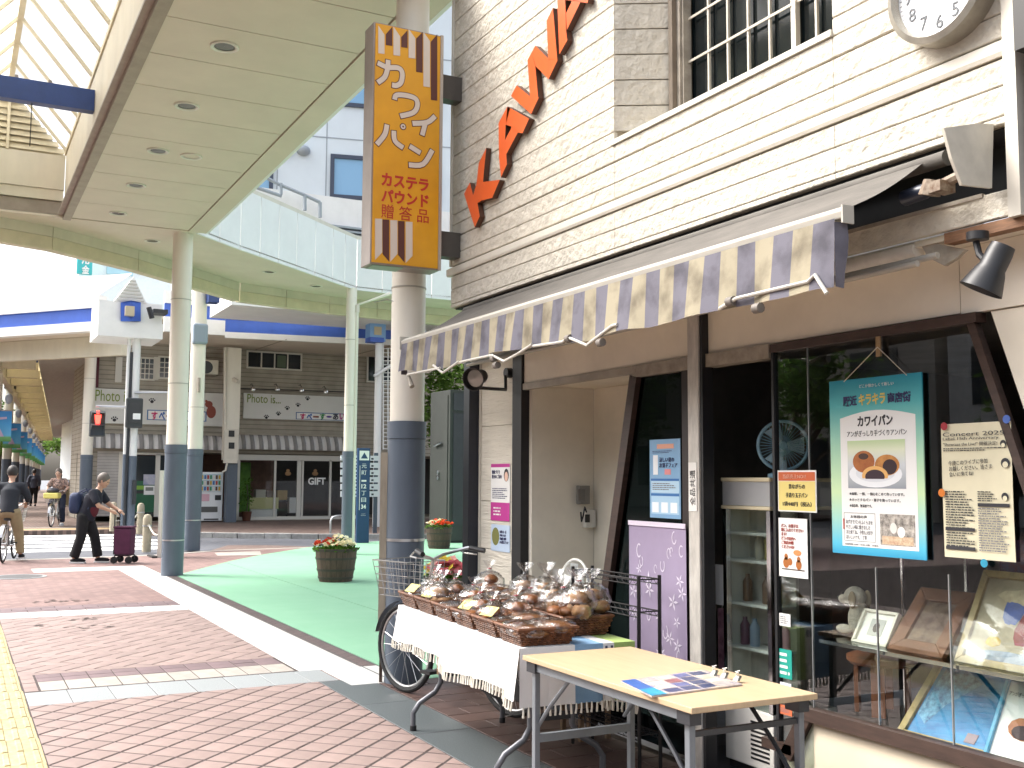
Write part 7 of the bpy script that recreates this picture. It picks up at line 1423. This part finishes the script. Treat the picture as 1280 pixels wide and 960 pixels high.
# ------------------------------------------------------------------ the arcade running away: frame of its own, D along, N across
D = Vector((-.9965, .0837, 0)); N = Vector((.0837, .9965, 0))
def fa(w, l, z): return D*w+N*l+Vector((0, 0, z))
AR = thing('far_arcade', 'long arcade roof with cream coffers running away down the shopping street', 'canopy', fa(37, 0, 5)); SE = -.84
for k in range(22):
    w0 = 35.6+k*3.4; MB().prism([fa(w0, SE-.95, 4.75), fa(w0, SE, 4.75), fa(w0+.35, SE, 4.75), fa(w0+.35, SE-.95, 4.75)], (0, 0, .6)).build('coffer_beam', m_raf, AR); MB().prism([fa(w0+.36, SE-.95, 5.3), fa(w0+.36, SE, 5.3), fa(w0+3.39, SE, 5.3), fa(w0+3.39, SE-.95, 5.3)], (0, 0, .03)).build('coffer_panel', translucent('coffer', (.85, .80, .62), .6), AR)
MB().prism([fa(34.6, SE+.02, 5.2), fa(112, SE+.02, 5.2), fa(112, 1.6, 5.2), fa(33.6, 1.6, 5.2)], (0, 0, .1)).build('board_ceiling', mat('ceiling_boards', (.42, .42, .38), .7, var=.1, scale=2, stretch=(1, 6, 1)), AR); MB().prism([fa(35.4, SE-1.15, 4.7), fa(112, SE-1.15, 4.7), fa(112, SE-.97, 4.7), fa(35.4, SE-.97, 4.7)], (0, 0, .65)).build('edge_beam', m_fas, AR)
box('blue_tie', tuple(fa(36, -2.0, 5.0)), tuple(fa(36.25, -.8, 5.22)), m_blue, AR)
# its street side columns and shop side column
def fcol(w, l, r, h, lb): c = fa(w, l, FZ); return column(lb, c.x, c.y, r, h, 2.03, 0, FZ)
fc0 = column('cream arcade column with blue foot beside the roller shutter', *tuple(oz(105, 656, FZ))[:2], .16, 5.1, 2.0, 0, FZ)
flags = []; FLB = ['first', 'second', 'third', 'fourth', 'fifth', 'sixth', 'seventh', 'eighth', 'ninth', 'tenth', 'eleventh', 'twelfth']
m_bn = [grad('banner%d' % i, [(0, '#4d8a4a'), (.14, '#6aa862'), (.2, '#5fb0dc'), (.6, '#3f9ad8'), (1, '#2f7fc4')]) for i in range(1)][0]
for i in range(11):
    w = 37+8.6*i if i < 5 else 71.4+7*(i-4); c = fa(w, -1.95, FZ); t = fcol(w, -1.95, .16, 4.9, '%s blue footed column along the receding arcade kerb' % FLB[i]); MB().lathe([(.17, 4.75), (.22, 4.75), (.22, 4.92), (.17, 4.92)], c, 14).build('cap', m_black, t, True)
    lp = fa(w, -1.6, 3.9); MB().ell(lp, (.12, .12, .17), 10, 8).build('lantern', mat('lantern', (.35, .38, .45), .4), t, 2)
    b0 = fa(w-.2, -1.75, 2.62); bt = thing('banner', 'blue and green shop street banner on the %s kerb column' % FLB[i], 'banner', b0, 'street banners'); MB().grid(lambda u, v, w=w: fa(w-.22, -2.1+.62*u, 2.55+.95*v)+Vector((.02*math.sin(u*6), 0, 0)), 6, 6).build('cloth', m_bn, bt, 2); MB().tube([fa(w-.2, -2.12, 3.52), fa(w-.2, -1.45, 3.52)], .02, 6).build('rod', m_rim, bt); stuff(MB().prism([fa(w-.25, -1.92, 2.7), fa(w-.25, -1.68, 2.7), fa(w-.25, -1.8, 2.95)], (.005, 0, 0)).prism([fa(w-.25, -2.02, 3.2), fa(w-.25, -1.62, 3.25), fa(w-.25, -1.62, 3.32), fa(w-.25, -2.02, 3.28)], (.005, 0, 0)).build('print', mat('banner_print', '#b9a8c4', .7), bt))
# shop fronts along the right of the receding arcade and blocks on its left
shopc = ['#8a6a5c', '#b5aa98', '#6f7f5c', '#9c8c74', '#a44a3c', '#8f9a9c']
for i in range(7):
    w0 = 38+10*i; t = thing('street_shop', '%s shop block lining the receding arcade beyond the corner shop' % FLB[i], 'building', fa(w0+5, 4, FZ)); MB().prism([fa(w0, 1.62, FZ), fa(w0+9.8, 1.62, FZ), fa(w0+9.8, 7, FZ), fa(w0, 7, FZ)], (0, 0, 6.0)).build('wall', mat('sw%d' % i, shopc[i % 6], .8, var=.2), t)
    MB().prism([fa(w0+.5, 1.3, 2.3), fa(w0+9, 1.3, 2.3), fa(w0+9, 1.6, 2.3), fa(w0+.5, 1.6, 2.3)], (0, 0, .5)).build('fascia_sign', mat('sf%d' % i, shopc[(i+3) % 6], .6), t); MB().prism([fa(w0+.8, 1.55, FZ+.3), fa(w0+8.5, 1.55, FZ+.3), fa(w0+8.5, 1.61, FZ+.3), fa(w0+.8, 1.61, FZ+.3)], (0, 0, 1.8)).build('shop_window', m_dg, t)
    if i == 0:
        MB().prism([fa(w0+.2, .75, 2.6), fa(w0+.3, .75, 2.6), fa(w0+.3, 1.25, 2.6), fa(w0+.2, 1.25, 2.6)], (0, 0, 1.5)).build('projecting_sign', mat('proj_red', '#6a2a22', .6), t); MB().prism([fa(w0+.19, .82, 2.7), fa(w0+.2, .82, 2.7), fa(w0+.2, 1.18, 2.7), fa(w0+.19, 1.18, 2.7)], (0, 0, 1.3)).build('sign_field', mat('proj_cream', '#a8957c', .6), t)
# things standing along the receding pavement
for i, (px, py, cc, lb) in enumerate(((88, 640, '#b5a884', 'tan framed goods rack on the far pavement beside the blue column'), (94, 634, '#8a4a3c', 'red goods stand behind the tan rack'), (90, 620, '#b0a02c', 'yellow sign stand further down the arcade'))):
    c = oz(px, py, FZ); t = thing('goods_rack', lb, 'rack', c); h_ = (1.0, .9, 1.6)[i]; w_ = (.9, .7, .8)[i]
    for s in (0, w_): box('post', (c[0]-.02, c[1]-.25+s, FZ), (c[0]+.02, c[1]-.21+s, FZ+h_), m_rim, t)
    box('panel', (c[0]-.03, c[1]-.2, FZ+.25), (c[0]-.021, c[1]-.26+w_, FZ+h_-.05), mat('rk'+cc, cc, .8, var=.2), t); box('shelf', (c[0]-.4, c[1]-.2, FZ+.2), (c[0]-.04, c[1]-.26+w_, FZ+.24), m_beam, t)
# ------------------------------------------------------------------ buildings behind
TB_P = Vector((-58, 17, 0)); TE = Vector((math.sin(math.radians(13.4)), math.cos(math.radians(13.4)), 0)); TN = Vector((TE.y, -TE.x, 0))
def opl(px, py, off=0.):
    d_ = Vector(ray(px, py)); P0 = TB_P+TN*off; return Vector(CAM)+d_*((P0-Vector(CAM)).dot(TN)/d_.dot(TN))
m_tw = mat('tower_cladding', (.66, .73, .76), .5, var=.05, scale=.4); m_tj = mat('tower_joint', (.30, .34, .37), .6); m_tg = mat('tower_glass', (.22, .42, .62), .12, spec=.6); m_tf = mat('tower_frame', (.05, .065, .10), .5)
TB = thing('office_block', 'pale blue white clad office block with dark framed windows behind the canopy', 'building', (TB_P.x, TB_P.y, 0)); a = opl(296, 300); c = opl(640, 300)
def tbox(name, p0, p1, z0_, z1_, o0, o1, m, parent): q = [p0+TN*o0, p1+TN*o0, p1+TN*o1, p0+TN*o1]; return MB().prism([(v.x, v.y, z0_) for v in q], (0, 0, z1_-z0_)).build(name, m, parent)
tbox('wall', a, c, 0, 34, 0, -10, m_tw, TB)
for px in (347, 408, 470, 530, 590): v = opl(px, 200); tbox('panel_joint', v-TE*.03, v+TE*.03, 3, 34, .01, .02, m_tj, TB)
for py in (172, 60, 285): v = opl(410, py); tbox('panel_joint', a, c, v.z-.03, v.z+.03, .012, .025, m_tj, TB)
for (x0, y0_, x1, y1_) in ((418, 198, 455, 246), (421, 84, 456, 131), (318, 196, 336, 243), (500, 205, 545, 250), (500, 90, 545, 137)):
    v0, v1 = opl(x0, y0_), opl(x1, y1_); w = tbox('window', v0, v1, v1.z, v0.z, .01, .05, m_tg, TB); f_ = .22
    for (s0, s1, zz0, zz1) in ((v0-TE*f_, v1+TE*f_, v0.z, v0.z+f_), (v0-TE*f_, v1+TE*f_, v1.z-f_, v1.z), (v0-TE*f_, v0, v1.z, v0.z), (v1, v1+TE*f_, v1.z, v0.z)): tbox('frame', s0, s1, zz0, zz1, .01, .15, m_tf, w)
for px in (357, 379): v = opl(px, 189); MB().ell(v+TN*.1, (.4, .4, .3), 12, 8).build('vent_hood', m_tj, TB, 2)
RL = thing('terrace_railing', 'grey steel terrace railing above the curved panel fascia', 'railing', ox(360, 250, -27)); X = -27
for q in (((321, 216), (348, 230), (381, 244), (400, 253)), ((322, 235), (352, 245))): MB().tube([ox(*v, X) for v in q], .045, 6).build('rail', m_tj, RL)
for q in (((321, 214), (321, 236)), ((351, 229), (351, 243)), ((381, 243), (381, 263)), ((400, 253), (400, 272))): MB().tube([ox(*q[0], X), ox(*q[1], X)], .05, 6).build('rail_post', m_tj, RL)
TR = thing('terrace_block', 'white terrace wall below the railing behind the curved fascia', 'building', (-28, 9, 0)); a = ox(297, 250, -27.5); box('wall', (-30, ox(292, 250, -27.5)[1], 5.9), (-27.4, 16, ox(330, 236, -27.5)[2]), m_fw, TR)
for i, py in enumerate((282, 288, 294)): a = ox(398+8*i, py, -27.3); box('louvre', (-27.39, a[1], a[2]), (-27.2, a[1]+3, a[2]+.05), m_tj, TR)
# left: pale blocks with a teal sign
LB = thing('bank_block', 'pale block carrying a teal upright sign above the arcade roof', 'building', (-75, 4, 0)); X = -75; rbox('wall', 100, 318, 205, 600, X, 8, mat('bank_wall', (.72, .77, .80), .5, var=.05), LB)
for (x0, y0_, x1, y1_) in ((134, 322, 166, 345), (172, 330, 200, 345)): rbox('window_band', x0, y0_, x1, y1_, X+.1, .1, mat('bank_glass', (.40, .62, .72), .2), LB)
rbox('teal_sign', 98, 290, 115, 343, X+1.2, .4, mat('teal', '#3fb0b4', .5), LB)
for ch, y0_ in (('用', 320), ('金', 332), ('信', 307)): a = ox(102, y0_+10, X+1.21); c = ox(112, y0_, X+1.21); text('lettering', ch, tuple(a), c[1]-a[1], c[2]-a[2], m_paper, LB, FACE_X, .02, .035)
# post with ladder and blue lamp at the right of the far canopy
X = -29; LP = thing('ladder_post', 'white post with a cage ladder and blue lamp box by the far canopy', 'post', ox(471, 560, X)); c = ox(471, 600, X); MB().lathe([(.11, FZ), (.11, ox(471, 425, X)[2])], (X, c[1], 0), 16).build('shaft', MATS['post_white'], LP, True); rbox('blue_lamp', 463, 401, 482, 427, X+.25, .4, mat('lamp_blue', (.20, .38, .66), .5), LP); rbox('lamp_face', 468, 408, 477, 419, X+.27, .02, MATS['lamp_tan'], LP); rbox('lamp_base', 463, 421, 480, 428, X+.28, .43, m_bl2, LP)
for px in (479, 485, 491): MB().tube([ox(px, 435 if px > 480 else 428, X+.1), ox(px, 562, X+.1)], .018, 6).build('ladder_rail', MATS['post_white'], LP)
for k in range(26): a = ox(479, 436+5*k, X+.1); c = ox(491, 436+5*k, X+.1); MB().tube([a, c], .012, 5).build('rung', MATS['post_white'], LP)
MB().tube([ox(468, 470, X+.2), ox(505, 447, X+.2)], .05, 8).build('brace', MATS['post_white'], LP, True)
# ------------------------------------------------------------------ trees
m_bark = mat('bark', (.09, .07, .05), .9, var=.4, scale=12, stretch=(3, 3, .6), bump=.6, bscale=25); m_leaf = translucent('tree_leaf', (.085, .155, .035), .4, 0, .5); m_leaf2 = translucent('tree_leaf_light', (.13, .22, .05), .45, 0, .45)
def tree(label, loc_, h, cr, seed, m=None, nleaf=5200, lsz=.16, trunk_h=None, group='street trees'):
    rr = random.Random(seed); t = thing('street_tree', label, 'tree', loc_, group); c = Vector(loc_); th_ = trunk_h or h*.35
    tr = MB().tube([c, c+Vector((.05, .02, th_*.5)), c+Vector((.0, -.05, th_)), c+Vector((.1, .1, h*.75))], [h*.028, h*.023, h*.019, h*.006], 9); cl = []
    for i in range(9):
        a = i*2.4+rr.uniform(-.3, .3); z_ = th_*rr.uniform(.8, 1.25); L = cr*rr.uniform(.5, .95); e = c+Vector((L*math.cos(a), L*math.sin(a), z_+L*rr.uniform(.5, 1.1))); tr.tube([c+Vector((0, 0, z_)), c+Vector((L*.45*math.cos(a), L*.45*math.sin(a), z_+L*.4)), e], [h*.011, h*.008, h*.003], 6); cl.append((e, cr*rr.uniform(.28, .45)))
    tr.build('trunk', m_bark, t, True)
    for i in range(16):
        d = Vector((rr.gauss(0, 1), rr.gauss(0, 1), rr.gauss(0, .8))).normalized()*rr.uniform(.35, .85); cl.append((c+Vector((d.x*cr, d.y*cr, th_+(h-th_)*.5+d.z*(h-th_)*.5)), cr*rr.uniform(.22, .42)))
    lf = MB()
    for i in range(nleaf):
        q, r_ = cl[rr.randrange(len(cl))]; d = Vector((rr.gauss(0, 1), rr.gauss(0, 1), rr.gauss(0, 1))).normalized()*r_*rr.random()**.4; p = q+d; u = Vector((rr.gauss(0, 1), rr.gauss(0, 1), rr.gauss(-.2, .6))).normalized()*lsz*rr.uniform(.6, 1.3); w = u.cross(Vector((rr.gauss(0, .4), rr.gauss(0, .4), 1))); w = (w.normalized() if w.length > 1e-4 else u.orthogonal().normalized())*u.length*.34
        lf.poly([p, p+u*.5+w, p+u, p+u*.5-w])
    stuff(lf.build('crown', m or m_leaf, t)); return t
for i, (w, l, h) in enumerate(((44, -4.4, 6.5), (52, -4.6, 6.2), (64, -5, 7), (80, -5.4, 7))): c = fa(w, l, FZ); tree('leafy green tree behind the banner columns, %s down the street' % FLB[i], tuple(c), h, 2.3, 20+i, None, 4200, .2)
for i, (w, l, h) in enumerate(((118, 1.2, 9), (126, -3.2, 9), (105, -5, 8))): c = fa(w, l, 0); tree(('green tree closing the right side of the arcade vista', 'green tree closing the left side of the arcade vista', 'dark tree at the far end behind the kerb columns')[i], tuple(c), h, 3.2, 31+i, m_leaf2, 3200, .35)
c = ox(556, 600, -30); tree('leafy tree rising behind the steel cabinet', (-30, c[1]+.6, 0), 6.6, 2.3, 44, m_leaf2, 4200, .2)
# ------------------------------------------------------------------ people
m_skin = mat('skin', (.50, .30, .21), .55); m_skin2 = mat('skin_light', (.55, .35, .26), .55)
def remesh(o, vs, it=6):
    md = o.modifiers.new('remesh', 'REMESH'); md.mode = 'VOXEL'; md.voxel_size = vs; md.use_smooth_shade = True; sm = o.modifiers.new('smooth', 'SMOOTH'); sm.factor = .5; sm.iterations = it; return o
def hand(mb, wr, d, side):
    """palm, four fingers of unequal length slightly curled, thumb off the side"""
    d = d.normalized(); dn = Vector((0, 0, -1)); s = d.cross(dn); s = s.normalized() if s.length > .1 else Vector((0, 1, 0)); n_ = d.cross(s).normalized(); p0 = wr; p1 = wr+d*.085
    mb.tube([p0, p0+d*.04, p1], [.024, .034, .034], 8)
    for k, L in enumerate((.065, .075, .07, .055)): b = p1+s*(-.027+.018*k); mb.tube([b, b+d*L*.5-n_*.004, b+d*L*.85+dn*.022], [.0095, .009, .008], 6)
    b = p0+d*.03+s*.03*side; mb.tube([b, b+s*.028*side+d*.03, b+s*.034*side+d*.058], [.012, .0105, .009], 6)
def person(label, loc_, ang, J, top, trs, shoe, hair, extra=None, sleeve='long', skin=None, hairlen=.0, fat=1., scale=1.):
    t = thing('person', label, 'person', (0, 0, 0)); J = {k: Vector(v) for k, v in J.items()}; ms = skin or m_skin; b = MB(); pe, ch, nk, hd = J['pelvis'], J['chest'], J['neck'], J['head']
    b.tube([pe, pe+(ch-pe)*.5, ch, nk], [.14*fat, .125*fat, .14*fat, .05], 14); up = (hd-nk).normalized(); b.tube([nk-up*.05, nk+up*.06], .052, 10); face = J.get('face', Vector((1, 0, 0))); face = (face-up*face.dot(up)).normalized(); sd = up.cross(face)
    HM = Matrix((( *face, 0), (*sd, 0), (*up, 0), (0, 0, 0, 1))).transposed(); hc = hd; n0 = len(b.v); b.ell((0, 0, 0), (.098, .078, .118), 18, 14).ell((.088, 0, -.012), (.022, .014, .026), 8, 6).ell((.045, 0, -.075), (.05, .045, .04), 10, 8)
    for s in (-1, 1): b.ell((-.005, s*.080, -.005), (.018, .012, .03), 8, 6)
    M = Matrix.Translation(hc) @ HM; b.xf(M, n0)
    sh = MB().tube([pe-Vector((0, 0, .05)), pe+(ch-pe)*.5, ch, ch+(nk-ch)*.7], [.165*fat, .15*fat, .165*fat, .085], 16); tm_ = MB().ell(pe, (.15*fat, .165*fat, .13), 14, 10)
    for s, k in ((1, 'l'), (-1, 'r')):
        S_, E_, H_ = J['sh_'+k], J['el_'+k], J['ha_'+k]; b.tube([ch+(nk-ch)*.6, S_, E_, H_], [.06, .055, .043, .027], 10); hand(b, H_, (H_-E_), -s); hp, kn, an = J['hip_'+k], J['kn_'+k], J['an_'+k]
        b.tube([pe, hp, kn, an], [.09, .085, .055, .038], 10); e = E_+(H_-E_)*(.92 if sleeve == 'long' else -.15); sh.tube([ch+(nk-ch)*.55, S_, S_+(E_-S_)*.5, E_ if sleeve == 'long' else S_+(E_-S_)*.85] + ([e] if sleeve == 'long' else []), [.085, .078, .07, .064] + ([.045] if sleeve == 'long' else []), 12)
        tm_.tube([pe, hp, (hp+kn)/2, kn, an+(kn-an)*.05], [.12*fat, .115*fat, .10, .085, J.get('hem', Vector((.07, 0, 0))).x], 12); tf = J['toe_'+k]; f_ = (tf-an); f_.z = 0; f_.normalize(); so = MB(); m0 = Matrix.Translation((an.x, an.y, 0)) @ Matrix.Rotation(math.atan2(f_.y, f_.x), 4, 'Z'); zf = J['fz_'+k].x if 'fz_'+k in J else 0.
        o = MB().ell((.075, 0, .045), (.135, .048, .045), 14, 8).box((-.05, -.04, .001), (.19, .04, .022)).xf(Matrix.Translation((0, 0, zf)) @ m0).build('shoe', shoe[0], t, 2); MB().box((-.055, -.045, 0), (.2, .045, .025)).xf(Matrix.Translation((0, 0, zf)) @ m0).build('shoe_sole', shoe[1], t)
    remesh(b.build('body', ms, t, 2), .010, 4); remesh(sh.build('shirt', top, t, 2), .018, 6); remesh(tm_.build('trousers', trs, t, 2), .018, 6)
    hr = MB().ell((-.022, 0, .025), (.108, .092, .115), 18, 12)
    if hairlen: hr.ell((-.05, 0, -.08), (.06, .085, .09+hairlen), 14, 10)
    hr.xf(M).build('hair', hair, t, 2)
    for s in (-1, 1): MB().ell((.086, s*.032, .012), (.012, .014, .008), 8, 6).xf(M).build('eye', m_black, t, 2)
    MB().ell((.086, 0, -.058), (.012, .024, .007), 8, 6).xf(M).build('mouth', mat('lip', (.35, .13, .11), .5), t, 2)
    if extra: extra(t, J)
    t.location = loc_; t.rotation_euler = (0, 0, ang); t.scale = (scale,)*3; return t
m_nvy = mat('navy_cloth', (.012, .014, .025), .9, var=.3, scale=10); m_blk = mat('black_cloth', (.008, .008, .010), .9, var=.3, scale=10); m_bge = mat('khaki_cloth', (.33, .26, .15), .9, var=.15, scale=8); m_wht = mat('white_rubber', (.7, .7, .7), .6); m_hair = mat('dark_hair', (.03, .025, .022), .6); m_grh = mat('grey_brown_hair', (.12, .10, .085), .6)
AR_ = math.atan2(.886, .463)
# 1: bent walker with shopping trolley
def pack(t, J):
    o = MB().ell((-.20, 0, 1.02), (.11, .15, .20), 16, 12, lambda d: (abs(d.x)**4+abs(d.y)**4+abs(d.z)**4)**-.25*.92).build('backpack', mat('backpack_blue', (.018, .032, .085), .7, var=.2), t, 2); MB().tube([(-.27, -.1, .93), (-.29, 0, .91), (-.27, .1, .93)], .008, 6).build('reflective_strip', m_wht, o)
    for s in (-1, 1): MB().tube([(-.14, s*.09, 1.2), (.0, s*.11, 1.27), (.12, s*.11, 1.12), (.05, s*.13, .92)], .014, 6).build('strap', MATS['backpack_blue'], o, True)
    remesh(MB().ell((.09, 0, .95), (.10, .13, .19), 14, 10).build('shirt_front', mat('maroon_shirt', (.10, .012, .022), .9), t, 2), .018)
c = oz(107, 703.5); fr_ = Vector((.463, .886, 0))
person('person in black with a blue backpack leaning on a shopping trolley', (c[0], c[1], .0), AR_, dict(pelvis=(-.04, 0, .80), chest=(.10, 0, 1.10), neck=(.19, 0, 1.27), head=(.26, 0, 1.41), face=(1, 0, -.25), sh_l=(.14, .17, 1.20), el_l=(.28, .22, 1.0), ha_l=(.47, .16, .90), sh_r=(.14, -.17, 1.20), el_r=(.27, -.22, .98), ha_r=(.46, -.14, .89), hip_l=(-.04, .09, .78), kn_l=(.10, .10, .44), an_l=(.17, .10, .08), toe_l=(.3, .10, 0), hip_r=(-.04, -.09, .78), kn_r=(-.06, -.10, .44), an_r=(-.17, -.10, .08), toe_r=(0, -.10, 0), hem=(.085, 0, 0)), m_nvy, m_blk, (m_blk, m_wht), m_grh, pack, 'short', fat=.95)
TRO = thing('shopping_trolley', 'plum fabric shopping trolley with black handle pushed across the pavement', 'trolley', (0, 0, 0)); m_plum = mat('plum_fabric', (.075, .012, .045), .8, var=.2, scale=8)
MB().prism([(-.14, -.13, .14), (.14, -.13, .14), (.15, -.15, .60), (-.15, -.15, .60)], (0, .27, 0)).build('bag', m_plum, TRO, bevel=.03); MB().box((-.13, -.125, .12), (.13, .13, .24)).build('bag_base', mat('plum_dark', (.03, .008, .02), .8), TRO, bevel=.02); box('lid', (-.155, -.155, .60), (.155, .14, .63), m_plum, TRO, .012)
for s in (-1, 1):
    MB().tube([(-.14, s*.12, .15), (-.14, s*.12, .82), (-.19, s*.11, .88)], .011, 8).build('frame_tube', m_black, TRO, True)
    for x in (-.12, .13): MB().tube([(x, s*.135, .06), (x, s*.165, .06)], .06, 16).build('wheel', m_tyre, TRO, True); MB().tube([(x, s*.13, .06), (x, s*.13, .14)], .01, 6).build('axle_strut', m_black, TRO)
MB().tube([(-.19, -.12, .88), (-.19, .12, .88)], .017, 8).build('handle', m_black, TRO, True); MB().tube([(-.14, -.12, .72), (-.14, .12, .72)], .008, 6).build('crossbar', m_rim, TRO)
TRO.location = Vector((c[0], c[1], .002))+fr_*.66; TRO.rotation_euler = (0, 0, AR_)
# 2: cyclist with khaki trousers at the left, riding away
c = oz(3, 704); hd_ = Vector((-.93, .20, 0)).normalized(); ang = math.atan2(hd_.y, hd_.x); ctr = Vector((c[0], c[1], 0))+hd_*.55
bicycle('silver bicycle ridden by the person in khaki trousers', tuple(ctr), ang, '#8a8d90', R_=.32, basket=True, stand=False)
person('cyclist in a dark jumper and khaki trousers riding away', tuple(ctr), ang, dict(pelvis=(-.22, 0, .86), chest=(-.10, 0, 1.20), neck=(-.03, 0, 1.38), head=(.03, 0, 1.53), sh_l=(-.06, .19, 1.30), el_l=(-.0, .27, 1.10), ha_l=(.05, .25, 1.03), sh_r=(-.06, -.19, 1.30), el_r=(-.02, -.28, 1.10), ha_r=(.05, -.25, 1.03), hip_l=(-.2, .09, .84), kn_l=(.12, .12, .66), an_l=(.08, .11, .32), toe_l=(.2, .11, .25), fz_l=(.26, 0, 0), hip_r=(-.2, -.10, .84), kn_r=(-.12, -.17, .47), an_r=(-.14, -.21, .12), toe_r=(0, -.22, .05), fz_r=(.04, 0, 0)), mat('charcoal_knit', (.022, .026, .035), .9, var=.2), m_bge, (m_blk, m_wht), m_hair, None, 'long')
# 3: cyclist coming towards us
c = oz(64, 659, FZ); hd_ = Vector((.93, -.30, 0)).normalized(); ang = math.atan2(hd_.y, hd_.x); ctr = Vector((c[0], c[1], FZ))-hd_*.5
bk3 = bicycle('white bicycle with a yellow basket cover ridden towards the crossing', tuple(ctr), ang, '#c8cccc', R_=.31, basket=True, stand=False)
cv = MB().box((.33, -.19, .78), (.72, .19, .93)).build('basket_cover', mat('yellow_cover', '#d8d078', .7), None, own=False, bevel=.03); cv.parent = bk3
bg_ = MB().ell((.50, 0, .99), (.16, .17, .08), 12, 8).build('handbag', mat('bag_grey', (.03, .03, .04), .6), None, own=False); bg_.parent = bk3
m_pat = mat('patterned_blouse', (.035, .028, .03), .85, col2=(.50, .34, .28), scale=26, detail=2)
person('cyclist in a patterned blouse and dark jeans riding towards the crossing', tuple(ctr), ang, dict(pelvis=(-.22, 0, .84), chest=(-.14, 0, 1.16), neck=(-.10, 0, 1.33), head=(-.06, 0, 1.47), sh_l=(-.12, .17, 1.26), el_l=(-.06, .27, 1.06), ha_l=(.04, .25, 1.02), sh_r=(-.12, -.17, 1.26), el_r=(-.06, -.27, 1.06), ha_r=(.04, -.25, 1.02), hip_l=(-.2, .09, .82), kn_l=(.06, .16, .50), an_l=(.02, .17, .10), toe_l=(.15, .17, .05), fz_l=(.02, 0, 0), hip_r=(-.2, -.09, .82), kn_r=(.14, -.12, .62), an_r=(.10, -.12, .34), toe_r=(.2, -.12, .25), fz_r=(.28, 0, 0)), m_pat, mat('dark_denim', (.012, .016, .035), .9), (m_wht, m_wht), m_grh, None, 'short', m_skin2, .05)
# 4: walker going away down the arcade
c = oz(41, 632.5, FZ); ang = math.atan2(D.y, D.x)
person('person in a slate jacket and black trousers walking away down the arcade', (c[0], c[1], FZ), ang, dict(pelvis=(0, 0, .88), chest=(.02, 0, 1.24), neck=(.03, 0, 1.44), head=(.05, 0, 1.58), sh_l=(.02, .19, 1.36), el_l=(-.05, .25, 1.10), ha_l=(.05, .22, .88), sh_r=(.02, -.19, 1.36), el_r=(.0, -.26, 1.10), ha_r=(.12, -.24, .9), hip_l=(0, .10, .86), kn_l=(.12, .10, .48), an_l=(.08, .10, .08), toe_l=(.25, .1, 0), hip_r=(0, -.10, .86), kn_r=(.0, -.10, .48), an_r=(-.16, -.10, .10), toe_r=(0, -.1, 0)), mat('slate_jacket', (.075, .085, .12), .85), m_blk, (m_blk, m_blk), m_hair)
# ------------------------------------------------------------------ across the main street (seen mirrored in the panes)
OB = thing('opposite_block', 'pale office block with rows of windows across the main street', 'building', (-4, -24, 0)); m_ob = mat('opposite_wall', (.62, .61, .58), .7, var=.15, scale=.6)
box('wall', (-26, -34, 0), (22, -24, 13), m_ob, OB)
O2 = thing('opposite_block', 'tan shop block further along across the main street', 'building', (-58, -24, 0)); box('wall', (-95, -33, 0), (-27, -24.5, 11), mat('opposite_tan', (.5, .46, .4), .8, var=.2, scale=.5), O2)
for r_ in range(3):
    for k in range(18): box('window', (-94+3.7*k, -24.5, 1.2+3.3*r_), (-91.6+3.7*k, -24.45, 3.2+3.3*r_), m_dg, O2)
for r_ in range(4):
    for k in range(16):
        w = box('window', (-25+2.9*k, -24.0, 1.0+3.1*r_), (-23.2+2.9*k, -23.95, 3.0+3.1*r_), m_dg, OB)
for i, x in enumerate((-19., -12.5, -5.5, 1.5, -27, -35, -44)): tree('street tree across the main street, %s along the kerb' % FLB[i], (x, -10.5-(i % 2), -.1), 5.8, 1.9, 60+i, m_leaf, 2600, .2)
